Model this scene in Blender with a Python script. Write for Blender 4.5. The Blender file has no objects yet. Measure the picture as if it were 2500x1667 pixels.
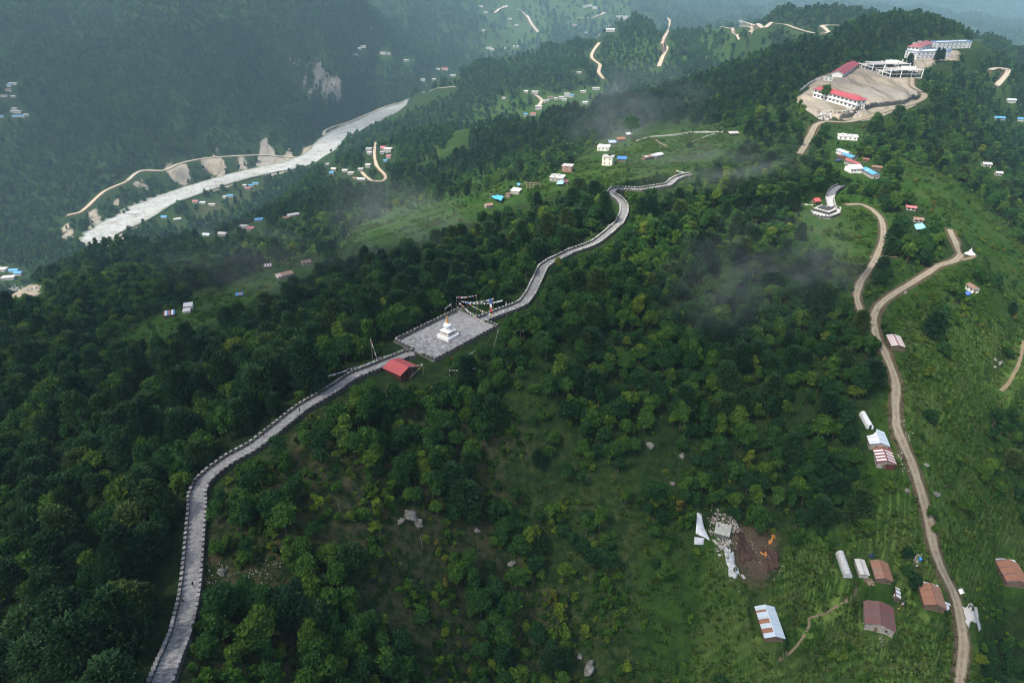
import bpy, bmesh, math, random
import numpy as np
from mathutils import Vector, Matrix
R = math.radians
random.seed(7); rng = np.random.default_rng(7)
SC = bpy.context.scene
COL = SC.collection

# ------------------------------------------------------------------ camera
CAMZ = 500.0
PITCH = R(30.0)
F = 2500.0 / 36.0 * 24.0
cam_d = bpy.data.cameras.new('camera'); cam = bpy.data.objects.new('camera', cam_d); COL.objects.link(cam)
cam_d.lens = 24.0; cam_d.sensor_width = 36.0; cam_d.clip_start = 1.0; cam_d.clip_end = 40000.0
cam.location = (0, 0, CAMZ); cam.rotation_euler = (math.pi / 2 - PITCH, 0, 0)
SC.camera = cam

# ------------------------------------------------------------------ sky, sun, exposure
SUN_EL, SUN_AZ = R(56), R(-128)          # azimuth measured from +Y towards +X; the sun stands behind the camera to the left
SUN_STRENGTH, SKY_STRENGTH, EXPOSURE = 4.2, 0.13, 1.0
w = bpy.data.worlds.new('World'); SC.world = w; w.use_nodes = True
nt = w.node_tree; nt.nodes.clear()
sky = nt.nodes.new('ShaderNodeTexSky'); sky.sky_type = 'NISHITA'; sky.sun_disc = False
sky.sun_elevation = SUN_EL; sky.sun_rotation = SUN_AZ; sky.air_density = 1.0; sky.dust_density = 4.0
bg = nt.nodes.new('ShaderNodeBackground'); bg.inputs['Strength'].default_value = SKY_STRENGTH
wo = nt.nodes.new('ShaderNodeOutputWorld')
nt.links.new(sky.outputs[0], bg.inputs[0]); nt.links.new(bg.outputs[0], wo.inputs['Surface'])
sun_dir = Vector((math.sin(SUN_AZ) * math.cos(SUN_EL), math.cos(SUN_AZ) * math.cos(SUN_EL), math.sin(SUN_EL)))
sl = bpy.data.lights.new('sun', 'SUN'); sl.energy = SUN_STRENGTH; sl.angle = R(0.55); sl.color = (1.0, 0.94, 0.84)
so = bpy.data.objects.new('sun', sl); COL.objects.link(so); so.location = (0, 0, 3000)
so.rotation_euler = sun_dir.to_track_quat('Z', 'Y').to_euler()
SC.view_settings.view_transform = 'Standard'; SC.view_settings.look = 'None'
SC.view_settings.exposure = EXPOSURE; SC.view_settings.gamma = 1.0; SC.view_settings.use_curve_mapping = False
SC.render.engine = 'CYCLES'
cy = SC.cycles
cy.use_denoising = True
try:
    cy.denoiser = 'OPENIMAGEDENOISE'; cy.denoising_input_passes = 'RGB_ALBEDO_NORMAL'
except Exception: pass
cy.filter_width = 1.2; cy.denoising_prefilter = 'NONE'; cy.max_bounces = 4; cy.diffuse_bounces = 2; cy.glossy_bounces = 2; cy.transmission_bounces = 2; cy.transparent_max_bounces = 6
cy.volume_bounces = 0; cy.caustics_reflective = False; cy.caustics_refractive = False
cy.use_adaptive_sampling = True; cy.adaptive_threshold = 0.015
# ------------------------------------------------------------------ from photograph measurements to places
CP, SP = math.cos(PITCH), math.sin(PITCH)
def ray(px, py):
    t = (py - 833.5) / F
    return np.array([(px - 1250.0) / F, CP - t * SP, -(SP + t * CP)])
def world(px, py, zc): return np.array([0, 0, CAMZ]) + zc * ray(px, py)
def project(P):
    P = np.asarray(P, float); x = P[..., 0]; y = P[..., 1]; z = P[..., 2] - CAMZ
    zc = y * CP - z * SP; up = y * SP + z * CP
    zc = np.where(zc < 1, 1, zc)
    return 1250 + F * x / zc, 833.5 - F * up / zc, zc
K = 2500 / 2352.0
def dp(*pts): return [(a * K, b * K) for a, b in pts]

# survey points: (column, row, depth) read off the photograph, depth estimated from things of known size
CTRL = [
 # ridge with the stone path
 (395,1667,122),(425,1540,142),(473,1430,157),(483,1210,180),(530,1140,190),(680,1036,205),(810,950,222),(960,875,240),
 (1093,820,256),(1255,745,280),(1318,660,308),(1370,622,322),(1435,595,335),(1520,537,362),(1530,510,378),(1490,468,400),(1575,463,405),(1670,425,432),
 # eastern ridge, road and hamlet
 (2015,515,385),(2140,560,370),(2100,700,305),(2200,690,305),(2350,610,345),(2190,900,265),(2165,1100,238),(2300,1300,231),
 (2140,1490,225),(2310,1560,221),(2060,1380,227),(1878,1517,213),(1765,1290,223),(2063,1200,236),(1900,1150,240),(1700,1000,250),
 (1500,850,262),(1600,700,297),(1800,600,345),(1750,750,285),(1950,800,285),(1300,860,246),(1400,740,282),
 # open slope below the path
 (1250,1000,232),(1250,1300,213),(1250,1667,191),(900,1400,177),(700,1667,143),(900,1667,160),(1600,1400,211),(1600,1667,199),
 (2000,1667,210),(2500,1667,240),(2500,1300,262),(2500,1000,300),(2500,800,345),(2500,650,405),(2500,560,480),(2500,400,700),
 (2500,300,900),(2500,200,1200),(2480,125,1350),(700,1300,172),(1000,1100,212),(620,1480,157),
 # school hill
 (2300,420,470),(2200,400,500),(2070,380,500),(2090,240,610),(2040,270,580),(2150,200,660),(2065,165,720),(2130,165,720),
 (2250,125,850),(2190,55,1050),(2350,120,880),(2450,150,960),(1900,130,950),(1700,200,1000),(1500,250,950),(1300,290,1100),
 (1050,320,1150),(900,370,1150),(850,420,1050),(750,436,1130),(600,540,920),(400,612,830),(225,632,800),(130,676,730),(50,712,640),(500,502,1385),(430,530,1310),(600,462,1465),(560,478,1430),(1950,330,560),
 # grassland and slope behind the ridge
 (1500,385,530),(1600,330,620),(1700,310,640),(1700,250,850),(1365,420,520),(1260,470,500),(1215,495,480),(1000,560,480),
 (690,665,440),(460,750,400),(300,800,385),(0,930,285),(0,1100,230),(0,1300,190),(0,1600,150),(200,1300,178),(200,1600,142),(0,800,360),(0,755,470),(200,690,560),(0,665,1080),(90,640,1110),(180,600,1160),
 (400,655,640),(700,540,700),(900,460,850),(520,582,810),(1100,400,850),(1300,350,800),(800,600,520),(350,850,330),(600,780,350),(850,680,390),(300,1000,248),(600,900,272),
 # second spur
 (1330,240,1500),(1500,170,1700),(1625,52,1900),(1480,85,2000),(1180,180,1900),(1090,232,1810),(1000,268,1750),(890,338,1560),(1850,62,1800),(2000,72,1700),(1700,130,1600),(1600,110,1720),
 # river
 (250,575,1230),(340,542,1300),(450,480,1420),(570,440,1510),(700,405,1600),(830,340,1800),(950,265,2130),(1090,215,2420),
 # far mountain face and head of the valley
 (0,0,1810),(400,0,1850),(700,0,2000),(850,0,2200),(0,300,1480),(0,500,1290),(0,590,1180),(300,300,1560),(300,150,1690),(600,150,1800),
 (600,300,1680),(750,250,1850),(800,100,2050),(900,150,2250),(900,230,2170),(250,450,1400),(600,385,1610),(150,150,1640),(150,400,1420),
 (1150,130,2900),(1200,0,3500),(1000,100,2700),(1000,0,3000),(1500,50,3600),(1500,0,4200),(1800,20,5000),(2100,20,5200),(2400,60,4500),
 (2500,130,3600),(2500,0,6500),(2250,0,6500),(1800,0,6000),
]
HID = [ # places hidden behind nearer ground: (column azimuth taken at row, distance, height below camera)
 (400,575,1060,440),(150,590,980,432),(600,490,1240,445),(750,400,1400,444),(-300,600,950,420),
 (900,330,1800,438),(1000,240,2100,436),(1180,165,2450,430),(1480,85,2900,420),(1630,50,3100,410),(1850,60,3300,410),(2050,72,3000,440),(2200,50,2500,440),(2400,110,2300,450),
 (1250,300,1400,330),(1550,230,1450,300),(1800,150,1500,260),
 (-900,1667,95,120),(-900,1300,140,150),(-900,1000,260,190),(-700,700,600,280),(-500,400,1500,330),(-500,0,2100,110),
 (3300,1667,240,260),(3300,1200,330,250),(3200,800,500,250),(3200,500,800,280),(3200,200,1500,330),(3200,0,6000,420),
 (330,2300,48,112),(1250,2200,75,168),(2300,2200,95,205),(-400,2300,60,120),(3300,2200,120,240),
 (400,0,5200,-30),(1100,0,7800,60),(1700,0,9000,150),(2400,0,9000,200),(-600,0,5200,-30),(3300,0,9000,250),
 (0,0,2500,90),(700,0,2800,110),
]
PTS = np.array([world(*c) for c in CTRL])
H = []
for px, py, d, dn in HID:
    r_ = ray(px, py); th = math.atan2(r_[0], max(r_[1], 0.05))
    H.append((d * math.sin(th), d * math.cos(th), CAMZ - dn))
PTS = np.vstack([PTS, np.array(H)])
TW = 1.25
def uv(x, y): return np.arctan2(x, y) * TW, np.log(np.hypot(x, y))
cu, cv = uv(PTS[:, 0], PTS[:, 1]); n_ = len(cu)
def kern(du, dv):
    r2 = du * du + dv * dv + 1e-12
    return 0.5 * r2 * np.log(r2)
A_ = np.zeros((n_ + 3, n_ + 3)); A_[:n_, :n_] = kern(cu[:, None] - cu, cv[:, None] - cv) + np.eye(n_) * 2e-4
A_[:n_, n_:] = np.c_[np.ones(n_), cu, cv]; A_[n_:, :n_] = A_[:n_, n_:].T
Wt = np.linalg.solve(A_, np.r_[PTS[:, 2], 0, 0, 0])
TH0, TH1, D0, D1 = R(-60), R(60), 22.0, 9500.0
NU, NV = 820, 900
TH = np.linspace(TH0, TH1, NU); LD = np.linspace(math.log(D0), math.log(D1), NV)
# the spline is smooth: solve it on a coarse lattice, then refine
def tps(u, v):
    out = Wt[n_] + Wt[n_ + 1] * u + Wt[n_ + 2] * v
    for i in range(n_): out += Wt[i] * kern(u - cu[i], v - cv[i])
    return out
gu, gv = np.meshgrid(TH[::4], LD[::4], indexing='ij')
co = tps(gu.ravel() * TW, gv.ravel()).reshape(gu.shape)
def cubic_up(c, src, dst):
    # Catmull-Rom along axis 0 from lattice src to dst
    f = np.interp(dst, src, np.arange(len(src))); 
    i = np.clip(f.astype(int), 0, len(src) - 2); t = (f - i)[:, None]
    g = lambda k: c[np.clip(i + k, 0, len(src) - 1)]
    p0, p1, p2, p3 = g(-1), g(0), g(1), g(2)
    return p1 + .5 * t * (p2 - p0 + t * (2 * p0 - 5 * p1 + 4 * p2 - p3 + t * (3 * (p1 - p2) + p3 - p0)))
GZ = cubic_up(cubic_up(co, TH[::4], TH).T, LD[::4], LD).T.copy()
GX = np.sin(TH)[:, None] * np.exp(LD)[None]; GY = np.cos(TH)[:, None] * np.exp(LD)[None]
GD = np.exp(LD)[None] * np.ones((NU, 1))

def hash2(ix, iy, s):
    h = (ix.astype(np.int64) * 374761393 + iy.astype(np.int64) * 668265263 + s * 974634777) & 0x7fffffff
    h = ((h ^ (h >> 13)) * 1274126177) & 0x7fffffff
    return ((h ^ (h >> 16)) & 0xffff) / 65535.0
def vnoise(x, y, s=0):
    ix = np.floor(x); iy = np.floor(y); fx = x - ix; fy = y - iy
    fx = fx * fx * (3 - 2 * fx); fy = fy * fy * (3 - 2 * fy)
    a = hash2(ix, iy, s); b = hash2(ix + 1, iy, s); c = hash2(ix, iy + 1, s); d = hash2(ix + 1, iy + 1, s)
    return (a + (b - a) * fx) * (1 - fy) + (c + (d - c) * fx) * fy
def fbm(x, y, wl, octv=3, s=0):
    o = 0; a = 1.; tot = 0
    for k in range(octv):
        o = o + a * (vnoise(x / wl + 13.7 * k, y / wl - 7.1 * k, s + k) * 2 - 1); tot += a; a *= .5; wl *= .5
    return o / tot
def sstep(a, b, x):
    t = np.clip((x - a) / (b - a), 0, 1); return t * t * (3 - 2 * t)
# broken ground: small lumps near, gullies and spurs far away
GZ += 1.6 * fbm(GX, GY, 38, 3, 1) * sstep(70, 150, GD) + 0.25 * fbm(GX, GY, 4.5, 2, 5) * (1 - sstep(400, 700, GD))
GZ += 9 * fbm(GX, GY, 190, 3, 11) * sstep(480, 1000, GD) + 4 * fbm(GX, GY, 60, 2, 14) * sstep(420, 900, GD)
rg = 1 - np.abs(fbm(GX * 1.0, GY * .45, 280, 4, 21)); GZ += 125 * (rg - .72) * sstep(1400, 1900, GD)
rg = 1 - np.abs(fbm(GX, GY, 900, 3, 31)); GZ += 160 * (rg - .72) * sstep(2800, 4200, GD)

def gz(x, y, G=None):
    G = GZ if G is None else G
    x = np.asarray(x, float); y = np.asarray(y, float)
    fi = np.clip((np.arctan2(x, y) - TH0) / (TH1 - TH0) * (NU - 1), 0, NU - 1.001)
    fj = np.clip((np.log(np.maximum(np.hypot(x, y), 1e-3)) - LD[0]) / (LD[-1] - LD[0]) * (NV - 1), 0, NV - 1.001)
    i = fi.astype(int); j = fj.astype(int); a = fi - i; b = fj - j
    return (G[i, j] * (1 - a) + G[i + 1, j] * a) * (1 - b) + (G[i, j + 1] * (1 - a) + G[i + 1, j + 1] * a) * b
STEPS = np.exp(np.linspace(math.log(60), math.log(9000), 2200))
def hit(px, py, lift=0.0):
    """first place where the line of sight through a photograph position meets the ground"""
    r_ = ray(px, py); P = np.array([0, 0, CAMZ]) + STEPS[:, None] * r_
    below = P[:, 2] < gz(P[:, 0], P[:, 1]) + lift
    k = int(np.argmax(below)) if below.any() else len(STEPS) - 1
    lo, hi = STEPS[max(k - 1, 0)], STEPS[k]
    for _ in range(18):
        m = .5 * (lo + hi); p = np.array([0, 0, CAMZ]) + m * r_
        if p[2] < gz(p[0], p[1]) + lift: hi = m
        else: lo = m
    return np.array([0, 0, CAMZ]) + hi * r_
# ------------------------------------------------------------------ object helpers
def tag(o, label=None, cat=None, group=None, kind=None):
    if label: o['label'] = label
    if cat: o['category'] = cat
    if group: o['group'] = group
    if kind: o['kind'] = kind
    return o
def empty(name, loc=(0, 0, 0), rz=0.0):
    o = bpy.data.objects.new(name, None); o.empty_display_size = .2; COL.objects.link(o)
    o.location = loc; o.rotation_euler = (0, 0, rz); return o
def link(name, me, parent=None, loc=None, rot=None):
    o = bpy.data.objects.new(name, me); COL.objects.link(o)
    if parent is not None: o.parent = parent
    if loc is not None: o.location = loc
    if rot is not None: o.rotation_euler = rot
    return o
class MB:
    """collects simple solids into one mesh"""
    def __init__(s): s.v = []; s.f = []; s.m = []
    def add(s, v, f, m=0):
        b = len(s.v); s.v += [tuple(p) for p in v]; s.f += [tuple(i + b for i in q) for q in f]; s.m += [m] * len(f)
    def box(s, c, h, rz=0.0, M=None, m=0, taper=1.0):
        P = []
        for z in (-1, 1):
            k = 1 if z < 0 else taper
            for x, y in ((-1, -1), (1, -1), (1, 1), (-1, 1)): P.append(Vector((x * h[0] * k, y * h[1] * k, z * h[2])))
        if M is None: M = Matrix.Rotation(rz, 3, 'Z')
        P = [M @ p + Vector(c) for p in P]
        s.add(P, [(3, 2, 1, 0), (4, 5, 6, 7), (0, 1, 5, 4), (1, 2, 6, 5), (2, 3, 7, 6), (3, 0, 4, 7)], m)
    def bar(s, a, b, r, m=0, n=4, r2=None):
        a = Vector(a); b = Vector(b); d = b - a
        if d.length < 1e-6: return
        q = d.to_track_quat('Z', 'Y').to_matrix(); r2 = r if r2 is None else r2
        P = [a + q @ Vector((r * math.cos(6.2832 * i / n + .78), r * math.sin(6.2832 * i / n + .78), 0)) for i in range(n)]
        P += [b + q @ Vector((r2 * math.cos(6.2832 * i / n + .78), r2 * math.sin(6.2832 * i / n + .78), 0)) for i in range(n)]
        s.add(P, [(i, (i + 1) % n, n + (i + 1) % n, n + i) for i in range(n)] + [tuple(range(n - 1, -1, -1)), tuple(range(n, 2 * n))], m)
    def lathe(s, prof, n=16, c=(0, 0, 0), m=0, rot=0.0):
        P = []
        for r_, z in prof:
            for i in range(n):
                a = 6.28318 * i / n + rot; P.append((c[0] + r_ * math.cos(a), c[1] + r_ * math.sin(a), c[2] + z))
        k = len(prof)
        s.add(P, [(j * n + i, j * n + (i + 1) % n, (j + 1) * n + (i + 1) % n, (j + 1) * n + i) for j in range(k - 1) for i in range(n)]
              + [tuple(range(n - 1, -1, -1)), tuple(range((k - 1) * n, k * n))], m)
    def prism(s, poly, z0, z1, m=0):
        n = len(poly); P = [(x, y, z0) for x, y in poly] + [(x, y, z1) for x, y in poly]
        s.add(P, [tuple(range(n - 1, -1, -1)), tuple(range(n, 2 * n))] + [(i, (i + 1) % n, n + (i + 1) % n, n + i) for i in range(n)], m)
    def slab(s, quad, th, m=0):
        q = [Vector(p) for p in quad]; nrm = (q[1] - q[0]).cross(q[2] - q[0]).normalized() * th
        P = q + [p + nrm for p in q]; n = len(q)
        s.add(P, [tuple(range(n - 1, -1, -1)), tuple(range(n, 2 * n))] + [(i, (i + 1) % n, n + (i + 1) % n, n + i) for i in range(n)], m)
    def mesh(s, name, mats, smooth=False):
        me = bpy.data.meshes.new(name); me.from_pydata(s.v, [], s.f)
        for m in (mats if isinstance(mats, (list, tuple)) else [mats]): me.materials.append(m)
        if any(s.m): me.polygons.foreach_set('material_index', s.m)
        if smooth: me.polygons.foreach_set('use_smooth', [True] * len(s.f))
        me.update(); return me
    def build(s, name, mats, parent=None, smooth=False, loc=None, rot=None): return link(name, s.mesh(name, mats, smooth), parent, loc, rot)

# ------------------------------------------------------------------ materials
class NT:
    def __init__(s, name):
        s.mat = bpy.data.materials.new(name); s.mat.use_nodes = True; s.t = s.mat.node_tree; s.t.nodes.clear()
        s.out = s.t.nodes.new('ShaderNodeOutputMaterial')
    def n(s, typ, ins=None, **kw):
        x = s.t.nodes.new('ShaderNode' + typ)
        for k, v in kw.items(): setattr(x, k, v)
        for k, v in (ins or {}).items(): s.put(x.inputs[k], v)
        return x
    def put(s, sock, v):
        if isinstance(v, bpy.types.NodeSocket): s.t.links.new(v, sock)
        elif hasattr(v, 'outputs'): s.t.links.new(v.outputs[0], sock)
        else:
            if isinstance(v, (tuple, list)) and len(v) == 3 and sock.type == 'RGBA': v = (*v, 1)
            sock.default_value = v
    def mix(s, f, a, b, typ='MIX'):
        x = s.t.nodes.new('ShaderNodeMix'); x.data_type = 'RGBA'; x.blend_type = typ
        s.put(x.inputs[0], f); s.put(x.inputs[6], a); s.put(x.inputs[7], b); return x.outputs[2]
    def math(s, op, a, b=0.0, c=None, clamp=False):
        x = s.t.nodes.new('ShaderNodeMath'); x.operation = op; x.use_clamp = clamp
        s.put(x.inputs[0], a); s.put(x.inputs[1], b)
        if c is not None: s.put(x.inputs[2], c)
        return x.outputs[0]
    def noise(s, vec, scale, detail=4, rough=.6, dist=0.0):
        return s.n('TexNoise', {'Vector': vec, 'Scale': scale, 'Detail': detail, 'Roughness': rough, 'Distortion': dist}).outputs[0]
    def ramp(s, f, lo, hi): return s.n('MapRange', {0: f, 1: lo, 2: hi}, interpolation_type='SMOOTHSTEP').outputs[0]
    def attr(s, nm): return s.n('Attribute', attribute_name=nm).outputs['Fac']
    def acol(s, nm): return s.n('Attribute', attribute_name=nm).outputs['Color']
    def obj(s): return s.n('TexCoord').outputs['Object']
    def pos(s): return s.n('NewGeometry').outputs['Position']
    def rnd(s): return s.n('ObjectInfo').outputs['Random']
    def done(s, col, rough=.8, spec=.25, bump=None, bs=.4, bd=.05, metal=0.0):
        b = s.n('BsdfPrincipled', {'Base Color': col, 'Roughness': rough, 'Specular IOR Level': spec, 'Metallic': metal})
        if bump is not None: s.put(b.inputs['Normal'], s.n('Bump', {'Height': bump, 'Strength': bs, 'Distance': bd}))
        s.t.links.new(b.outputs[0], s.out.inputs[0]); return s.mat
def mul(c, k): return tuple(x * k for x in c)
def simple(name, col, var=.25, scale=1.5, rough=.8, spec=.2, rv=0.0, bs=.3):
    t = NT(name); p = t.obj(); nz = t.noise(p, scale, 5, .65)
    c = t.mix(t.ramp(nz, .3, .7), mul(col, 1 - var), mul(col, 1 + var))
    if rv: c = t.mix(t.math('MULTIPLY', t.rnd(), rv), c, mul(col, .45))
    return t.done(c, rough, spec, t.noise(p, scale * 6, 3), bs, .03)

# ------------------------------------------------------------------ roads and tracks, read along their middle
ROADS = [ # name, half width, near/far marker, points
 ('dirt_road', 1.55, [(2345,1720),(2342,1667),(2350,1570),(2341,1498),(2326,1443),(2301,1389),(2281,1335),(2265,1263),(2250,1205),(2239,1165),(2221,1114),(2209,1090),(2190,1039),(2187,988),(2189,941),(2176,897),(2150,840),(2132,788),(2142,752),(2158,734),(2191,712),(2245,679),(2289,650),(2332,635),(2347,617),(2340,603),(2325,577),(2318,560)]),
 ('dirt_track', 1.3, [(2105,770),(2091,726),(2100,690),(2122,657),(2140,625),(2154,588),(2156,560),(2151,534),(2129,512),(2100,499),(2066,500)]),
 ('school_road', 2.0, [(1952,377),(1976,338),(1991,309),(2016,295),(2063,300),(2118,287),(2172,269),(2227,254),(2256,240),(2249,229)]),
 ('hairpin_road', 3.0, [(2430,213),(2456,184),(2460,171),(2434,166),(2416,173)]),
 ('hill_road', 3.0, [(1715,54),(1750,64),(1787,73),(1790,88),(1800,104),(1827,112)]),
 ('hill_loop_road', 3.2, [(1885,58),(1849,64),(1813,54),(1798,58),(1802,66),(1834,69),(1836,84),(1827,105),(1836,122)]),
 ('hill_bend_road', 3.2, [(1893,60),(1918,62),(1954,75),(2005,87),(2022,82),(2013,69),(2007,63),(2049,64)]),
 ('descending_road', 3.0, [(1626,42),(1635,52),(1632,73),(1621,95),(1617,109),(1628,118),(1617,142),(1608,167)]),
 ('orange_road', 2.6, [(1464,104),(1446,131),(1446,145),(1464,160),(1461,178),(1474,195)]),
 ('village_road', 2.6, [(1305,232),(1312,233),(1323,247),(1315,262)]),
 ('riverside_road', 2.4, [(1112,212),(1068,218),(1032,229),(1006,244),(970,253),(937,264),(886,285),(850,300),(800,316),(791,327),(798,349),(796,367),(774,378),(749,387),(691,384),(636,380),(545,384),(491,389),(433,402),(400,420),(345,416),(309,444)]),
 ('cliff_road', 2.4, [(309,444),(255,469),(215,504),(196,520),(165,528)]),
 ('hamlet_road', 1.5, [(917,349),(914,374),(919,404),(941,433),(912,445),(883,422)]),
 ('footpath', .28, [(1900,1620),(1946,1574),(1975,1527),(1979,1498),(2015,1498),(2033,1480),(2073,1465),(2091,1440)]),
 ('footpath', .7, [(2125,628),(2155,626),(2190,627)]),
 ('footpath', .9, [(2345,635),(2372,628),(2380,625)]),
 ('footpath', .6, [(2500,830),(2490,880),(2465,930),(2445,950)]),
 ('yard_track', 1.8, [(2249,229),(2225,205),(2215,175),(2222,160)]),
 ('ridge_road', 4.0, [(1240,10),(1218,25),(1205,33)]),
 ('ridge_road', 4.0, [(1262,20),(1275,30),(1290,45),(1300,62),(1315,82)]),
 ('ridge_road', 4.0, [(1395,48),(1420,45),(1450,44),(1480,30)]),
]
RIVER = [(420,690,1000),(330,640,1090),(272,604,1165),(250,580,1222),(300,548,1275),(345,530,1325),(385,500,1380),(440,476,1430),(520,450,1495),(590,430,1545),(650,417,1578),(710,406,1605),(752,394,1640),(784,374,1702),(797,350,1775),(818,330,1840),(860,312,1905),(900,296,1972),(960,268,2110),(1020,243,2240),(1090,216,2420)]
def resample(pts, step, cw=.8):
    pts = np.asarray(pts, float); d = np.r_[0, np.cumsum(np.linalg.norm(np.diff(pts[:, :2], axis=0), axis=1))]
    n = max(2, int(d[-1] / step) + 1); t = np.linspace(0, d[-1], n)
    # smooth through the points (Catmull-Rom on arc length)
    i = np.clip(np.searchsorted(d, t, 'right') - 1, 0, len(pts) - 2); f = ((t - d[i]) / np.maximum(d[i + 1] - d[i], 1e-6))[:, None]
    g = lambda k: pts[np.clip(i + k, 0, len(pts) - 1)]
    p0, p1, p2, p3 = g(-1), g(0), g(1), g(2)
    c = p1 + .5 * f * (p2 - p0 + f * (2 * p0 - 5 * p1 + 4 * p2 - p3 + f * (3 * (p1 - p2) + p3 - p0)))
    return c * cw + (p1 + (p2 - p1) * f) * (1 - cw)
def smooth_z(P, k):
    z = np.pad(P[:, 2], k, mode='edge'); P = P.copy()
    P[:, 2] = np.convolve(z, np.ones(2 * k + 1) / (2 * k + 1), 'valid'); return P
def flatten(P, w, blend, dz=0.0):
    """level the ground along a line of points"""
    global GZ
    x0, x1, y0, y1 = P[:, 0].min() - w - blend, P[:, 0].max() + w + blend, P[:, 1].min() - w - blend, P[:, 1].max() + w + blend
    I = np.nonzero((GX > x0) & (GX < x1) & (GY > y0) & (GY < y1))
    if not len(I[0]): return
    x, y = GX[I], GY[I]; bd = np.full(len(x), 1e9); bz = np.zeros(len(x))
    Q = P if len(P) > 1 else np.vstack([P, P + [.01, 0, 0]])
    for a, b in zip(Q[:-1], Q[1:]):
        ab = b[:2] - a[:2]; t = np.clip(((x - a[0]) * ab[0] + (y - a[1]) * ab[1]) / max(ab @ ab, 1e-9), 0, 1)
        d = np.hypot(x - a[0] - t * ab[0], y - a[1] - t * ab[1]); k = d < bd
        bd[k] = d[k]; bz[k] = (a[2] + t * (b[2] - a[2]))[k]
    k = 1 - sstep(w, w + blend, bd)
    GZ[I] = GZ[I] * (1 - k) + (bz + dz) * k
river_line = np.array([world(*p) for p in RIVER])
# a river falls steadily
river_line = smooth_z(resample(river_line, 25), 6)
RW = 36.0
flatten(river_line, RW + 6, 55)
ROADL = []
for nm, hw, pts in ROADS:
    L = np.array([hit(*p) for p in pts]); dd = float(np.median(np.hypot(L[:, 0], L[:, 1])))
    step = 1.2 if dd < 420 else (3.0 if dd < 1100 else 6.0)
    L = smooth_z(resample(L, step), 5); ROADL.append((nm, hw, dd, L))
    flatten(L, hw + .6 + .006 * dd, 1.5 + .012 * dd + hw * .5, -.06)
# ------------------------------------------------------------------ plots: where the houses stand (ground is levelled under them)
def plane(px, py, z):
    r_ = ray(px, py); k = (z - CAMZ) / r_[2]; return np.array([0, 0, CAMZ]) + k * r_
def plot_ridge(A, B, W, wall, rise, extra=0.0):
    """a gabled roof from the two ends of its ridge in the photograph"""
    m = ((A[0] + B[0]) / 2, (A[1] + B[1]) / 2); z = hit(*m)[2]
    for _ in range(6):
        c = plane(m[0], m[1], z + wall + rise); z = .5 * z + .5 * float(gz(c[0], c[1]))
    a = plane(*A, z + wall + rise); b = plane(*B, z + wall + rise); d = b - a
    c = (a + b) / 2
    return dict(c=c[:2], z=z, a=math.atan2(d[1], d[0]), L=float(np.hypot(d[0], d[1])) + extra, W=W, wall=wall, rise=rise)
def plot_base(px, py, L, W, a, wall, rise=0.0):
    p = hit(px, py); return dict(c=p[:2], z=float(p[2]), a=R(a), L=L, W=W, wall=wall, rise=rise)
PLOTS = {}
def plot(key, pl, pad=None):
    r_ = max(pl['L'], pl['W']); dx, dy = math.cos(pl['a']), math.sin(pl['a']); h = max(0, (pl['L'] - pl['W']) / 2); c = pl['c']
    line = np.array([[c[0] - dx * h, c[1] - dy * h, pl['z']], [c[0] + dx * h + .01, c[1] + dy * h, pl['z']]])
    dd = float(np.hypot(*c)); flatten(line, pl['W'] * .5 + .5 + .002 * dd, 1.2 + .25 * pl['W'] + .004 * dd, -.02)
    px, py, zc = project(np.array([c[0], c[1], pl['z'] + pl['wall'] * .6])); pl['px'], pl['py'], pl['zc'] = float(px), float(py), float(zc); PLOTS[key] = pl
# hamlet below the road
plot('maroon', plot_ridge((2145.7,1450),(2153,1523), 8.4, 2.7, 1.5))
plot('striped_shed', plot_ridge((2184,1432),(2187,1456), 3.1, 1.7, .6))
plot('rust', plot_ridge((2272,1424),(2287,1473), 6.0, 2.3, 1.3))
plot('brown_shed', plot_ridge((2147.6,1367),(2161,1409), 4.9, 2.0, .9))
plot('white_shed', plot_ridge((2099,1365),(2112,1400), 2.9, 1.8, .35))
plot('greenhouse', plot_ridge((2053,1343),(2073,1399), 2.7, .6, 1.5))
plot('blue_tin', plot_ridge((1868,1477),(1893,1551), 5.6, 2.1, .9))
plot('edge_house', plot_ridge((2461,1365),(2490,1416), 7.0, 2.4, 1.4))
plot('roadside_red', plot_ridge((2152.5,1083),(2168,1125), 5.5, 2.5, 1.0))
plot('roadside_blue', plot_ridge((2137,1047),(2150,1080), 6.0, 2.5, 1.0))
plot('tunnel', plot_ridge((2108,1003),(2127,1036), 2.3, .6, 1.4))
plot('shelter', plot_ridge((2182,817),(2194,841), 4.6, 2.2, .6))
plot('lone_house', plot_ridge((2369,690),(2386,701), 3.2, 2.3, .8))
# hamlet near the school
plot('long_white', plot_ridge((2049,363),(2074,372), 4.6, 2.6, .7))
plot('blue_a', plot_ridge((2062,373),(2087,381), 5.0, 2.6, .9))
plot('maroon_strip', plot_ridge((2070,387),(2101,398), 4.6, 2.6, .8))
plot('white_big', plot_ridge((2072,403),(2100,402), 7.6, 3.0, 1.4))
plot('blue_b', plot_ridge((2114,408),(2141,423), 4.8, 2.8, .9))
plot('flat_white', plot_base(2068, 340, 14, 6.5, -18, 2.8))
plot('maroon_small', plot_base(2052, 388, 5, 4, -18, 2.2, .6)); plot('brown_back', plot_base(2139, 415, 6, 3.5, -25, 2.2, .6)); plot('brown_tiny', plot_base(2112, 395, 4, 2.6, -18, 2, .5))
plot('red_hut', plot_base(1990, 497, 3.6, 3.4, 20, 2.0, 1.2))
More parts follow.
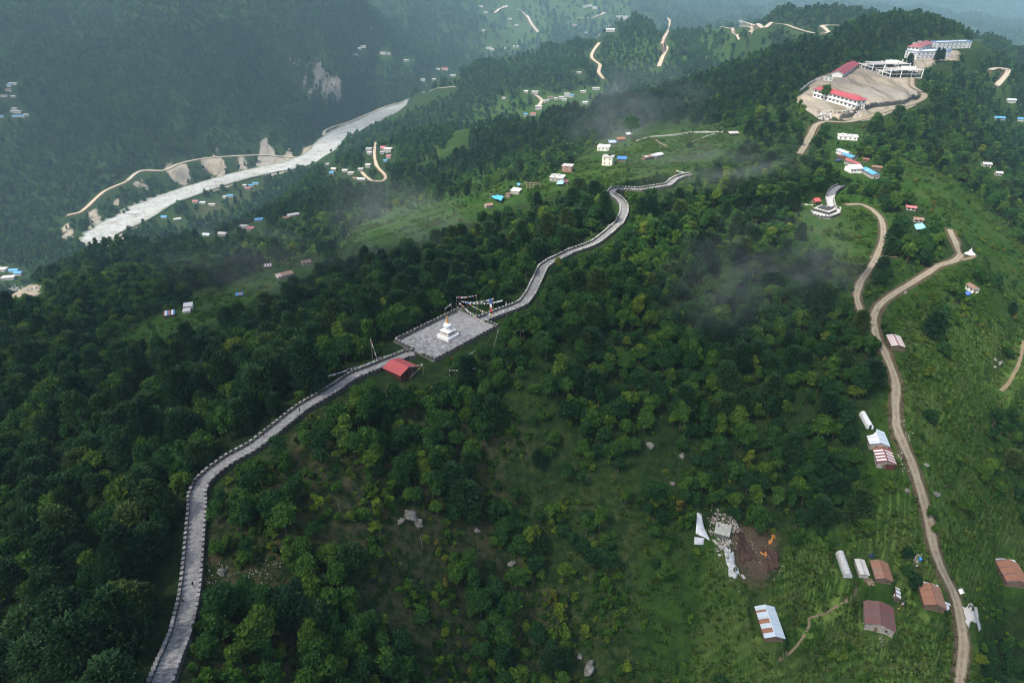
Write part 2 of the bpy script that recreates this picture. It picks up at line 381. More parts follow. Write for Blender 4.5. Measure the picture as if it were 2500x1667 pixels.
# school hill
def plot_front(A, B, depth, wall, rise=0.0):
    z = float((hit(*A)[2] + hit(*B)[2]) / 2); a = plane(*A, z); b = plane(*B, z); d = b - a; L = float(np.hypot(d[0], d[1])); ang = math.atan2(d[1], d[0])
    c = (a + b) / 2 + depth / 2 * np.array([-math.sin(ang), math.cos(ang), 0]); return dict(c=c[:2], z=z, a=ang, L=L, W=depth, wall=wall, rise=rise)
def yard(pts, zpt, blend):
    z = float(np.median([hit(*p)[2] for p in zpt])); P = np.array([[*hit(*p)[:2], z] for p in pts]); flatten(P, 9, blend)
yard([(1990,240),(2060,235),(2120,225),(2060,205),(2110,195),(2160,205),(2180,225)], [(2040,250),(2090,240),(2120,215)], 14)
plot('school', plot_front((1984,237),(2088,267), 9.0, 7.2, 2.2))
plot('hall', plot_ridge((2046,173),(2084,149), 11.5, 4.0, 2.4))
def plot_quad(A, B, C, wall, rise=0.0):
    pl = plot_front(A, B, 10, wall, rise); b = plane(*B, pl['z']); c = plane(*C, pl['z']); n = np.array([-math.sin(pl['a']), math.cos(pl['a'])]); W = abs(float((c - b)[:2] @ n))
    a = plane(*A, pl['z']); pl['W'] = W; pl['c'] = ((a + b) / 2)[:2] + n * W / 2; return pl
plot('frame_a', plot_quad((2093,164),(2128,176),(2145,153), 7.5)); plot('frame_b', plot_quad((2135,180),(2171,192),(2186,172), 7.5)); plot('pump_hut', plot_base(2021, 197, 8, 5, -15, 2.8))
plot('college', plot_ridge((2232,110),(2264,100), 13, 7.0, 2.2)); plot('college_front', plot_quad((2207,141),(2235,146),(2247,130), 8.0)); plot('college_back', plot_quad((2268,118),(2286,121),(2304,108), 7.5))
# grassland behind the ridge
plot('tall_house', plot_base(1484, 402, 7.5, 7.0, -20, 6.2)); plot('blue_lean', plot_base(1518, 394, 7, 5.5, -14, 2.4, .5))
plot('long_shed_a', plot_ridge((1570,381),(1594,377), 4.2, 2.2, .7)); plot('long_shed_b', plot_ridge((1596,376),(1614,372), 4.8, 2.4, .8)); plot('pale_house', plot_base(1474, 366, 10, 8, -18, 3.2))
for i, (x, y, l_, w_) in enumerate([(1495,353,7,4.5),(1516,345,8,4.5),(1535,333,6,4)]): plot('row_%d' % i, plot_base(x, y, l_, w_, 14, 2.3, .8))
plot('post_shed', plot_base(1789, 331, 9, 4, 10, 2.4, .5))
plot('grey_slab', plot_base(1386, 417, 7.5, 7, -18, 4.2)); plot('messy_roof', plot_base(1361, 440, 9.5, 8, -18, 2.8)); plot('tin_hutch', plot_base(1380, 449, 4, 3, -15, 1.8, .5))
plot('white_awning', plot_base(1260, 472, 7, 5.5, -25, 2.6, .5)); plot('brown_box', plot_base(1242, 481, 4, 3.6, -25, 2.4)); plot('hut_dark', plot_base(1193, 506, 5, 4, 20, 2.0, .8))
# strip of meadow on the left
plot('meadow_shed', plot_ridge((674,670),(711,660), 5.2, 1.9, .9)); plot('meadow_striped', plot_base(655, 653, 6, 3, 20, 1.6, .5)); plot('meadow_brown', plot_base(748, 645, 5.5, 4.5, 25, 2, .9)); plot('meadow_white', plot_base(461, 752, 5, 3.5, 15, 2.2, .4)); plot('meadow_white_low', plot_base(457, 762, 4, 2.5, 15, 1.5, .3)); plot('meadow_ruin', plot_base(415, 772, 6, 4, 20, 2.0, .6)); plot('meadow_blue', plot_base(585, 723, 4, 2.5, 15, 1.4, .3))
# far houses: position, length, width, wall height, turn, roof colour
FAR = [
 (505,575,13,7,3,-10,'bluewhite'),(545,575,9,5,3,-12,'pale'),(596,556,11,7,3,-8,'grey'),(633,540,11,8,3.5,15,'blue'),(716,528,15,7,3,28,'pale'),(614,562,7,6,3,0,'red'),(700,535,9,6,3,20,'brown'),
 (811,428,8,8,6,-10,'blue'),(816,416,10,8,4,-10,'pale'),(843,420,10,8,4,-5,'pale'),(800,403,9,7,4,0,'grey'),(857,426,11,8,4,-8,'grey'),(881,417,9,8,4,0,'grey'),(899,408,9,8,5,-5,'white'),(883,440,14,6,3,-10,'bluewhite'),(868,438,8,5,3,0,'brown'),
 (901,368,12,7,5,0,'white'),(902,377,9,7,4,0,'white'),(936,366,9,14,5,0,'red'),(948,370,15,11,6,-10,'white'),(950,384,9,8,3,-10,'red'),(941,395,7,6,3,0,'blue'),(933,376,7,6,4,0,'grey'),
 (625,450,17,8,4,0,'blue'),(614,455,14,8,4,0,'blue'),(605,462,14,8,4,15,'red'),(563,480,16,9,4,0,'blue'),(496,497,14,8,4,0,'bluewhite'),(478,494,14,9,4,0,'red'),(518,502,16,7,4,0,'white'),(402,532,13,9,4,0,'blue'),(434,538,16,8,4,25,'white'),(549,483,9,7,4,0,'white'),(598,455,10,7,4,0,'white'),
 (33,206,24,7,4,-10,'white'),(24,210,15,7,4,-10,'blue'),(22,222,18,7,4,-10,'brown'),(11,237,18,7,4,0,'grey'),(33,238,14,7,4,-5,'white'),(40,274,32,7,4,-8,'white'),(36,268,16,6,4,-8,'white'),(47,286,34,7,4,-4,'blue'),(65,285,13,8,6,0,'white'),(4,287,12,7,4,0,'blue'),
 (935,132,24,12,6,-5,'white'),(948,134,20,11,6,0,'white'),(886,116,24,12,5,-5,'white'),(868,136,20,10,5,0,'white'),(992,150,22,11,6,20,'white'),(1086,171,30,16,6,0,'red'),(1106,187,26,14,6,0,'white'),(1032,197,22,12,6,0,'white'),(1070,171,18,12,5,0,'white'),(878,120,14,10,5,0,'white'),(1060,196,16,12,5,0,'white'),
 (1174,17,30,14,7,0,'white'),(1186,32,26,14,7,0,'white'),(1245,48,28,14,7,0,'white'),(1194,119,34,14,6,0,'white'),(1230,119,24,12,6,0,'white'),(1259,116,30,12,6,0,'bluewhite'),(1163,106,20,12,6,0,'white'),(1261,63,24,12,6,0,'white'),(1202,122,22,12,6,0,'white'),(1180,76,20,12,6,0,'white'),
 (1517,49,80,34,22,-8,'white'),(1439,16,34,16,9,0,'white'),(1452,22,30,16,9,0,'bluewhite'),(1403,64,34,16,8,0,'brown'),(1486,66,34,16,8,0,'white'),(1428,18,26,14,8,0,'white'),(1490,78,30,14,8,0,'bluewhite'),(1432,82,26,14,8,0,'white'),(1460,90,28,14,8,0,'brown'),
 (1284,226,11,8,4,0,'bluewhite'),(1344,241,14,9,5,10,'brown'),(1334,250,13,9,5,20,'white'),(1384,234,15,10,6,-5,'white'),(1370,241,13,9,5,0,'white'),(1395,237,11,9,5,0,'blue'),(1315,265,17,12,6,-5,'white'),(1283,283,10,9,5,0,'blue'),(1301,281,14,8,4,0,'red'),(1424,226,15,9,4,0,'white'),(1455,219,20,9,5,0,'white'),(1414,180,14,8,4,0,'white'),(1306,228,18,11,5,-5,'white'),(1357,243,10,8,4,0,'white'),(1378,246,12,8,5,0,'white'),(1428,253,13,9,4,0,'bluewhite'),(1230,242,10,7,4,0,'white'),
 (36,664,14,8,4,0,'blue'),(47,670,12,8,4,0,'blue'),(7,661,14,9,4,0,'white'),(22,681,18,9,4,10,'white'),
 (2492,296,13,8,4,-25,'blue'),(2438,293,14,8,3.5,-15,'blue'),(2467,250,13,8,4,-10,'bluewhite'),(2407,406,8,6,3,-10,'pale'),(2436,428,6,5,3,-10,'pale'),(2223,512,6,3.6,2.2,-25,'pink'),(2240,541,5.5,4,2.2,-15,'brown'),(1740,52,14,9,5,0,'bluewhite'),
]
for i, (x, y, l_, w_, h_, a_, c_) in enumerate(FAR):
    if y < 560: l_, w_, h_ = l_ * .78, w_ * .78, h_ * .8
    pl = plot_base(x, y, l_, w_, a_, h_, 0 if c_ in ('white', 'grey') else w_ * .18); pl['col'] = c_; plot(('far', i), pl)
# the stone path and its square
PATH1 = [(388,1690),(392,1667),(419,1606),(445,1545),(453,1509),(462,1472),(470,1407),(475,1335),(479,1281),(483,1237),(482,1207),(497,1176),(524,1151),(564,1122),(618,1093),(673,1050),(713,1017),(742,995),(782,972),(822,948),(861,921),(905,901),(945,879),(992,860),(1013,857)]
PATH2 = [(1174,777),(1214,765),(1250,754),(1279,741),(1297,715),(1312,683),(1326,654),(1345,639),(1366,630),(1395,615),(1428,604),(1454,594),(1479,574),(1492,563),(1512,545),(1523,522),(1523,503),(1512,487),(1490,473),(1500,462),(1530,462),(1563,464),(1599,458),(1632,452),(1645,440),(1664,431),(1686,427)]
PATH3 = [(2031,512),(2028,500),(2025,487),(2030,471),(2040,461),(2054,454)]
PZ = float(np.mean([hit(*p)[2] for p in ((974,829),(1128,750),(1208,803),(1047,885),(1093,818))])) + .5
PC = [plane(*p, PZ) for p in ((974,829),(1047,885),(1208,803),(1128,750))]
pcx = np.mean(PC, axis=0); e1 = unit2 = (PC[2] - PC[1] + PC[3] - PC[0]) / 2; e2 = (PC[0] - PC[1] + PC[3] - PC[2]) / 2
PA = math.atan2(e1[1], e1[0]); PL_, PW_ = float(np.hypot(*e1[:2])), float(np.hypot(*e2[:2]))
print('PLAZA', PL_, PW_, math.degrees(PA), math.degrees(math.atan2(e2[1], e2[0])), PZ)
def path_line(pts, lift):
    L = np.array([hit(x, y, lift) for x, y in pts]); L = resample(L, .45, .2); return smooth_z(smooth_z(L, 14), 10)
P1, P2, P3 = path_line(PATH1, .8), path_line(PATH2, .8), path_line(PATH3, .6)
def ease(P, end, z, m):    # bring an end of the path to the level of the square
    k = np.linspace(0, 1, m); k = k * k * (3 - 2 * k)
    if end: P[-m:, 2] = P[-m:, 2] * (1 - k) + z * k
    else: P[:m, 2] = P[:m, 2] * k + z * (1 - k)
ease(P1, 1, PZ, 60); ease(P2, 0, PZ, 60)
for P_ in (P1, P2, P3): flatten(P_, 2.6, 3.5, -.75)
flatten(np.array([[*(pcx[:2] - e1[:2] * .28), PZ], [*(pcx[:2] + e1[:2] * .28), PZ]]), PW_ * .55, 5, -.6)
VIEWZ = float(hit(2015, 520)[2]) + .4
flatten(np.array([[*hit(2005, 520)[:2], VIEWZ], [*hit(2028, 520)[:2], VIEWZ]]), 6, 4, -.3)
TANK = plane(1765, 1292, float(hit(1765, 1300)[2]) + 1.2); flatten(np.array([[TANK[0], TANK[1], TANK[2] - 1.4], [TANK[0] + .1, TANK[1], TANK[2] - 1.4]]), 4, 4)
# ------------------------------------------------------------------ what grows where
def inpoly(px, py, poly):
    r_ = np.zeros(px.shape, bool); n = len(poly)
    for i in range(n):
        x1, y1 = poly[i]; x2, y2 = poly[(i + 1) % n]
        if y1 == y2: continue
        c = ((y1 > py) != (y2 > py)) & (px < (x2 - x1) * (py - y1) / (y2 - y1) + x1); r_ ^= c
    return r_
# zone: outline, nearest depth, farthest depth, trees, conifer share, shrubs, grass, bare soil, rock, crop rows
ZONES = [
 (dp((-900,-300),(3400,-300),(3400,2500),(-900,2500)), 0, 420, .85,.3,.5,.3,.12,0,0),
 (dp((-900,-300),(3400,-300),(3400,2500),(-900,2500)), 420, 950, .66,.3,.5,.5,.05,0,0),
 (dp((-900,-300),(3400,-300),(3400,2500),(-900,2500)), 950, 20000, .95,.12,.1,.3,.05,.05,0),
 (dp((-800,1900),(300,1900),(340,1568),(420,1100),(760,880),(900,800),(1060,690),(1200,640),(1330,540),(1400,440),(1300,430),(1050,520),(730,600),(560,690),(250,770),(0,850),(-800,1000)), 0, 420, 1.,.62,.5,.15,.1,0,0),
 (dp((350,1800),(480,1130),(720,930),(900,860),(1000,830),(1140,740),(1300,700),(1500,800),(1600,950),(1500,1100),(1300,1050),(1150,1080),(1250,1250),(1450,1800)), 0, 300, .96,.14,1.,.34,.42,.05,0),
 (dp((900,870),(1150,745),(1260,650),(1440,520),(1600,420),(1850,440),(1900,600),(2000,700),(2050,830),(1990,1000),(1980,1200),(1900,1250),(1760,1200),(1680,1130),(1500,1090),(1300,960),(1100,900)), 0, 460, 1.,.24,.5,.3,.08,0,0),
 (dp((1300,1060),(1500,1100),(1690,1140),(1800,1230),(1990,1240),(2000,1000),(2060,850),(2030,700),(2200,600),(2600,640),(2600,1900),(1450,1900),(1300,1300)), 0, 500, .035,.1,.40,.75,.16,.04,0),
 (dp((1180,1090),(1330,1070),(1500,1120),(1640,1200),(1560,1350),(1600,1900),(1380,1900),(1280,1300)), 0, 300, .5,.12,1.,.36,.34,.05,0),
 (dp((1400,1060),(1690,1120),(1780,1230),(1590,1220),(1480,1150)), 0, 300, .5,.1,1.,.4,.3,.1,0),
 (dp((1450,1250),(1580,1290),(1620,1440),(1560,1568),(1470,1568),(1470,1400)), 0, 300, .28,.2,.5,.5,.2,.05,0),
 (dp((2060,640),(2200,610),(2260,690),(2240,760),(2120,740)), 0, 400, .1,.1,.75,.7,.1,0,0),
 (dp((2080,740),(2240,760),(2300,900),(2200,960),(2090,850)), 0, 400, .08,.1,.6,.7,.15,0,0),
 (dp((2240,1020),(2352,990),(2500,1000),(2500,1120),(2280,1120)), 0, 400, .5,.3,.4,.4,.1,0,0),
 (dp((2235,1430),(2290,1360),(2352,1390),(2600,1400),(2600,1900),(2240,1900),(2260,1568)), 0, 400, .85,.3,.6,.35,.1,0,0),
 (dp((1668,1205),(1700,1205),(1790,1240),(1800,1290),(1775,1345),(1735,1340),(1690,1290)), 0, 300, .0,0,.03,.2,.8,.15,0),
 (dp((1790,1250),(1950,1235),(2100,1290),(2160,1330),(2190,1420),(2185,1568),(2050,1568),(1960,1440),(1840,1450),(1820,1350)), 0, 300, .0,0,.02,.9,.05,0,1),
 (dp((1840,450),(1900,425),(2000,450),(2060,500),(2020,560),(1990,640),(1960,640),(1900,560),(1850,520)), 0, 480, .06,.1,.45,.95,.08,0,0),
 (dp((1690,340),(1860,360),(2060,330),(2070,450),(1930,450),(1830,450),(1650,400)), 0, 560, .75,.15,.7,.8,.06,0,0),
 (dp((2060,350),(2120,370),(2250,460),(2352,560),(2600,640),(2600,720),(2352,650),(2250,560),(2150,480),(2080,430)), 300, 900, .05,.2,.12,1.,.05,0,0),
 (dp((2100,290),(2150,300),(2210,380),(2130,370),(2070,340)), 300, 900, .3,.2,.4,.95,.05,0,0),
 (dp((1260,430),(1370,325),(1470,282),(1580,282),(1690,305),(1700,325),(1600,375),(1480,402),(1400,425),(1340,415)), 380, 900, .025,.1,.08,.7,.22,0,0),
 (dp((250,778),(420,690),(560,640),(730,565),(735,600),(640,655),(480,745),(300,790)), 300, 600, .07,.2,.2,.8,.14,0,0),
 (dp((735,588),(880,485),(1100,432),(1290,395),(1300,415),(1180,470),(1100,492),(950,546),(800,590)), 380, 900, .13,.1,.45,.65,.08,0,0),
 (dp((1005,345),(1060,290),(1072,320),(1010,365)), 600, 1500, .02,0,.05,.95,0,0,0),
 (dp((930,380),(1080,370),(1080,440),(900,480),(860,450)), 600, 1200, .35,.1,.3,.6,0,0,0),
 (dp((860,480),(1080,375),(1280,330),(1290,415),(1180,455),(1000,500),(880,520)), 500, 1150, .3,.15,.6,.65,.04,0,0),
 (dp((1090,260),(1250,218),(1400,195),(1440,215),(1300,262),(1200,285),(1080,330),(1000,365),(1000,345)), 900, 1800, .35,.1,.3,.9,.1,0,.6),
 (dp((1350,120),(1550,40),(1700,60),(1900,80),(1760,140),(1600,170),(1450,190)), 1200, 2400, .62,.1,.3,.55,.1,0,.2),
 (dp((330,560),(430,485),(560,430),(640,415),(600,455),(500,490),(400,530)), 900, 1800, .12,.1,.2,.5,.65,0,.6),
 (dp((1060,-60),(1270,-60),(1250,40),(1260,100),(1180,130),(1090,130),(1100,60)), 2300, 5000, .1,.1,.1,.65,.3,0,1),
 (dp((1270,-60),(1480,-60),(1460,40),(1380,70),(1270,60)), 2300, 6000, .25,.1,.1,.6,.25,0,1),
 (dp((830,110),(900,120),(960,165),(1040,160),(960,210),(850,160)), 1500, 3000, .4,.1,.1,.6,.2,0,.6),
 (dp((620,60),(700,120),(745,215),(830,240),(830,270),(740,285),(700,230),(640,130)), 1300, 3000, .6,.1,.1,.2,.1,.48,0),
 (dp((700,120),(730,120),(800,200),(800,230),(740,210)), 1300, 3000, .4,.1,.1,.2,.1,.74,0),
 (dp((598,318),(620,315),(650,388),(582,392)), 1200, 2200, 0,0,0,0,.35,.9,0),
 (dp((476,348),(505,343),(535,396),(505,408),(462,404)), 1200, 2200, 0,0,0,0,.4,.8,0),
 (dp((370,378),(415,362),(445,418),(420,432),(385,430)), 1200, 2200, .1,0,0,0,.4,.8,0),
 (dp((652,338),(670,338),(686,382),(645,384)), 1200, 2200, .0,0,0,0,.4,.8,0),
 (dp((688,328),(708,328),(728,368),(684,374)), 1200, 2200, .1,0,0,0,.4,.8,0),
 (dp((450,352),(470,350),(475,375),(455,372)), 1200, 2200, 0,0,0,0,.4,.8,0),
 (dp((543,358),(562,355),(580,394),(536,397)), 1200, 2200, .05,0,0,0,.4,.8,0),
 (dp((250,455),(275,440),(292,470),(262,482)), 1000, 2200, .1,0,0,0,.4,.75,0),
 (dp((300,420),(330,403),(347,442),(312,452)), 1000, 2200, .1,0,0,0,.4,.75,0),
 (dp((128,520),(160,500),(182,542),(140,556)), 1000, 2200, .15,0,0,0,.4,.7,0),
 (dp((190,480),(225,475),(240,530),(205,545)), 1000, 2200, .15,0,0,0,.4,.8,0),
 (dp((1815,235),(1870,180),(1950,150),(2060,150),(2112,205),(2112,243),(1990,275),(1880,268),(1840,252)), 480, 900, 0,0,.02,0,.15,1.,0),
 (dp((2075,150),(2100,130),(2165,112),(2265,112),(2255,140),(2160,150),(2110,175)), 700, 1200, 0,0,.02,.1,.45,.8,0),
 (dp((2160,95),(2230,85),(2290,110),(2260,125),(2165,112)), 700, 1400, .05,0,.1,.5,.3,.2,0),
 (dp((1840,265),(1900,268),(1960,280),(1900,330),(1820,320)), 450, 800, .25,.1,.5,.4,.4,.1,0),
 (dp((20,655),(90,650),(95,680),(10,685)), 350, 800, .1,0,.1,.4,.1,.9,0),
]
def zone_values(P):
    px, py, zc = project(P)
    ru, rv = np.arctan2(P[..., 0], P[..., 1]), np.log(np.hypot(P[..., 0], P[..., 1]))   # outlines wander
    jx = 34 * fbm(ru, rv, .035, 3, 51); jy = 20 * fbm(ru, rv, .045, 3, 57)
    kf = np.clip(zc / 900, 0, 1); px = px + jx * (1 - .6 * kf); py = py + jy * (1 - .7 * kf)
    out = np.zeros((7,) + px.shape)
    for poly, z0, z1, *vals in ZONES:
        xs = [a for a, b in poly]; ys = [b for a, b in poly]
        k = (zc >= z0) & (zc < z1) & (px > min(xs)) & (px < max(xs)) & (py > min(ys)) & (py < max(ys))
        ii = np.nonzero(k)
        if not len(ii[0]): continue
        ok = inpoly(px[ii], py[ii], poly); ii = tuple(q[ok] for q in ii)
        for a in range(7): out[a][ii] = vals[a]
    return out, px, py, zc
GP = np.stack([GX, GY, GZ], -1)
ZV, GPX, GPY, GZC = zone_values(GP)
def blur(a, k):
    for ax in (0, 1):
        c = np.cumsum(np.pad(a, [(k + 1, k) if i == ax else (0, 0) for i in (0, 1)], mode='edge'), axis=ax)
        a = (np.take(c, range(2 * k + 1, c.shape[ax]), ax) - np.take(c, range(0, c.shape[ax] - 2 * k - 1), ax)) / (2 * k + 1)
    return a
for a_ in (0, 2, 3, 4, 6): ZV[a_] = blur(blur(ZV[a_], 5), 4)
ZV[5] = blur(ZV[5], 2)
def near_line(L, x, y):
    d = np.full(x.shape, 1e9)
    for a, b in zip(L[:-1:2], L[2::2] if len(L) > 2 else L[1:]):
        ab = b[:2] - a[:2]; t = np.clip(((x - a[0]) * ab[0] + (y - a[1]) * ab[1]) / max(ab @ ab, 1e-9), 0, 1)
        d = np.minimum(d, np.hypot(x - a[0] - t * ab[0], y - a[1] - t * ab[1]))
    return d
GRD = np.full(GX.shape, 1e9)             # distance to the nearest road edge, in metres
for nm, hw, dd, L in ROADL:
    if nm == 'footpath': continue
    m_ = 30
    I = np.nonzero((GX > L[:, 0].min() - m_) & (GX < L[:, 0].max() + m_) & (GY > L[:, 1].min() - m_) & (GY < L[:, 1].max() + m_))
    GRD[I] = np.minimum(GRD[I], near_line(L, GX[I], GY[I]) - hw)
# stepped terraces on the fields
st = 1.5 + .0009 * np.maximum(GD - 300, 0) * 3
crop = ZV[6] + .7 * blur(((ZV[3] > .6) & (ZV[0] < .12) & (GPX > 1420) & (GPY > 780) & (GD < 420)).astype(float), 4)
crop = np.clip(crop, 0, 1) * sstep(.3, 2.5, GRD)
for pl in PLOTS.values():
    if pl['zc'] < 420: crop *= sstep(pl['W'] * .5 + .4, pl['W'] * .5 + 2.0, np.hypot(np.maximum(np.abs((GX - pl['c'][0]) * math.cos(pl['a']) + (GY - pl['c'][1]) * math.sin(pl['a'])) - max(0, pl['L'] - pl['W']) / 2, 0), (GY - pl['c'][1]) * math.cos(pl['a']) - (GX - pl['c'][0]) * math.sin(pl['a'])))
zz = GZ + 1.2 * fbm(GX, GY, 26, 2, 71); fr = zz / st - np.floor(zz / st)
GZ += crop * .8 * st * (sstep(.74, .99, fr) - fr) * (1 - sstep(3000, 3600, GD) * 0)
riser = crop * sstep(.64, .76, fr) * (GD < 450)
soil = np.clip(ZV[4] + (1 - sstep(.0, 1.6 + .0028 * GD, GRD)) * .7, 0, 1)
I = np.nonzero((GX < 100) & (GD > 900) & (GD < 3200))
rd = np.full(GX.shape, 1e9); rd[I] = near_line(river_line, GX[I], GY[I])
rock = np.clip(np.maximum(ZV[5], 1 - sstep(RW * .7, RW * 1.25, rd + 22 * fbm(GX, GY, 45, 2, 5))), 0, 1)

me = bpy.data.meshes.new('ground')
GP = np.stack([GX, GY, GZ], -1)
me.vertices.add(NU * NV); me.vertices.foreach_set('co', GP.reshape(-1).astype(np.float32))
idx = np.arange(NU * NV, dtype=np.int32).reshape(NU, NV)
Q = np.stack([idx[:-1, :-1], idx[1:, :-1], idx[1:, 1:], idx[:-1, 1:]], -1).reshape(-1, 4)[:, ::-1]
# keep only ground the picture or a neighbouring view could see
cz = GZC.reshape(-1); vis = (GPX.reshape(-1) > -450) & (GPX.reshape(-1) < 2950) & (GPY.reshape(-1) > -400) & (GPY.reshape(-1) < 2300)
Q = Q[vis[Q].any(1)]
me.loops.add(Q.size); me.loops.foreach_set('vertex_index', Q.reshape(-1).astype(np.int32))
me.polygons.add(len(Q)); me.polygons.foreach_set('loop_start', np.arange(0, Q.size, 4, dtype=np.int32))
me.polygons.foreach_set('use_smooth', np.ones(len(Q), bool)); me.update(calc_edges=True)
for nm, arr in (('forest', ZV[0]), ('grass', ZV[3]), ('soil', soil), ('rock', rock), ('crop', crop), ('riser', riser)):
    a = me.attributes.new(nm, 'FLOAT', 'POINT'); a.data.foreach_set('value', np.clip(arr, 0, 1).reshape(-1).astype(np.float32))
ground = link('ground', me); tag(ground, kind='structure')
bm_ = bmesh.new(); bm_.from_mesh(me); bmesh.ops.delete(bm_, geom=[v for v in bm_.verts if not v.link_faces], context='VERTS'); bm_.to_mesh(me); bm_.free()
def ground_material():
    t = NT('ground'); p = t.pos()
    n1 = t.noise(p, .045, 5, .65); n2 = t.noise(p, .35, 5, .7); n3 = t.noise(p, 2.2, 4, .7); n4 = t.noise(p, .011, 5, .6)
    g = t.mix(t.ramp(n2, .32, .68), (.013, .037, .007), (.028, .064, .010))
    g = t.mix(t.math('MULTIPLY', t.ramp(n1, .45, .7), .6), g, (.052, .072, .021))
    g = t.mix(t.math('MULTIPLY', t.ramp(n3, .5, .75), .55), g, (.009, .022, .006))
    f = t.mix(t.ramp(n2, .35, .65), (.008, .020, .007), (.020, .036, .011))
    f = t.mix(t.ramp(n3, .5, .8), f, (.034, .03, .018))
    base = t.mix(t.ramp(t.math('ADD', t.attr('grass'), t.math('MULTIPLY', n2, .5)), .45, .95), f, g)
    vm = t.n('Mapping', {'Vector': p, 'Scale': (.02, .02, .9)})
    row = t.noise(vm, 1.6, 3, .6)
    base = t.mix(t.math('MULTIPLY', t.attr('crop'), t.math('MULTIPLY', t.ramp(row, .45, .62), .6)), base, (.050, .060, .024))
    base = t.mix(t.math('MULTIPLY', t.attr('riser'), t.ramp(n2, .3, .6)), base, (.085, .135, .030))
    s = t.mix(t.ramp(n3, .3, .7), (.040, .030, .021), (.105, .080, .056)); s = t.mix(t.math('MULTIPLY', t.ramp(n2, .5, .7), .5), s, (.026, .038, .014)); s = t.mix(t.math('MULTIPLY', t.ramp(n4, .5, .7), .35), s, (.12, .075, .045))
    sm = t.ramp(t.math('ADD', t.math('MULTIPLY', t.attr('soil'), 1.1), t.math('MULTIPLY', t.math('SUBTRACT', n2, .5), 1.1)), .35, .75)
    base = t.mix(sm, base, s)
    vr = t.n('TexVoronoi', {'Vector': p, 'Scale': .5}, feature='F1').outputs['Distance']
    rk = t.mix(t.ramp(n3, .25, .75), (.135, .128, .112), (.29, .275, .245)); rk = t.mix(t.ramp(vr, .1, .5), rk, mul((.30, .28, .25), .7))
    rk = t.mix(t.ramp(n4, .34, .6), rk, (.275, .235, .178)); rk = t.mix(t.math('MULTIPLY', t.ramp(n1, .45, .62), .6), rk, (.17, .155, .13))
    m2_ = t.n('Mapping', {'Vector': p, 'Rotation': (0, 0, R(20)), 'Scale': (.12, .014, .014)}); rk = t.mix(t.math('MULTIPLY', t.ramp(t.noise(m2_, 1.0, 5, .7), .48, .62), .7), rk, (.12, .105, .075))
    ms = t.n('Mapping', {'Vector': p, 'Rotation': (0, 0, R(32)), 'Scale': (.06, .006, .006)}); ns = t.noise(ms, 1.0, 5, .65)
    rm = t.ramp(t.math('ADD', t.attr('rock'), t.math('ADD', t.math('MULTIPLY', t.math('SUBTRACT', n1, .5), .6), t.math('MULTIPLY', t.math('SUBTRACT', ns, .5), .9))), .5, .66)
    base = t.mix(rm, base, rk)
    h = t.math('ADD', n3, t.math('MULTIPLY', n2, 2.0))
    return t.done(base, 1.0, .02, h, .7, .35)
me.materials.append(ground_material())

# ------------------------------------------------------------------ road sheets and the river bed
def road_material(name, a, b, edge):
    t = NT(name); p = t.pos(); c = t.attr('across'); n1 = t.noise(p, .5, 5, .7); n2 = t.noise(p, 4, 4, .7)
    col = t.mix(t.ramp(n1, .3, .7), a, b); col = t.mix(t.math('MULTIPLY', t.ramp(n2, .45, .75), .28), col, mul(a, .7))
    # wheel ruts: packed pale tracks and a darker, grassier crown
    rut = t.math('ABSOLUTE', t.math('SUBTRACT', t.math('ABSOLUTE', c), .45))
    col = t.mix(t.math('MULTIPLY', t.ramp(t.math('ADD', rut, t.math('MULTIPLY', n2, .2)), .42, .2), .4), col, mul(b, 1.18))
    e = t.ramp(t.math('ADD', t.math('ABSOLUTE', c), t.math('MULTIPLY', t.math('SUBTRACT', n1, .5), 1.2)), .72, 1.0)
    col = t.mix(e, col, edge)
    return t.done(col, .95, .08, t.math('ADD', n2, n1), .6, .12)
M_ROAD = road_material('packed_earth', (.135, .112, .080), (.235, .205, .155), (.05, .06, .028))
M_ROADW = road_material('pale_gravel_road', (.22, .195, .155), (.35, .31, .25), (.10, .10, .06))
M_ROADO = road_material('orange_cut_road', (.27, .21, .145), (.38, .315, .235), (.12, .105, .06))
M_FOOT = road_material('trodden_earth', (.11, .085, .055), (.17, .135, .09), (.06, .07, .03))
def ribbon(L, hw, lift, n=6, wob=.0, s=0):
    d = np.gradient(L[:, :2], axis=0); d /= np.maximum(np.linalg.norm(d, axis=1, keepdims=True), 1e-6); nr = np.c_[-d[:, 1], d[:, 0]]
    V = []; ac = []
    k = np.arange(len(L))
    wl = hw * (1 + wob * (vnoise(k * .11, k * 0, s) - .5) * 2); wr = hw * (1 + wob * (vnoise(k * .11, k * 0 + 9, s + 3) - .5) * 2)
    for j in range(n + 1):
        a = -1 + 2 * j / n; off = np.where(a < 0, a * wl, a * wr)
        x = L[:, 0] + nr[:, 0] * off; y = L[:, 1] + nr[:, 1] * off
        V.append(np.c_[x, y, gz(x, y) + lift]); ac.append(np.full(len(L), a))
    V = np.stack(V, 1); ac = np.stack(ac, 1); m = len(L)
    ii = np.arange(m * (n + 1)).reshape(m, n + 1)
    Fq = np.stack([ii[:-1, :-1], ii[:-1, 1:], ii[1:, 1:], ii[1:, :-1]], -1).reshape(-1, 4)[:, ::-1]
    me = bpy.data.meshes.new('road'); me.from_pydata(V.reshape(-1, 3).tolist(), [], Fq.tolist())
    a = me.attributes.new('across', 'FLOAT', 'POINT'); a.data.foreach_set('value', ac.reshape(-1).astype(np.float32))
    me.polygons.foreach_set('use_smooth', [True] * len(Fq)); me.update(); return me
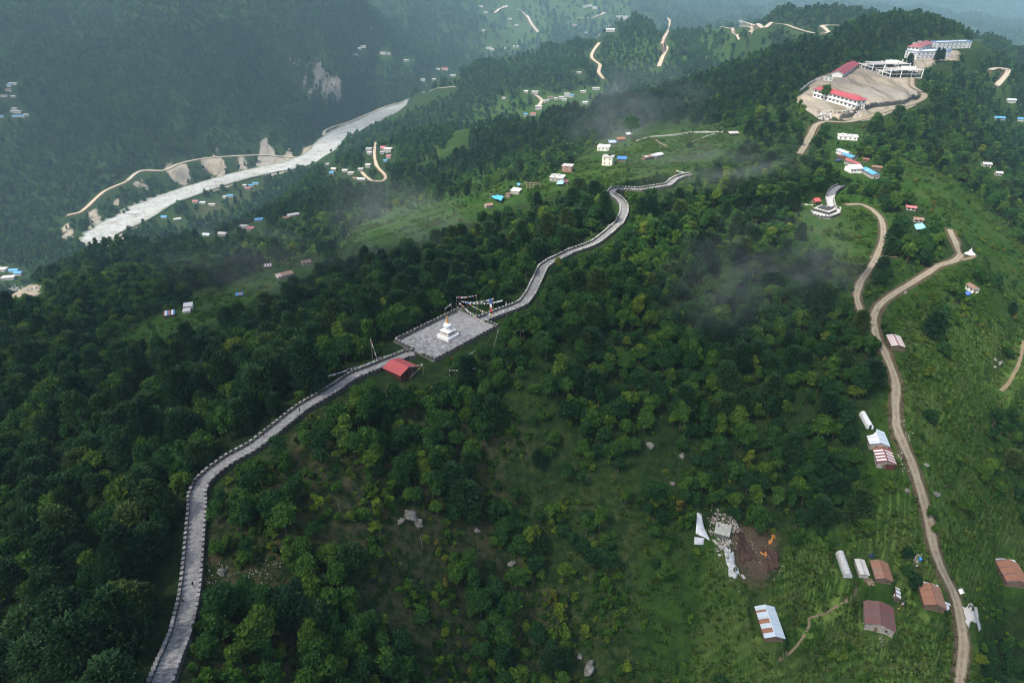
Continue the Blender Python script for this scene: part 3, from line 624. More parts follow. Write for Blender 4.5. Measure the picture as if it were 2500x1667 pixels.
for i, (nm, hw, dd, L) in enumerate(ROADL):
    me = ribbon(L, hw + .0009 * dd, (.04 if nm == 'footpath' else .13) + .0011 * max(dd - 300, 0), 6, .22, i * 17)
    me.materials.append(M_FOOT if nm == 'footpath' else M_ROADO if nm in ('orange_road', 'descending_road', 'hamlet_road', 'cliff_road') else M_ROADW if dd > 900 else M_ROAD)
    tag(link(nm, me), kind='structure')
def river_material():
    t = NT('river_gravel'); p = t.pos(); c = t.attr('across')
    m = t.n('Mapping', {'Vector': p, 'Rotation': (0, 0, R(-38)), 'Scale': (.008, .05, .02)})
    n1 = t.noise(m, 1.6, 6, .65, .6); n2 = t.noise(p, .05, 5, .75); n3 = t.noise(p, .22, 4, .7)
    col = t.mix(t.ramp(n2, .3, .7), (.20, .195, .175), (.37, .36, .33))
    col = t.mix(t.math('MULTIPLY', t.ramp(n3, .5, .62), .85), col, (.10, .105, .095))
    nb = t.noise(m, 3.5, 5, .7, .4); col = t.mix(t.math('MULTIPLY', t.ramp(nb, .52, .66), .8), col, (.085, .10, .075))
    wm = t.ramp(t.math('ABSOLUTE', t.math('SUBTRACT', n1, .5)), .04, .015)
    col = t.mix(wm, col, (.30, .33, .33))
    e = t.ramp(t.math('ADD', t.math('ABSOLUTE', c), t.math('MULTIPLY', t.math('SUBTRACT', n2, .5), 1.0)), .75, 1.0)
    col = t.mix(e, col, (.10, .12, .07))
    return t.done(col, .8, .2, n3, .5, .8)
me = ribbon(river_line, RW, 2.2, 14, .45, 99); me.materials.append(river_material()); tag(link('river', me), kind='structure')

# open ground has to stay in sight over the crowns in front of it
OPEN = []
for poly, z0, z1, *vals in ZONES:
    if vals[0] <= .16 and (z0 >= 300 or z1 <= 480 and z1 > 320 and vals[3] > .9): OPEN.append((poly, z0, z1))
# ------------------------------------------------------------------ foliage
def leaf_material(name, cols, trans=.22, gloss=.65, spec=.1):
    t = NT(name); r_ = t.rnd(); tint = t.attr('tint')
    cr = t.n('ValToRGB', {0: r_}); el = cr.color_ramp.elements
    while len(el) < len(cols): el.new(.5)
    for i, (pos_, c) in enumerate(cols): el[i].position = pos_; el[i].color = (*c, 1)
    col = t.mix(t.math('MULTIPLY', tint, .9), mul((1, 1, 1), 1), (.30, .40, .36)); col = t.mix(1.0, cr, col, 'MULTIPLY')
    col = t.mix(t.math('MULTIPLY', t.ramp(tint, .0, .16), .0), col, col)
    lift = t.mix(t.ramp(tint, .25, .0), (1.12, 1.12, 1.1), (1.9, 1.75, 1.15)); col = t.mix(1.0, col, lift, 'MULTIPLY')
    b = t.n('BsdfPrincipled', {'Base Color': col, 'Roughness': gloss, 'Specular IOR Level': spec})
    tr = t.n('BsdfTranslucent', {'Color': t.mix(1.0, col, (1.3, 1.4, .7), 'MULTIPLY')})
    mx = t.n('MixShader', {0: trans, 1: b, 2: tr}); t.t.links.new(mx.outputs[0], t.out.inputs[0]); return t.mat
M_BROAD = leaf_material('broad_leaves', [(0, (0.0108, 0.0400, 0.0120)), (.3, (0.0184, 0.0600, 0.0144)), (.58, (0.0302, 0.0840, 0.0152)), (.8, (0.0497, 0.1080, 0.0152)), (.965, (0.0756, 0.1300, 0.0168)), (1, (0.1296, 0.1650, 0.0176))])
M_PINE = leaf_material('pine_needles', [(0, (0.0140, 0.0420, 0.0168)), (.5, (0.0227, 0.0580, 0.0200)), (.85, (0.0367, 0.0750, 0.0216)), (1, (0.0562, 0.0850, 0.0208))], .12, .7)
M_SHRUB = leaf_material('shrub_leaves', [(0, (0.0184, 0.0560, 0.0096)), (.4, (0.0346, 0.0940, 0.0120)), (.75, (0.0626, 0.1280, 0.0144)), (.92, (0.1188, 0.1700, 0.0176)), (1, (0.1080, 0.0850, 0.0200))], .3)
M_GRASS = leaf_material('grass_blades', [(0, (0.0324, 0.0720, 0.0112)), (.5, (0.0508, 0.0960, 0.0144)), (.85, (0.0821, 0.1180, 0.0208)), (1, (0.1296, 0.1250, 0.0360))], .4, .7)
M_FAR = leaf_material('distant_leaves', [(0, (0.0097, 0.0360, 0.0128)), (.45, (0.0184, 0.0560, 0.0160)), (.8, (0.0324, 0.0820, 0.0184)), (1, (0.0605, 0.1100, 0.0208))], .14, .8, .04)
def bark(name, col): return simple(name, col, .35, 3, .9, .1)
M_BARK = bark('bark', (.085, .068, .052)); M_BARKG = bark('grey_bark', (.16, .15, .135))

def quads_mesh(name, C, U, V, tint, mat, core=None):
    """one face per leaf spray: diamond-shaped, slightly folded"""
    n = len(C); W = np.cross(U, V); W /= np.maximum(np.linalg.norm(W, axis=1, keepdims=True), 1e-9)
    fold = (np.linalg.norm(U, axis=1, keepdims=True)) * .28 * W
    P = np.stack([C - U, C - V * .8 - fold * .5, C + U, C + V * .8 - fold * .5], 1).reshape(-1, 3)
    Fq = np.arange(n * 4).reshape(n, 4).tolist(); P = P.tolist(); tn = list(tint)
    if core is not None:
        b = len(P); P += core[0]; Fq += [[i + b for i in f] for f in core[1]]; tn += list(np.random.default_rng(len(P)).uniform(.3, 1, len(core[1])))
    me = bpy.data.meshes.new(name); me.from_pydata(P, [], Fq)
    a = me.attributes.new('tint', 'FLOAT', 'FACE'); a.data.foreach_set('value', np.asarray(tn, np.float32))
    me.materials.append(mat); me.update(); return me
def unit(a): return a / np.maximum(np.linalg.norm(a, axis=-1, keepdims=True), 1e-9)
ICO = None
def ico(sub=1):
    bm = bmesh.new(); bmesh.ops.create_icosphere(bm, subdivisions=sub, radius=1.0)
    v = np.array([x.co[:] for x in bm.verts]); f = [[x.index for x in q.verts] for q in bm.faces]; bm.free(); return v, f
ICO_V, ICO_F = ico(1)
def broad_crown(seed, H, W, nl, n, size, mat, flat=.8, name='crown', base=.28, tall=0.0):
    g = np.random.default_rng(seed)
    lob = []
    for i in range(nl):
        a = g.uniform(0, 6.283); rr = W * .5 * math.sqrt(g.uniform(0, 1)) * .62; z = H * g.uniform(base + .12, .86)
        k = 1 - .55 * abs((z / H - .5) / .5) ** 2 * (1 if z > H * .5 else .5)
        lob.append((rr * math.cos(a) * k * 1.15, rr * math.sin(a) * k * 1.15, z, W * g.uniform(.12, .26)))
    lob.append((g.normal(0, .05 * W), g.normal(0, .05 * W), H * .58, W * .28)); lob.append((g.normal(0, .05 * W), g.normal(0, .05 * W), H * (.84 + tall), W * .2))
    lob = np.array(lob)
    pick = g.choice(len(lob), n * 3, p=lob[:, 3] ** 2 / (lob[:, 3] ** 2).sum()); d = unit(g.normal(0, 1, (n * 3, 3)))
    d[:, 2] = np.where(d[:, 2] < -.35, -d[:, 2], d[:, 2])
    P = lob[pick, :3] + d * (lob[pick, 3] * g.uniform(.78, 1.12, n * 3) * (1 + .35 * (g.uniform(0, 1, n * 3) > .86)))[:, None] * np.array([1, 1, flat])
    ins = np.zeros(len(P), bool)
    for L in lob: ins |= ((P[:, 0] - L[0]) ** 2 + (P[:, 1] - L[1]) ** 2 + ((P[:, 2] - L[2]) / flat) ** 2) < (L[3] * .7) ** 2
    k = np.nonzero(~ins)[0][:n]; P = P[k]; d = d[k]; n = len(P)
    nr = unit(d * .55 + np.array([0, 0, .4]) + g.normal(0, .62, (n, 3)))
    U = unit(np.cross(nr, g.normal(0, 1, (n, 3)))); V = np.cross(nr, U); s = size * g.uniform(.55, 1.25, (n, 1))
    clump = vnoise(P[:, 0] * 1.1 + seed, P[:, 1] * 1.1 + P[:, 2] * .9, seed)
    tint = np.clip(clump * .7 + g.uniform(-.1, .5, n), 0, 1)
    cv = []; cf = []
    for L in lob:
        b = len(cv); q = ICO_V * L[3] * .66 * (1 + g.uniform(-.18, .1, (len(ICO_V), 1))) * np.array([1, 1, flat]) + L[:3]
        cv += q.tolist(); cf += [[i + b for i in f] for f in ICO_F]
    return quads_mesh(name, P, U * s, V * s * .72, tint, mat, (cv, cf))
def pine_crown(seed, H, W, n, size, mat, name='crown', round_=.6):
    g = np.random.default_rng(seed); P = []; U = []; N = []
    nb = max(40, n // 14)
    for i in range(nb):
        u = (i + g.uniform(0, 1)) / nb; z = H * (.16 + .80 * u ** .92)
        prof = (1 - ((z / H - .16) / .86) ** 1.7) * (1 - round_) + round_ * math.sqrt(max(0, 1 - ((z / H - .42) / .6) ** 2)); prof = max(prof, .06)
        L = W * .5 * prof * g.uniform(.78, 1.12); a = i * 2.39996 + g.normal(0, .2); up = .10 + .5 * (z / H) ** 2 + g.normal(0, .07)
        m = max(4, int(n / nb * (.5 + prof)))
        t = np.sqrt(g.uniform(.06, 1, m)); dirv = np.array([math.cos(a), math.sin(a), up])
        side = np.array([-math.sin(a), math.cos(a), 0])
        sp = g.normal(0, .13, m) * L * (1.1 - .3 * t)
        Q = np.array([0, 0, z]) + np.outer(t * L, dirv) + np.outer(sp, side) + np.outer(g.normal(0, .05, m) * L - .12 * L * t * t, [0, 0, 1])
        P.append(Q); U.append(unit(dirv + g.normal(0, .45, (m, 3)) + np.array([0, 0, .35]))); N.append(g.normal(0, 1, (m, 3)) * .5 + np.array([0, 0, 1]) + dirv * .4)
    P = np.vstack(P); U = np.vstack(U); N = np.vstack(N); n = len(P)
    V = unit(np.cross(U, N)); s = size * g.uniform(.6, 1.25, (n, 1))
    tint = np.clip(vnoise(P[:, 0] * .9 + seed, P[:, 1] * .9 + P[:, 2], seed) * .7 + g.uniform(0, .4, n), 0, 1)
    cv = []; cf = []
    for k in range(5):
        zc_ = H * (.26 + .14 * k); r_ = W * .5 * (.78, .74, .62, .44, .22)[k] * .7; b = len(cv)
        q = ICO_V * np.array([r_, r_, H * .12]) * (1 + g.uniform(-.22, .12, (len(ICO_V), 1))) + np.array([0, 0, zc_]); cv += q.tolist(); cf += [[i + b for i in f] for f in ICO_F]
    return quads_mesh(name, P, U * s, V * s * .6, tint, mat, (cv, cf))
def trunk_mesh(seed, H, r, mat, limbs=5, W=4.0, lean=.04):
    g = random.Random(seed); mb = MB(); top = H * .72; pts = [Vector((g.uniform(-lean, lean) * H * k, g.uniform(-lean, lean) * H * k, -.5 + (top + .5) * k)) for k in (0, .33, .66, 1)]
    for i in range(3): mb.bar(pts[i], pts[i + 1], r * (1 - .28 * i), 0, 6, r * (1 - .28 * (i + 1)))
    for i in range(limbs):
        a = i * 2.4 + g.uniform(-.4, .4); z = H * g.uniform(.28, .6); b = Vector((0, 0, z)); e = Vector((math.cos(a) * W * .3, math.sin(a) * W * .3, z + H * g.uniform(.1, .22)))
        mb.bar(b, e, r * .45, 0, 5, r * .15)
    return mb.mesh('trunk', mat)
def tuft_mesh(seed, n, h, spread, mat):
    g = np.random.default_rng(seed); a = g.uniform(0, 6.283, n); r_ = spread * np.sqrt(g.uniform(0, 1, n)); C = np.c_[r_ * np.cos(a), r_ * np.sin(a), h * g.uniform(.25, .6, n)]
    U = unit(np.c_[np.cos(a) * .6, np.sin(a) * .6, np.ones(n)] + g.normal(0, .35, (n, 3))); V = unit(np.cross(U, g.normal(0, 1, (n, 3)))); s = h * g.uniform(.4, .75, (n, 1))
    return quads_mesh('grass', C, U * s, V * s * .45, g.uniform(0, 1, n), mat)
SRC = {}
def src(kind, i, crown, trunk, H, W): SRC.setdefault(kind, []).append((crown, trunk, H, W))
for i, (H_, W_) in enumerate([(7.5, 6.2), (9.0, 6.6), (6.2, 5.6), (8.6, 5.0), (10.5, 7.6), (7.0, 7.2), (9.5, 5.4)]):
    src('broad', i, broad_crown(100 + i, H_, W_, 12 + i, 1700, .41, M_BROAD, .85), trunk_mesh(i, H_, .17 + .012 * H_, M_BARK, 6, W_), H_, W_)
for i, (H_, W_, rd_) in enumerate([(10.5, 8.6, .75), (12.5, 9.4, .62), (9.5, 8.2, .85), (13.0, 8.2, .5)]):
    src('pine', i, pine_crown(200 + i, H_, W_, 3200, .40, M_PINE, 'crown', rd_), trunk_mesh(20 + i, H_ * 1.15, .2, M_BARK, 0, W_, .01), H_, W_)
for i, (H_, W_) in enumerate([(2.2, 2.4), (1.6, 2.1), (2.9, 2.3), (1.2, 1.6)]):
    src('shrub', i, broad_crown(300 + i, H_, W_, 5, 260, .25, M_SHRUB, .9, 'foliage', .05), trunk_mesh(40 + i, H_, .05, M_BARK, 3, W_), H_, W_)
for i, (H_, W_) in enumerate([(9.5, 8.5), (11, 9), (8.2, 7.6)]):
    src('far', i, broad_crown(400 + i, H_, W_, 7, 130, 1.05, M_FAR, .85, 'crown', .15), trunk_mesh(60 + i, H_, .25, M_BARK, 0, W_), H_, W_)
src('far', 3, pine_crown(410, 12, 7.5, 170, 1.3, M_FAR, 'crown', .4), trunk_mesh(64, 12, .25, M_BARK, 0, 7), 12, 7.5)
for i in range(3): SRC.setdefault('tuft', []).append((tuft_mesh(500 + i, 26, .55, .6, M_GRASS), None, .6, 1.0))

# ------------------------------------------------------------------ where the plants stand
KW, KH = 625, 417
KEEP = np.zeros((KH, KW), np.float32)        # farthest depth that has to stay in sight, per 4 x 4 pixels
for poly, z0, z1 in OPEN:
    xs = [a for a, b in poly]; ys = [b for a, b in poly]
    I = np.nonzero((GZC > z0) & (GZC < z1) & (GPX > min(xs)) & (GPX < max(xs)) & (GPY > min(ys)) & (GPY < max(ys)) & (GPX > 0) & (GPX < 2499) & (GPY > 0) & (GPY < 1666))
    k = inpoly(GPX[I], GPY[I], poly); cx_ = (GPX[I][k] / 4).astype(int); cy_ = (GPY[I][k] / 4).astype(int)
    for ox in (0, 1): KEEP[np.clip(cy_, 0, KH - 1), np.clip(cx_ + ox, 0, KW - 1)] = GZC[I][k] * .96
for s_ in (-.8, -.3, .3, .8):
    d_ = np.gradient(river_line[:, :2], axis=0); d_ /= np.linalg.norm(d_, axis=1, keepdims=True); Q_ = np.c_[river_line[:, 0] - d_[:, 1] * RW * s_, river_line[:, 1] + d_[:, 0] * RW * s_, river_line[:, 2]]
    a_, b_, c_ = project(Q_); k_ = (a_ > 0) & (a_ < 2496) & (b_ > 0) & (b_ < 592)
    for ox in (-1, 0, 1): KEEP[(b_[k_] / 4).astype(int), np.clip((a_[k_] / 4).astype(int) + ox, 0, KW - 1)] = c_[k_]
KEEPD = []                                   # (x, y, radius) kept clear on the ground
def keep_disc(px, py, r_, depth):
    x0, x1, y0, y1 = int((px - r_) / 4), int((px + r_) / 4) + 1, int((py - r_) / 4), int((py + r_) / 4) + 1
    x0, y0, x1, y1 = max(x0, 0), max(y0, 0), max(x1, 0), max(y1, 0); KEEP[y0:y1, x0:x1] = np.maximum(KEEP[y0:y1, x0:x1], depth)
def keep_line(pts, wpx, P=None):
    for a, b in zip(pts[:-1], pts[1:]):
        n = max(2, int(math.hypot(b[0] - a[0], b[1] - a[1]) / 4))
        for k in range(n + 1):
            x = a[0] + (b[0] - a[0]) * k / n; y = a[1] + (b[1] - a[1]) * k / n
            if P is None: z_ = project(hit(x, y))[2] if k % 4 == 0 else z_
            keep_disc(x, y, wpx, z_)
def keep_box(x0, y0, x1, y1, depth, clear=None):
    keep_disc((x0 + x1) / 2, (y0 + y1) / 2, 1, depth)
    KEEP[max(0, int(y0 / 4)):int(y1 / 4) + 1, max(0, int(x0 / 4)):int(x1 / 4) + 1] = depth
    if clear:
        KEEPD.append(clear)
# ------------------------------------------------------------------ building materials
def tin(name, col, rust=0.0, rough=.55, var=.2, spec=.35):
    t = NT(name); p = t.obj(); m = t.n('Mapping', {'Vector': p, 'Scale': (3.0, .45, 1)}); n1 = t.noise(m, 1.4, 5, .7); n2 = t.noise(p, 1.1, 5, .65); n3 = t.noise(p, 7, 3, .6)
    c = t.mix(t.ramp(n1, .3, .7), mul(col, 1 - var), mul(col, 1 + var)); c = t.mix(t.math('MULTIPLY', t.rnd(), .5 if rust > .2 else .25), c, mul(col, .5))
    if rust: c = t.mix(t.ramp(t.math('ADD', n2, t.math('MULTIPLY', n3, .25)), .78 - rust * .5, .92 - rust * .5), c, (.20, .085, .045))
    c = t.mix(t.math('MULTIPLY', t.ramp(n3, .55, .8), .25), c, mul(col, .5))
    return t.done(c, rough, spec, n1, .15, .02)
T = dict(
 maroon=tin('maroon_tin', (.118, .062, .060), .18, var=.3), maroon2=tin('dark_maroon_tin', (.155, .045, .042), .1), rust=tin('rusty_tin', (.25, .145, .10), .5, var=.35), rust2=tin('dark_rust_tin', (.14, .066, .045), .55, var=.35),
 brown=tin('brown_tin', (.21, .15, .115), .4, var=.35), white=tin('white_tin', (.62, .62, .60), .05), pale=tin('pale_grey_tin', (.45, .44, .43), .12), grey=tin('grey_tin', (.30, .32, .34), .1),
 blue=tin('blue_tin', (.045, .17, .38), 0), blue2=tin('bright_blue_tin', (.065, .24, .44), 0), bluegrey=tin('weathered_zinc', (.36, .44, .50), .16), zinc=tin('zinc', (.47, .54, .58), .08), red=tin('red_tin', (.36, .07, .07), 0), redschool=tin('crimson_tin', (.27, .05, .06), 0), pink=tin('faded_red_tin', (.37, .12, .125), 0),
 darkred=tin('dark_red_boards', (.085, .028, .026), 0))
M_STONEW = simple('rubble_stone', (.27, .255, .225), .45, 2.2, .9, .1, 0, .8); M_PLASTER = simple('white_plaster', (.66, .65, .61), .12, .7, .85, .15); M_CONC = simple('grey_concrete', (.31, .305, .285), .22, .8, .9, .12); M_CREAM = simple('cream_plaster', (.60, .60, .50), .1, .6, .85, .15)
M_WOOD = simple('weathered_wood', (.115, .085, .062), .4, 2.5, .9, .1); M_WOODL = simple('pale_timber', (.33, .26, .19), .3, 2.5, .9, .1); M_DARK = simple('dark_opening', (.012, .012, .013), .2, 2, .6, .3); M_BLUEP = simple('blue_paint', (.12, .22, .38), .15, 1, .7, .2); M_WHITEP = simple('white_paint', (.74, .74, .71), .1, 1.2, .7, .2)
M_PLASTIC = simple('greenhouse_plastic', (.40, .42, .43), .22, 1.4, .45, .4); M_TARP = simple('pale_tarpaulin', (.52, .54, .55), .25, 1.6, .5, .35); M_TARPB = simple('blue_tarpaulin', (.06, .30, .60), .25, 1.3, .5, .3); M_NAVY = simple('navy_tarpaulin', (.02, .035, .12), .3, 2, .5, .3)
t = NT('window_glass'); M_GLASS = t.done(t.mix(t.noise(t.obj(), 1.3, 2), (.015, .018, .022), (.05, .06, .07)), .12, .6)
def at_plot(name, pl, label, cat, group=None): return tag(empty(name, (pl['c'][0], pl['c'][1], pl['z']), pl['a']), label, cat, group)
SHEETS = {}
def sheet_mesh(w, l, mat, n=5):
    key = (round(w, 2), round(l, 2), mat.name)
    if key in SHEETS: return SHEETS[key]
    mb = MB(); h = .035; k = 2 * n + 1; xs = [-w / 2 + w * i / (k - 1) for i in range(k)]; P = []
    for y in (0, l): P += [(x, y, h + (h if i % 2 else 0)) for i, x in enumerate(xs)]
    P += [(-w / 2, 0, 0), (w / 2, 0, 0), (w / 2, l, 0), (-w / 2, l, 0)]; b = 2 * k
    Fs = [(i, i + 1, k + i + 1, k + i) for i in range(k - 1)] + [(b, b + 3, b + 2, b + 1), (b, 0, k, b + 3), (k - 1, b + 1, b + 2, 2 * k - 1), tuple([b + 1] + list(range(k - 1, -1, -1)) + [b]), tuple([b + 3] + list(range(k, 2 * k)) + [b + 2])]
    mb.add(P, Fs); SHEETS[key] = mb.mesh('roof_sheet', mat); return SHEETS[key]
def gable_walls(pl, mat, found=1.8, name='wall', root=None, inset=.0):
    L, W, h, r_ = pl['L'] / 2 - inset, pl['W'] / 2 - inset, pl['wall'], pl['rise'] * .96; mb = MB()
    prof = [(-W, -found), (W, -found), (W, h), (0, h + r_), (-W, h)]; P = [(-L, y, z) for y, z in prof] + [(L, y, z) for y, z in prof]; n = 5
    mb.add(P, [tuple(range(n)), tuple(range(2 * n - 1, n - 1, -1))] + [(i, n + i, n + (i + 1) % n, (i + 1) % n) for i in range(n)]); return mb.build(name, mat, root)
def sheet_roof(root, pl, pick, over=.35, sw=.82, seed=0, cap='maroon', endover=.3):
    g = random.Random(seed); Lr = pl['L'] + 2 * endover; n = max(2, round(Lr / sw)); w_ = Lr / n; half = pl['W'] / 2; sl = math.atan2(pl['rise'], half); l = (half + over) / math.cos(sl); z = pl['wall'] + pl['rise'] + .02
    for side in (0, 1):
        for i in range(n):
            x = -Lr / 2 + w_ * (i + .5); me = sheet_mesh(w_ + .02, l, T[pick(i, side, g)])
            o = link('roof_sheet', me, root, (x, 0, z + g.uniform(0, .03) + .012 * (i % 2)), (-sl + g.uniform(-.012, .012), 0, 0 if side == 0 else math.pi))
    if cap:
        mb = MB(); mb.add([(-Lr / 2, -.22, -.03), (Lr / 2, -.22, -.03), (Lr / 2, 0, .1), (-Lr / 2, 0, .1), (Lr / 2, .22, -.03), (-Lr / 2, .22, -.03)], [(0, 1, 2, 3), (3, 2, 4, 5), (0, 5, 4, 1), (0, 3, 5), (1, 4, 2)]); mb.build('ridge_cap', T[cap], root, loc=(0, 0, z + .07))
WINM = {}
def window(root, x, y, z, ang, w=1.1, h=1.1, frame=None, pane=None, name='window', mull=True):
    frame = frame or M_WHITEP; pane = pane or M_GLASS; key = (round(w, 2), round(h, 2), frame.name, pane.name, mull)
    if key not in WINM:
        a = MB(); f = .09
        a.box((0, 0, h / 2), (w / 2 + f, .06, f / 2)); a.box((0, 0, -h / 2), (w / 2 + f, .1, f / 2)); a.box((-w / 2, 0, 0), (f / 2, .055, h / 2 - f / 2)); a.box((w / 2, 0, 0), (f / 2, .055, h / 2 - f / 2))
        if mull: a.box((0, 0, 0), (f / 3, .05, h / 2 - f / 2))
        b = MB(); b.box((0, .01, 0), (w / 2 - f / 2, .025, h / 2 - f / 2)); WINM[key] = (a.mesh('window', frame), b.mesh('pane', pane))
    o = link(name, WINM[key][0], root, (x, y, z), (0, 0, ang)); link('pane', WINM[key][1], o); return o
def door(root, x, y, z, ang, w=.95, h=1.95, mat=None):
    mb = MB(); mb.box((0, 0, h / 2), (w / 2, .05, h / 2)); o = mb.build('door', mat or M_WOOD, root, loc=(x, y, z), rot=(0, 0, ang)); k = MB(); k.box((w * .35, -.07, h * .5), (.04, .03, .1)); k.build('handle', M_DARK, o); return o
def gable_house(name, label, key, wallmat, pick, cat='house', cap='maroon', doors=True, over=.35, seed=0, group=None, sw=.82, front='end'):
    pl = PLOTS[key]; root = at_plot(name, pl, label, cat, group); gable_walls(pl, wallmat, root=root, inset=.05); sheet_roof(root, pl, pick, over, sw, seed, cap)
    L, W = pl['L'] / 2, pl['W'] / 2
    if doors:
        for sx in (1,):
            door(root, sx * (L - .03), -W * .25, 0, math.pi / 2 if sx > 0 else -math.pi / 2); window(root, sx * (L - .03), W * .45, pl['wall'] * .6, math.pi / 2, .8, .8, M_WOOD)
        for k in range(max(1, int(L))):
            x = -L + (k + .5) * 2 * L / max(1, int(L)); window(root, x, -W + .02, pl['wall'] * .58, 0, .8, .8, M_WOOD); window(root, x, W - .02, pl['wall'] * .58, math.pi, .8, .8, M_WOOD)
    keep_roof(pl); return root
def keep_roof(pl, k=1.0):
    s = F / pl['zc']; r_ = .5 * max(pl['L'], pl['W']); ca, sa = math.cos(pl['a']), math.sin(pl['a'])
    for i in np.linspace(-1, 1, 7):
        for j in np.linspace(-1, 1, 5):
            for hz in (.4, 1.0):
                x = i * pl['L'] / 2; y = j * pl['W'] / 2; a, b, c = project(np.array([pl['c'][0] + ca * x - sa * y, pl['c'][1] + sa * x + ca * y, pl['z'] + pl['wall'] * hz])); keep_disc(float(a), float(b), 5, float(c))
    h = max(0, pl['L'] - pl['W']) / 2
    for i in (-1, 0, 1): KEEPD.append((pl['c'][0] + ca * h * i, pl['c'][1] + sa * h * i, pl['W'] * .62 + .8))

# ------------------------------------------------------------------ hamlet under the eastern road
r = gable_house('village_house', 'largest hamlet house with a maroon tin roof and rubble stone walls', 'maroon', M_STONEW, lambda i, s, g: 'maroon' if g.random() < .9 else 'maroon2', seed=1)
pl = PLOTS['maroon']; g = random.Random(3)
for i in range(6):
    w_ = pl['W'] * .17; me = sheet_mesh(w_, 2.1, T[['bluegrey', 'zinc', 'white', 'pale', 'bluegrey', 'white'][i]]); link('lean_to_sheet', me, r, (-pl['L'] / 2 - .15, pl['W'] * (.42 - .155 * i), 2.3 + g.uniform(-.1, .1)), (-.22 + g.uniform(-.05, .05), g.uniform(-.04, .04), math.pi / 2))
gable_house('striped_shed', 'small shed with grey and maroon striped roof beside the maroon-roofed house', 'striped_shed', M_WOOD, lambda i, s, g: 'maroon' if i % 3 == 1 else 'zinc', 'shed', seed=2, sw=.6, over=.25)
r = gable_house('rusty_house', 'village house with rusty striped tin roof right beside the dirt road', 'rust', M_WOOD, lambda i, s, g: ('rust2' if i % 4 == 3 else 'rust') if s else ('brown' if i % 3 else 'rust'), cap='rust2', seed=3)
pl = PLOTS['rust']
for i in range(4): link('lean_to_sheet', sheet_mesh(1.1, 2.2, T[('zinc', 'white', 'bluegrey', 'white')[i]]), r, (-pl['L'] / 2 - .2, pl['W'] * .42 - 1.12 * i, 2.2), (-.2, 0, math.pi / 2))
link('side_sheet', sheet_mesh(1.0, 2.3, T['bluegrey']), r, (.9, pl['W'] / 2 + .2, 1.6), (-.25, 0, 0))
gable_house('brown_shed', 'brown rusted tin shed next to the pale flat-roofed shed', 'brown_shed', M_WOOD, lambda i, s, g: 'brown' if g.random() < .75 else 'rust', 'shed', cap='rust2', seed=4)
gable_house('pale_shed', 'narrow pale grey tin shed between greenhouse and brown shed', 'white_shed', M_CONC, lambda i, s, g: 'pale', 'shed', cap='grey', seed=5, over=.15, doors=False)
gable_house('zinc_house', 'long blue-grey zinc roofed house with rusty red stripes on the lower slope', 'blue_tin', M_WOOD, lambda i, s, g: 'rust2' if (s == 1 and i in (2, 6, 10, 11)) else ('rust' if (s == 1 and i == 7) else 'bluegrey'), cap='zinc', seed=6)
r = gable_house('rusty_house', 'dark rusty tin house at the right edge beyond the dirt road', 'edge_house', M_WOOD, lambda i, s, g: 'rust2' if (i % 4 and s) else 'rust' if not s else 'maroon', cap='rust2', seed=7)
pl = PLOTS['edge_house']
for i in range(5): link('lean_to_sheet', sheet_mesh(1.35, 2.0, T[('zinc', 'bluegrey', 'zinc', 'grey', 'bluegrey')[i]]), r, (-pl['L'] / 2 - .2, pl['W'] * .42 - 1.37 * i, 2.2), (-.15, 0, math.pi / 2))
r = gable_house('roadside_house', 'house by the road with red and white striped tin roof', 'roadside_red', M_STONEW, lambda i, s, g: 'maroon2' if i % 2 else ('rust' if i < 3 else 'white'), cap='maroon2', seed=8)
pl = PLOTS['roadside_red']; mb = MB(); mb.box((pl['L'] / 2 + .04, pl['W'] * .22, 1.1), (.04, pl['W'] * .26, 1.2)); mb.build('boarded_front', T['darkred'], r)
gable_house('roadside_house', 'pale blue zinc roofed house joined behind the red and white striped house', 'roadside_blue', M_STONEW, lambda i, s, g: 'white' if (s and g.random() < .3) else ('zinc' if g.random() < .5 else 'bluegrey'), cap='zinc', seed=9)
gable_house('striped_shelter', 'open shelter with maroon and white striped roof on posts above the road', 'shelter', M_WOOD, lambda i, s, g: 'maroon2' if i % 2 else 'white', 'shelter', cap='maroon2', seed=10)
gable_house('lone_house', 'small white-walled house with brown roof alone on the terraced field', 'lone_house', M_PLASTER, lambda i, s, g: 'maroon' if i % 2 else 'brown', seed=11)
def barrel(name, label, key, seed=0, cover=None):
    pl = PLOTS[key]; root = at_plot(name, pl, label, 'greenhouse'); L, W = pl['L'] / 2, pl['W'] / 2; h = pl['wall'] + pl['rise']; mb = MB(); n = 12; m = 14; P = []; g = random.Random(seed)
    for j in range(m + 1):
        x = -L + 2 * L * j / m; sag = -.05 if j % 2 else 0
        for i in range(n + 1):
            a = math.pi * i / n; P.append((x, math.cos(a) * (W + sag), max(0, math.sin(a)) ** .7 * (h + sag) + g.uniform(-.015, .015) - .3 * (i in (0, n))))
    k = n + 1; mb.add(P, [(j * k + i, j * k + i + 1, (j + 1) * k + i + 1, (j + 1) * k + i) for j in range(m) for i in range(n)] + [tuple(range(n, -1, -1)), tuple(m * k + i for i in range(k))]); mb.build('cover', cover or M_PLASTIC, root)
    for j in range(0, m + 1, 2):
        x = -L + 2 * L * j / m; hb = MB()
        for i in range(0, n, 2): hb.bar((x, math.cos(math.pi * i / n) * (W + .04), math.sin(math.pi * i / n) ** .7 * (h + .04)), (x, math.cos(math.pi * (i + 2) / n) * (W + .04), max(0, math.sin(math.pi * (i + 2) / n)) ** .7 * (h + .04)), .035)
        hb.build('hoop', M_CONC, root)
    d = MB(); d.box((L + .03, 0, h * .4), (.03, W * .35, h * .4)); d.build('door', M_DARK if seed else M_PLASTIC, root); keep_roof(pl); return root
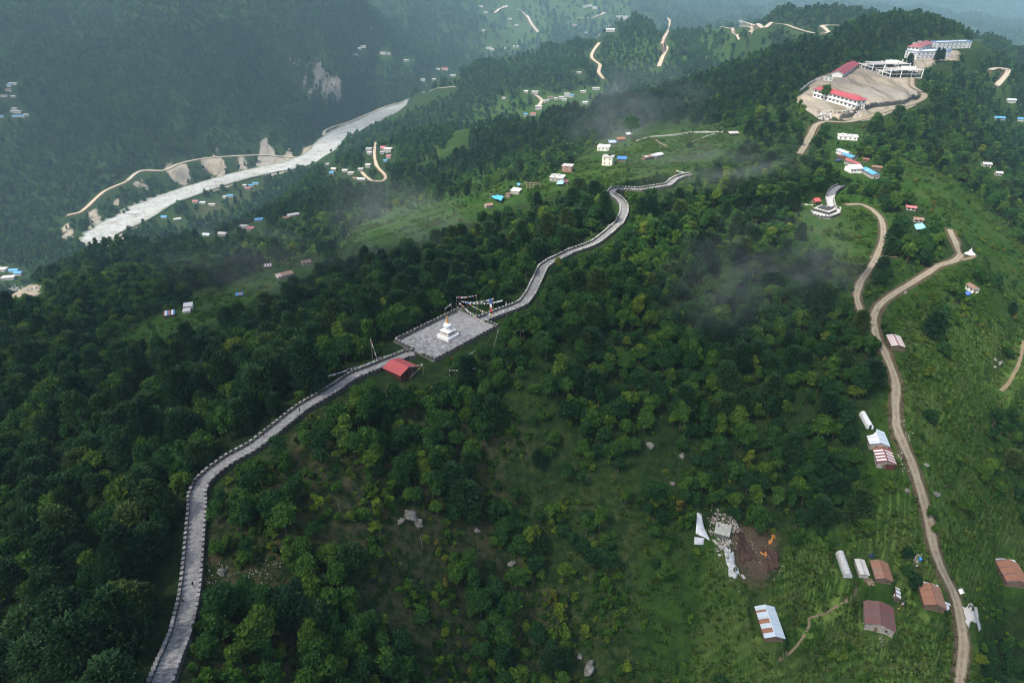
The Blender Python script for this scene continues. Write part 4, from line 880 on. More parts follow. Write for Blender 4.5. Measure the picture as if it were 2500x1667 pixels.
barrel('greenhouse', 'long grey plastic greenhouse tunnel at the edge of the crop terraces', 'greenhouse', 0); barrel('greenhouse', 'short pale greenhouse tunnel with open dark end above the roadside houses', 'tunnel', 1, simple('milky_plastic', (.58, .61, .63), .2, 1.5, .45, .4))

# ------------------------------------------------------------------ hamlet by the school
gable_house('tin_house', 'long pale tin roofed house above the bright blue roof', 'long_white', M_PLASTER, lambda i, s, g: 'zinc' if g.random() < .7 else 'pale', cap='zinc', seed=12)
gable_house('blue_roofed_house', 'bright blue roofed house between the pale and the maroon striped roofs', 'blue_a', M_CONC, lambda i, s, g: 'blue2', cap='blue2', seed=13)
gable_house('striped_house', 'long house with maroon and pink striped tin roof near the school road', 'maroon_strip', M_CONC, lambda i, s, g: 'maroon2' if i % 2 else 'pink', cap='maroon2', seed=14)
gable_house('white_roofed_house', 'house with broad white tin roof below the maroon striped house', 'white_big', M_PLASTER, lambda i, s, g: 'white', cap='white', seed=15)
gable_house('blue_roofed_house', 'long bright blue gabled house furthest downhill of its hamlet', 'blue_b', M_CONC, lambda i, s, g: 'blue2' if i != 6 else 'zinc', cap='blue2', seed=16)
gable_house('tin_hut', 'small dark maroon hut left of the blue roofed house', 'maroon_small', M_WOOD, lambda i, s, g: 'maroon', 'hut', seed=17); gable_house('tin_hut', 'brown tin hut behind the lowest blue gabled house', 'brown_back', M_WOOD, lambda i, s, g: 'brown', 'hut', seed=18); gable_house('tin_hut', 'tiny brown hut at the end of the maroon striped house', 'brown_tiny', M_WOOD, lambda i, s, g: 'rust', 'hut', seed=19)
gable_house('red_roofed_hut', 'small hut with bright red gabled roof beside the viewing platform', 'red_hut', M_WOOD, lambda i, s, g: 'red', 'hut', cap='red', seed=20)
def flat_house(name, label, key, wallmat, roofmat, floors=1, parapet=.35, wins=True, cat='house', band=None, roofbits=0, seed=0, group=None, wsz=(1.3, 1.3), step=3.2, sides=(0, 1, 2, 3)):
    pl = PLOTS[key]; root = at_plot(name, pl, label, cat, group); L, W, h = pl['L'] / 2, pl['W'] / 2, pl['wall']; mb = MB(); mb.box((0, 0, (h - 2.2) / 2), (L, W, (h + 2.2) / 2)); mb.build('wall', wallmat, root)
    s = MB(); s.box((0, 0, h + .09), (L + .35, W + .35, .09)); s.build('roof', roofmat, root)
    if parapet:
        p = MB()
        for x, y, a, b in ((0, -W - .22, L + .34, .1), (0, W + .22, L + .34, .1), (-L - .22, 0, .1, W + .11), (L + .22, 0, .1, W + .11)): p.box((x, y, h + .18 + parapet / 2), (a, b, parapet / 2))
        p.build('parapet', band or wallmat, root)
    fh = h / floors
    if floors > 1:
        b = MB()
        for f in range(1, floors):
            for x, y, a, c in ((0, -W - .06, L + .12, .06), (0, W + .06, L + .12, .06), (-L - .06, 0, .06, W), (L + .06, 0, .06, W)): b.box((x, y, f * fh), (a, c, .14))
        b.build('floor_band', band or wallmat, root)
    if wins:
        for f in range(floors):
            for sd in sides:
                ln = L if sd in (0, 2) else W; n = max(1, int(2 * ln / step))
                for k in range(n):
                    u = -ln + (k + .5) * 2 * ln / n; x, y = [(u, -W - .02), (L + .02, u), (u, W + .02), (-L - .02, u)][sd]
                    window(root, x, y, (f + .52) * fh, [0, math.pi / 2, math.pi, -math.pi / 2][sd], wsz[0], wsz[1], M_WHITEP)
    g = random.Random(seed)
    for k in range(roofbits):
        q = MB(); q.box((g.uniform(-L, L) * .7, g.uniform(-W, W) * .7, h + .18 + .5), (g.uniform(.4, 1.2), g.uniform(.4, 1), .5)); q.build('roof_box', random.Random(k).choice([M_CONC, M_PLASTER, T['pale']]), root)
    keep_roof(pl); return root
flat_house('white_house', 'long white flat roofed building among trees below the school road', 'flat_white', M_PLASTER, M_WHITEP, 1, .3, True, roofbits=4, seed=1)

# ------------------------------------------------------------------ school hill
pl = PLOTS['school']; root = at_plot('school', pl, 'two storey white school with long red hipped roof and rows of windows', 'school'); L, W, h = pl['L'] / 2, pl['W'] / 2, pl['wall']
mb = MB(); mb.box((0, 0, (h - 2.5) / 2), (L, W, (h + 2.5) / 2)); mb.build('wall', M_PLASTER, root); mb = MB(); o_ = 1.0
hp = [(-L - o_, -W - o_, h), (L + o_, -W - o_, h), (L + o_, W + o_, h), (-L - o_, W + o_, h), (-L + 4, 0, h + pl['rise'] + .6), (L - 4, 0, h + pl['rise'] + .6), (-L - o_, -W - o_, h - .15), (L + o_, -W - o_, h - .15), (L + o_, W + o_, h - .15), (-L - o_, W + o_, h - .15)]
mb.add(hp, [(0, 1, 5, 4), (1, 2, 5), (2, 3, 4, 5), (3, 0, 4), (6, 9, 8, 7), (0, 6, 7, 1), (1, 7, 8, 2), (2, 8, 9, 3), (3, 9, 6, 0)]); mb.build('roof', T['redschool'], root)
mb = MB(); mb.box((0, -W - .35, h * .5), (L + .3, .35, .16)); mb.box((0, -W - .08, .2), (L, .08, .25)); mb.build('floor_band', M_WHITEP, root)
for f in range(2):
    for k in range(11): window(root, -L + (k + .5) * 2 * L / 11, -W - .03, (f + .52) * h / 2, 0, 3.0, 1.7, M_WHITEP, M_DARK)
    for k in range(2): window(root, L + .03, -W + (k + .5) * W, (f + .52) * h / 2, math.pi / 2, 1.6, 1.5, M_WHITEP, M_DARK)
keep_roof(pl)
pl = PLOTS['hall']; root = at_plot('school_hall', pl, 'white hall with dark red gabled roof behind the long school', 'hall'); gable_walls(pl, M_PLASTER, root=root, inset=.6); L, W = pl['L'] / 2, pl['W'] / 2; sl = math.atan2(pl['rise'], W); l = (W + .9) / math.cos(sl)
for sd in (0, 1):
    n = 16
    for i in range(n): link('roof_sheet', sheet_mesh((2 * L + 1) / n + .02, l, T['redschool'], 6), root, (-L - .5 + (i + .5) * (2 * L + 1) / n, 0, pl['wall'] + pl['rise'] + .02 + .02 * (i % 2)), (-sl, 0, math.pi * sd))
for k in range(12):
    for sd in (-1, 1): window(root, -L + (k + .5) * 2 * L / 12, sd * (W - .57), pl['wall'] * .55, 0 if sd < 0 else math.pi, 2.2, 1.6, M_WHITEP, M_DARK)
keep_roof(pl)
def frame_building(name, label, key, seed, floors=2):
    pl = PLOTS[key]; root = at_plot(name, pl, label, 'building'); L, W, h = pl['L'] / 2, pl['W'] / 2, pl['wall']; g = random.Random(seed); fh = h / floors; nx, ny = 4, 3
    for f in range(floors + 1):
        s = MB(); x0 = -L if f < floors else -L * .2; s.box(((x0 + L) / 2, 0, f * fh + .1), ((L - x0) / 2, W, .14 if f else .6)); s.build('floor_slab', M_CONC, root)
    for i in range(nx + 1):
        for j in range(ny + 1):
            c = MB(); top = h + g.choice([.9, 1.2, 2.6, 2.9]) if (i >= 2) else fh + g.choice([1.0, 1.2, 2.8]); c.box((-L + .3 + i * (2 * L - .6) / nx, -W + .3 + j * (2 * W - .6) / ny, top / 2), (.28, .28, top / 2)); c.build('column', M_WHITEP if (i + j) % 3 else M_CONC, root)
    for f in range(floors):
        b = MB(); b.box((0, W * .15, f * fh + fh * .5), (L * .8, .15, fh * .5 - .1)); b.build('inner_wall', M_CONC, root)
    for i in range(nx): # parapet panels of pale block
        p = MB(); p.box((-L + (i + .5) * 2 * L / nx, -W + .1, fh + .5), (L / nx * .8, .1, .35)); p.build('parapet', M_PLASTER, root)
    r_ = MB(); r_.box((L * .4, W * .3, h + 1.2), (L * .3, W * .3, 1.0)); r_.build('stair_room', M_PLASTER, root); keep_roof(pl); return root
frame_building('unfinished_building', 'unfinished concrete frame building with bare columns behind the red hall', 'frame_a', 4); frame_building('unfinished_building', 'unfinished concrete frame building with bare columns at the yard corner facing the school', 'frame_b', 9)
r = flat_house('pump_hut', 'small white flat hut with a green water tank at the yard edge', 'pump_hut', M_PLASTER, M_CONC, 1, .3, True, 'hut'); mb = MB(); mb.lathe([(.9, 0), (.95, .3), (.95, 1.2), (.5, 1.6), (.3, 1.7)], 12, (2, 0, 3.0)); mb.build('water_tank', simple('green_tank', (.02, .22, .12), .1, 1, .4, .4), r, True)
pl = PLOTS['college']; root = at_plot('college', pl, 'large white building with faded red hipped roof on the hilltop', 'college'); L, W, h = pl['L'] / 2, pl['W'] / 2, pl['wall']; mb = MB(); mb.box((0, 0, (h - 2.5) / 2), (L, W, (h + 2.5) / 2)); mb.build('wall', M_PLASTER, root)
mb = MB(); o_ = 1.2; rr = pl['rise'] + 1.0
mb.add([(-L - o_, -W - o_, h), (L + o_, -W - o_, h), (L + o_, W + o_, h), (-L - o_, W + o_, h), (-L + 5, 0, h + rr), (L - 5, 0, h + rr), (-L - o_, -W - o_, h - .2), (L + o_, -W - o_, h - .2), (L + o_, W + o_, h - .2), (-L - o_, W + o_, h - .2)], [(0, 1, 5, 4), (1, 2, 5), (2, 3, 4, 5), (3, 0, 4), (6, 9, 8, 7), (0, 6, 7, 1), (1, 7, 8, 2), (2, 8, 9, 3), (3, 9, 6, 0)]); rf = mb.build('roof', T['pink'], root)
for k in (-.45, .3):
    d = MB(); d.box((L * k, W * .5, h + rr * .75), (3, 2.2, .8)); d.build('dormer', M_CONC, rf)
for f in range(2):
    for k in range(10):
        for sd in (-1, 1): window(root, -L + (k + .5) * 2 * L / 10, sd * (W + .03), (f + .52) * h / 2, 0 if sd < 0 else math.pi, 2.2, 1.5, M_BLUEP, M_DARK)
    for k in range(3): window(root, -L - .03, -W + (k + .5) * 2 * W / 3, (f + .52) * h / 2, -math.pi / 2, 2, 1.5, M_BLUEP, M_DARK)
keep_roof(pl)
flat_house('college_wing', 'white two storey flat roofed wing with blue bands in front of the faded red roof', 'college_front', M_PLASTER, M_WHITEP, 2, 1.0, True, 'building', M_BLUEP, 3, 5, None, (2.2, 1.6), 6); flat_house('college_wing', 'white flat roofed wing with blue parapet at the far end of the hilltop building', 'college_back', M_PLASTER, M_WHITEP, 2, 1.0, True, 'building', M_BLUEP, 3, 6, None, (2.0, 1.5), 6)

# ------------------------------------------------------------------ grassland behind the ridge
r = flat_house('tall_house', 'cream two storey house with grey flat roof on the open grassland', 'tall_house', M_CREAM, M_CONC, 2, 0, True, seed=3, wsz=(1.1, 1.3)); pl = PLOTS['tall_house']; mb = MB(); mb.box((pl['L'] * .1, pl['W'] * .2, 6.9), (1, 1, .6)); mb.build('water_tank', M_DARK, r)
def lean(name, label, key, roof, wallmat=M_WOOD, cat='shed', open_=False):
    pl = PLOTS[key]; root = at_plot(name, pl, label, cat); L, W, h = pl['L'] / 2, pl['W'] / 2, pl['wall']; n = max(3, round(pl['L'] / .9)); sl = math.atan2(pl['rise'] + .2, pl['W']); l = (pl['W'] + .5) / math.cos(sl)
    if not open_:
        mb = MB(); mb.box((0, 0, (h - 1.2) / 2 - .1), (L - .1, W - .1, (h + 1.2) / 2 - .1)); mb.build('wall', wallmat, root)
    else:
        for x in (-L + .1, 0, L - .1):
            for y in (-W + .1, W - .1): q = MB(); q.bar((x, y, -.6), (x, y, h), .08); q.build('post', M_WOOD, root)
    for i in range(n): link('roof_sheet', sheet_mesh(pl['L'] / n + .02, l, T[roof if isinstance(roof, str) else roof[i % len(roof)]]), root, (-L + (i + .5) * pl['L'] / n, W + .25, h + pl['rise'] + .1 + .012 * (i % 2)), (-sl, 0, math.pi))
    keep_roof(pl); return root
lean('blue_shed', 'blue sheet roofed shed beside the cream two storey house', 'blue_lean', 'blue')
gable_house('long_shed', 'low rusty shed joined to the grey roofed shed on the grassland', 'long_shed_a', M_WOOD, lambda i, s, g: 'brown' if g.random() < .5 else 'grey', 'shed', cap='brown', seed=21, doors=False); gable_house('long_shed', 'grey zinc roofed shed at the end of the low rusty shed', 'long_shed_b', M_STONEW, lambda i, s, g: 'zinc', 'shed', cap='zinc', seed=22, doors=False)
flat_house('pale_house', 'pale single storey house with white flat roof at the grassland edge', 'pale_house', M_CREAM, M_WHITEP, 1, .25, True, roofbits=2, seed=7)
lean('row_shed', 'blue and grey sheet roofed shed next to the pale flat roofed house', 'row_0', ['bluegrey', 'blue', 'pale']); lean('row_shed', 'rusty roofed shed in the middle of the row behind the pale house', 'row_1', 'rust2'); lean('row_shed', 'grey and white roofed shed at the far end of the row of sheds', 'row_2', ['grey', 'white'])
lean('post_shed', 'striped shed standing alone at the upper end of the stone field wall', 'post_shed', ['maroon', 'white'], open_=True)
flat_house('slab_house', 'square house with grey slab roof and brick upper floor on the ridge', 'grey_slab', simple('brick_wall', (.25, .13, .10), .3, 2, .9, .1), M_CONC, 1, 0, True, seed=8); flat_house('cluttered_house', 'house with pale cluttered flat roof below the grey slab house', 'messy_roof', M_STONEW, M_PLASTER, 1, .2, True, roofbits=6, seed=9)
lean('tin_hutch', 'little maroon roofed hutch below the cluttered flat roof', 'tin_hutch', 'maroon'); lean('awning_house', 'hut with a bright white sheet roof on the ridge above the tarpaulins', 'white_awning', 'white', M_STONEW, 'hut'); flat_house('mud_hut', 'small brown box shaped hut below the white sheet roof', 'brown_box', simple('mud_wall', (.17, .115, .085), .3, 1.5, .95, .05), M_WOOD, 1, 0, True, 'hut', wsz=(.6, .6)); gable_house('dark_hut', 'small brown roofed hut half hidden by trees below the blue tarpaulin', 'hut_dark', M_STONEW, lambda i, s, g: 'brown', 'hut', seed=23)
gable_house('meadow_shed', 'long brown roofed shed with rusty striped end on the green meadow', 'meadow_shed', M_STONEW, lambda i, s, g: 'brown' if i > 3 else ('rust' if i % 2 else 'pale'), 'shed', cap='rust2', seed=24); lean('striped_shed', 'small red and white striped shed above the long meadow shed', 'meadow_striped', ['maroon2', 'white']); gable_house('meadow_hut', 'small brown roofed hut at the upper end of the meadow', 'meadow_brown', M_STONEW, lambda i, s, g: 'brown' if s else 'rust2', 'hut', cap='rust2', seed=25)
lean('white_shed', 'white roofed shed in the middle of the narrow meadow', 'meadow_white', 'white', M_PLASTER); lean('white_shed', 'low white shelter just below the white shed on the meadow', 'meadow_white_low', 'white', M_PLASTER); lean('patchwork_shed', 'red, white and blue patchwork shed at the lower end of the meadow', 'meadow_ruin', ['maroon2', 'white', 'blue', 'brown']); lean('blue_shelter', 'tiny blue sheet shelter beside a tree on the meadow', 'meadow_blue', ['blue', 'blue', 'rust'], open_=True)
# ------------------------------------------------------------------ houses of the far slopes and the valley
M_FARW = simple('weathered_plaster', (.33, .32, .30), .25, .5, .9, .1); M_FARR = simple('weathered_slab', (.40, .39, .37), .25, .5, .9, .1)
FARROOF = dict(white=M_FARR, grey=M_CONC, pale=T['pale'], blue=T['blue2'], bluewhite=T['zinc'], red=T['pink'], brown=T['brown'], pink=T['pink'])
WHERE = [(7, 'on the dark shoulder above the river bend'), (16, 'in the hamlet by the looping track'), (23, 'on the small spur above the looping track'), (34, 'on the flat fields beside the river'), (44, 'on the far mountainside at the left edge'), (55, 'on the far valley side above the river road'), (65, 'on the distant terraces at the top'), (74, 'in the hazy village near the top centre'), (91, 'in the village on the second spur'), (95, 'at the left edge below the shoulder'), (98, 'among trees at the right edge'), (102, 'on the grassy slope to the right'), (103, 'beside the hilltop road')]
COLW = dict(white='white flat roofed', grey='grey flat roofed', pale='pale tin roofed', blue='bright blue roofed', bluewhite='pale blue roofed', red='red roofed', brown='brown roofed', pink='pink roofed')
seenlab = {}
info = []
for i, fr_ in enumerate(FAR):
    wh = next(t_ for n_f, t_ in WHERE if i < n_f); info.append((COLW[fr_[6]], wh, fr_[0]))
def far_label(i):
    same = sorted([j for j in range(len(FAR)) if info[j][:2] == info[i][:2]], key=lambda j: FAR[j][0]); n = len(same); k = same.index(i)
    pre = '' if n == 1 else ['leftmost ', 'rightmost '][k] if n == 2 else ('leftmost ' if k == 0 else 'rightmost ' if k == n - 1 else ['', 'second from left ', 'third from left ', 'fourth from left ', 'fifth from left ', 'sixth from left ', 'seventh from left ', 'eighth from left ', 'ninth from left ', 'tenth from left ', 'eleventh from left ', 'twelfth from left ', 'thirteenth from left '][k])
    return (pre + info[i][0] + ' house ' + info[i][1]).strip()
for i, fr_ in enumerate(FAR):
    pl = PLOTS[('far', i)]; root = at_plot('distant_house' if pl['zc'] > 700 else 'hut', pl, far_label(i), 'house'); L, W, h = pl['L'] / 2, pl['W'] / 2, pl['wall']; col = fr_[6]
    if pl['rise'] > 0:
        gable_walls(pl, M_FARW if i % 3 else M_STONEW, 2.5, root=root); rs = MB(); sl = math.atan2(pl['rise'], W)
        for sd in (-1, 1): q = [(-L - .5, 0, h + pl['rise']), (L + .5, 0, h + pl['rise']), (L + .5, sd * (W + .6), h - .6 * pl['rise'] / W), (-L - .5, sd * (W + .6), h - .6 * pl['rise'] / W)]; rs.slab(q if sd < 0 else q[::-1], -.15 if sd > 0 else -.15)
        rs.build('roof', FARROOF[col], root)
    else:
        mb = MB(); mb.box((0, 0, (h - 2.5) / 2), (L, W, (h + 2.5) / 2)); mb.build('wall', M_FARW, root); mb = MB(); mb.box((0, 0, h + .15), (L + .5, W + .5, .15)); mb.build('roof', FARROOF[col], root)
    nw = max(2, int(pl['L'] / 4)); wm = MB()
    for k in range(nw): window(root, -L + (k + .5) * 2 * L / nw, -W - .03, h * .55, 0, 1.5, 1.4, M_WHITEP, M_DARK, mull=False)
    keep_roof(pl)
# ------------------------------------------------------------------ the stone path, its parapets and the square
def stone_mat(name, a, b, sc=1.2):
    t = NT(name); p = t.pos(); n1 = t.noise(p, sc, 5, .7); n2 = t.noise(p, sc * 7, 4, .65)
    c = t.mix(t.ramp(n1, .3, .7), a, b); c = t.mix(t.rnd(), c, t.mix(1.0, c, (.48, .49, .5), 'MULTIPLY')); c = t.mix(t.math('MULTIPLY', t.ramp(n2, .55, .75), .5), c, mul(a, .5)); c = t.mix(t.math('MULTIPLY', t.ramp(n1, .62, .75), .4), c, (.10, .11, .07))
    c = t.mix(t.math('MULTIPLY', t.attr('tone'), .4), c, mul(a, .42))
    return t.done(c, .85, .2, n2, .5, .03)
M_SLAB = stone_mat('grey_paving', (.20, .20, .198), (.36, .36, .355)); M_MERL = stone_mat('grey_coping', (.20, .20, .20), (.35, .35, .345)); M_RET = stone_mat('retaining_stone', (.075, .075, .066), (.16, .155, .135), .8); M_MERLW = stone_mat('whitewashed_coping', (.40, .40, .39), (.56, .56, .54)); M_KERB = stone_mat('pale_kerb', (.34, .34, .33), (.50, .50, .48))
def frames(P):
    d = np.gradient(P[:, :2], axis=0); d /= np.linalg.norm(d, axis=1, keepdims=True)
    k = 4; d = np.stack([np.convolve(np.pad(d[:, i], k, mode='edge'), np.ones(2 * k + 1) / (2 * k + 1), 'valid') for i in (0, 1)], 1); d /= np.linalg.norm(d, axis=1, keepdims=True)
    return d, np.c_[-d[:, 1], d[:, 0]]
def causeway(P, name, hw, depth, mat):
    d, n = frames(P); m = len(P); pr = [(-hw, -depth), (-hw, -.06), (hw, -.06), (hw, -depth)]; V = []
    for o, z in pr: V.append(np.c_[P[:, 0] + n[:, 0] * o, P[:, 1] + n[:, 1] * o, P[:, 2] + z])
    V = np.stack(V, 1).reshape(-1, 3); ii = np.arange(m * 4).reshape(m, 4); Fq = []
    for k in range(3): Fq += np.stack([ii[:-1, k], ii[:-1, k + 1], ii[1:, k + 1], ii[1:, k]], -1)[:, ::-1].tolist()
    me = bpy.data.meshes.new(name); me.from_pydata(V.tolist(), [], Fq); me.materials.append(mat); me.update(); o = link(name, me); return tag(o, kind='structure')
def slab_rows(P, hw, seed, cap=300, first=True, row=.42):
    """paving: courses of slabs laid across the path"""
    d, n = frames(P); g = random.Random(seed); s = np.r_[0, np.cumsum(np.linalg.norm(np.diff(P[:, :2], axis=0), axis=1))]; out = []; t = .1
    while t < s[-1] - row:
        rl = row * g.uniform(.8, 1.25); x = -hw; tm = t + rl / 2
        c = np.array([np.interp(tm, s, P[:, i]) for i in range(3)]); dv = np.array([np.interp(tm, s, d[:, i]) for i in (0, 1)]); nv = np.array([-dv[1], dv[0]])
        while x < hw - .05:
            w_ = min(g.uniform(.55, 1.15), hw - x)
            if hw - x - w_ < .3: w_ = hw - x
            q = c[:2] + nv * (x + w_ / 2); out.append((q[0], q[1], c[2] + g.uniform(-.012, .018), math.atan2(dv[1], dv[0]), rl * .5 - .012, w_ * .5 - .012)); x += w_
        t += rl
    return out
def lay(slabs, root, mat, nparts=300):
    me = MB(); me.box((0, 0, -.06), (1, 1, .06)); me = me.mesh('paving_slab', mat)
    for x, y, z, a, l, w_ in slabs[:nparts]:
        o = link('paving_slab', me, root, (x, y, z), (random.uniform(-.006, .006), random.uniform(-.006, .006), a)); o.scale = (l, w_, 1)
    rest = slabs[nparts:]
    if rest:
        mb = MB(); tone = []
        for x, y, z, a, l, w_ in rest: mb.box((x, y, z - .06), (l, w_, .06), a); tone += [random.random() ** 1.5] * 6
        mm = mb.mesh('paving', mat); at = mm.attributes.new('tone', 'FLOAT', 'FACE'); at.data.foreach_set('value', tone); o = link('paving', mm, root); o['kind'] = 'stuff'
MERL = {}
def merlon_mesh(mat, k):
    if (mat.name, k) not in MERL:
        g = random.Random(k); mb = MB(); mb.box((0, 0, .30), (.40 + g.uniform(-.04, .03), .27, .30)); mb.box((0, 0, .66), (.46 + g.uniform(-.05, .04), .36, .06), m=1); MERL[(mat.name, k)] = mb.mesh('merlon', [M_RET, mat])  # pale cap over dark body: bright top and side shade put into the colours
    return MERL[(mat.name, k)]
def parapet(name, label, line, mat, capmat, pitch=1.6, group=None, base_h=.42, root=None, skip=None):
    """low wall with upright coping blocks; line = list of 3-D points on top of the paving"""
    line = np.asarray(line, float); s = np.r_[0, np.cumsum(np.linalg.norm(np.diff(line[:, :2], axis=0), axis=1))]; n = max(2, int(s[-1] / .9)); tt = np.linspace(0, s[-1], n); Q = np.c_[[np.interp(tt, s, line[:, i]) for i in range(3)]].T
    root = root or tag(empty(name, Q[len(Q) // 2]), label, 'wall', group); org = np.array(root.location); Q = Q - org
    d, nn = frames(Q) if len(Q) > 16 else (unit(np.gradient(Q[:, :2], axis=0)), None)
    if nn is None: nn = np.c_[-d[:, 1], d[:, 0]]
    V = []; pr = [(-.2, -.5), (-.2, base_h), (.2, base_h), (.2, -.5)]
    for o, z in pr: V.append(np.c_[Q[:, 0] + nn[:, 0] * o, Q[:, 1] + nn[:, 1] * o, Q[:, 2] + z])
    V = np.stack(V, 1).reshape(-1, 3); ii = np.arange(len(Q) * 4).reshape(len(Q), 4); Fq = []
    for k in range(4): Fq += np.stack([ii[:-1, k], ii[:-1, (k + 1) % 4], ii[1:, (k + 1) % 4], ii[1:, k]], -1)[:, ::-1].tolist()
    Fq += [ii[0][::-1].tolist(), ii[-1].tolist()][::-1]
    me = bpy.data.meshes.new('base_wall'); me.from_pydata(V.tolist(), [], Fq); me.materials.append(mat); me.update(); link('base_wall', me, root)
    t = pitch * .5; k = 0; g = random.Random(int(s[-1] * 10))
    while t < s[-1] - .3:
        q = np.array([np.interp(t, tt, Q[:, i]) for i in range(3)]); dv = np.array([np.interp(t, tt, d[:, i]) for i in (0, 1)])
        link('merlon', merlon_mesh(capmat, k % 4), root, (q[0], q[1], q[2] + base_h), (g.uniform(-.03, .03), 0, math.atan2(dv[1], dv[0]) + g.uniform(-.05, .05))); t += pitch * g.uniform(.88, 1.12); k += 1
    return root
def offset(P, o, dz=0.0): d, n = frames(P); return np.c_[P[:, 0] + n[:, 0] * o, P[:, 1] + n[:, 1] * o, P[:, 2] + dz]
HW = 1.85
c1 = causeway(P1, 'stone_path', HW + .55, 2.6, M_RET); lay(slab_rows(P1, HW, 1), c1, M_SLAB)
parapet('parapet_wall', 'crenellated grey stone parapet on the left edge of the lower path', offset(P1, HW + .25)[4:], M_RET, M_MERL); parapet('parapet_wall', 'crenellated grey stone parapet on the right edge of the lower path', offset(P1, -HW - .25)[4:], M_RET, M_MERL)
for sd in (1, -1):    # pale kerb course inside each parapet
    L_ = offset(P1, sd * (HW - .1), .02); mb = MB()
    for a, b in zip(L_[:-2:2], L_[2::2]): m_ = (a + b) / 2; mb.box((m_[0], m_[1], m_[2] + .01), (float(np.linalg.norm((b - a)[:2])) / 2 + .01, .07, .03), math.atan2(b[1] - a[1], b[0] - a[0]))
    mb.build('kerb', M_KERB, c1)
c2 = causeway(P2, 'stone_path', HW + .55, 2.6, M_RET); lay(slab_rows(P2, HW, 2), c2, M_SLAB)
parapet('parapet_wall', 'crenellated stone parapet on the left edge of the upper winding path', offset(P2, HW + .25), M_RET, M_MERLW, 1.75); parapet('parapet_wall', 'crenellated stone parapet on the right edge of the upper winding path', offset(P2, -HW - .25), M_RET, M_MERLW, 1.75)
# square
ca, sa = math.cos(PA), math.sin(PA); HL, HWd = PL_ / 2 - .3, PW_ / 2 - .3
def pq(u, v, dz=0.0): return np.array([pcx[0] + ca * u - sa * v, pcx[1] + sa * u + ca * v, PZ + dz])
mb = MB(); mb.box((pcx[0], pcx[1], PZ - 1.5), (PL_ / 2 + .1, PW_ / 2 + .1, 1.44), PA); sq = mb.build('square', M_RET); tag(sq, kind='structure')
sl_ = []; g = random.Random(5); u = -HL
while u < HL - .2:
    rl = min(g.uniform(.6, .95), HL - u); v = -HWd
    while v < HWd - .05:
        w_ = min(g.uniform(.9, 1.7), HWd - v)
        if HWd - v - w_ < .4: w_ = HWd - v
        q = pq(u + rl / 2, v + w_ / 2); sl_.append((q[0], q[1], PZ + g.uniform(-.01, .015), PA, rl / 2 - .012, w_ / 2 - .012)); v += w_
    u += rl
sl_.sort(key=lambda q: q[0] * q[0] + q[1] * q[1]); lay(sl_, sq, M_SLAB)
def loc_uv(P): d = np.asarray(P)[:2] - pcx[:2]; return float(ca * d[0] + sa * d[1]), float(-sa * d[0] + ca * d[1])
gate_w = loc_uv(P1[-1])[1]; gate_e = loc_uv(P2[0])[1]; gh = HW + .35
for sd, a, b, lab in ((-1, (-HL, HWd), (HL, HWd), 'long back parapet of the stupa square with a dark bench along it'), (1, (-HL, -HWd), (HL, -HWd), 'long front parapet of the stupa square facing the slope')):
    parapet('parapet_wall', lab, [pq(*a), pq(0, a[1]), pq(*b)], M_RET, M_MERL, 1.75)
for (u, g0, nmA, nmB) in ((-HL, gate_w, 'back', 'front'), (HL, gate_e, 'back', 'front')):
    end = 'shed end' if u < 0 else 'flagpole end'
    parapet('parapet_wall', 'short parapet at the %s of the square, uphill side of the gap' % end, [pq(u, g0 + gh), pq(u, (g0 + gh + HWd) / 2), pq(u, HWd - .5)], M_RET, M_MERL, 1.75); parapet('parapet_wall', 'short parapet at the %s of the square, downhill side of the gap' % end, [pq(u, -HWd + .5), pq(u, (g0 - gh - HWd) / 2), pq(u, g0 - gh)], M_RET, M_MERL, 1.75)
bench = tag(empty('stone_bench', pq(0, HWd - .8), PA), 'long dark stone bench along the back parapet of the square', 'bench')
for k in range(9):
    x = -HL * .82 + k * HL * 1.64 / 8; b = MB(); b.box((0, 0, .42), (HL * .09, .35, .06)); b.build('seat', simple('dark_stone', (.035, .038, .042), .3, 2, .6, .3) if k == 0 else bpy.data.materials['dark_stone'], bench, loc=(x, 0, 0))
    for sx in (-1, 1): q = MB(); q.box((sx * HL * .07, 0, .18), (.14, .3, .18)); q.build('leg', M_RET, bench, loc=(x, 0, 0))
# stupa
st_ = hit(1094, 823, .6); su = plane(1094, 822, PZ); root = tag(empty('stupa', (su[0], su[1], PZ), PA + R(2)), 'white stepped stupa with bulging dome and golden spire on the square', 'stupa')
def weathered():
    t = NT('weathered_whitewash'); p = t.obj(); n1 = t.noise(p, 1.2, 6, .7); n2 = t.noise(p, 4, 5, .7); g_ = t.n('NewGeometry'); nz = t.n('SeparateXYZ', {0: g_.outputs['Normal']}).outputs[2]
    c = t.mix(t.ramp(n1, .35, .75), (.70, .69, .66), (.55, .54, .50)); st = t.ramp(t.math('ADD', n2, t.math('MULTIPLY', nz, .12)), .52, .68); c = t.mix(t.math('MULTIPLY', st, .75), c, (.13, .11, .085)); return t.done(c, .9, .15, n2, .4, .03)
M_WW = weathered(); M_WHITE = simple('whitewash', (.74, .74, .72), .07, .6, .85, .15); M_GOLD = simple('gilded', (.50, .27, .05), .2, 4, .4, .5)
S = 2.9
mb = MB(); mb.box((0, 0, .55), (S, S, .55)); mb.build('plinth', M_WHITE, root); mb = MB(); mb.box((0, 0, 1.14), (S + .12, S + .12, .06)); mb.build('plinth_cap', M_WHITE, root)
for k, (s_, z0, z1) in enumerate(((2.45, 1.2, 1.55), (2.1, 1.55, 1.9), (1.72, 1.9, 2.65))): mb = MB(); mb.box((0, 0, (z0 + z1) / 2), (s_, s_, (z1 - z0) / 2)); mb.build('tier', M_WW, root)
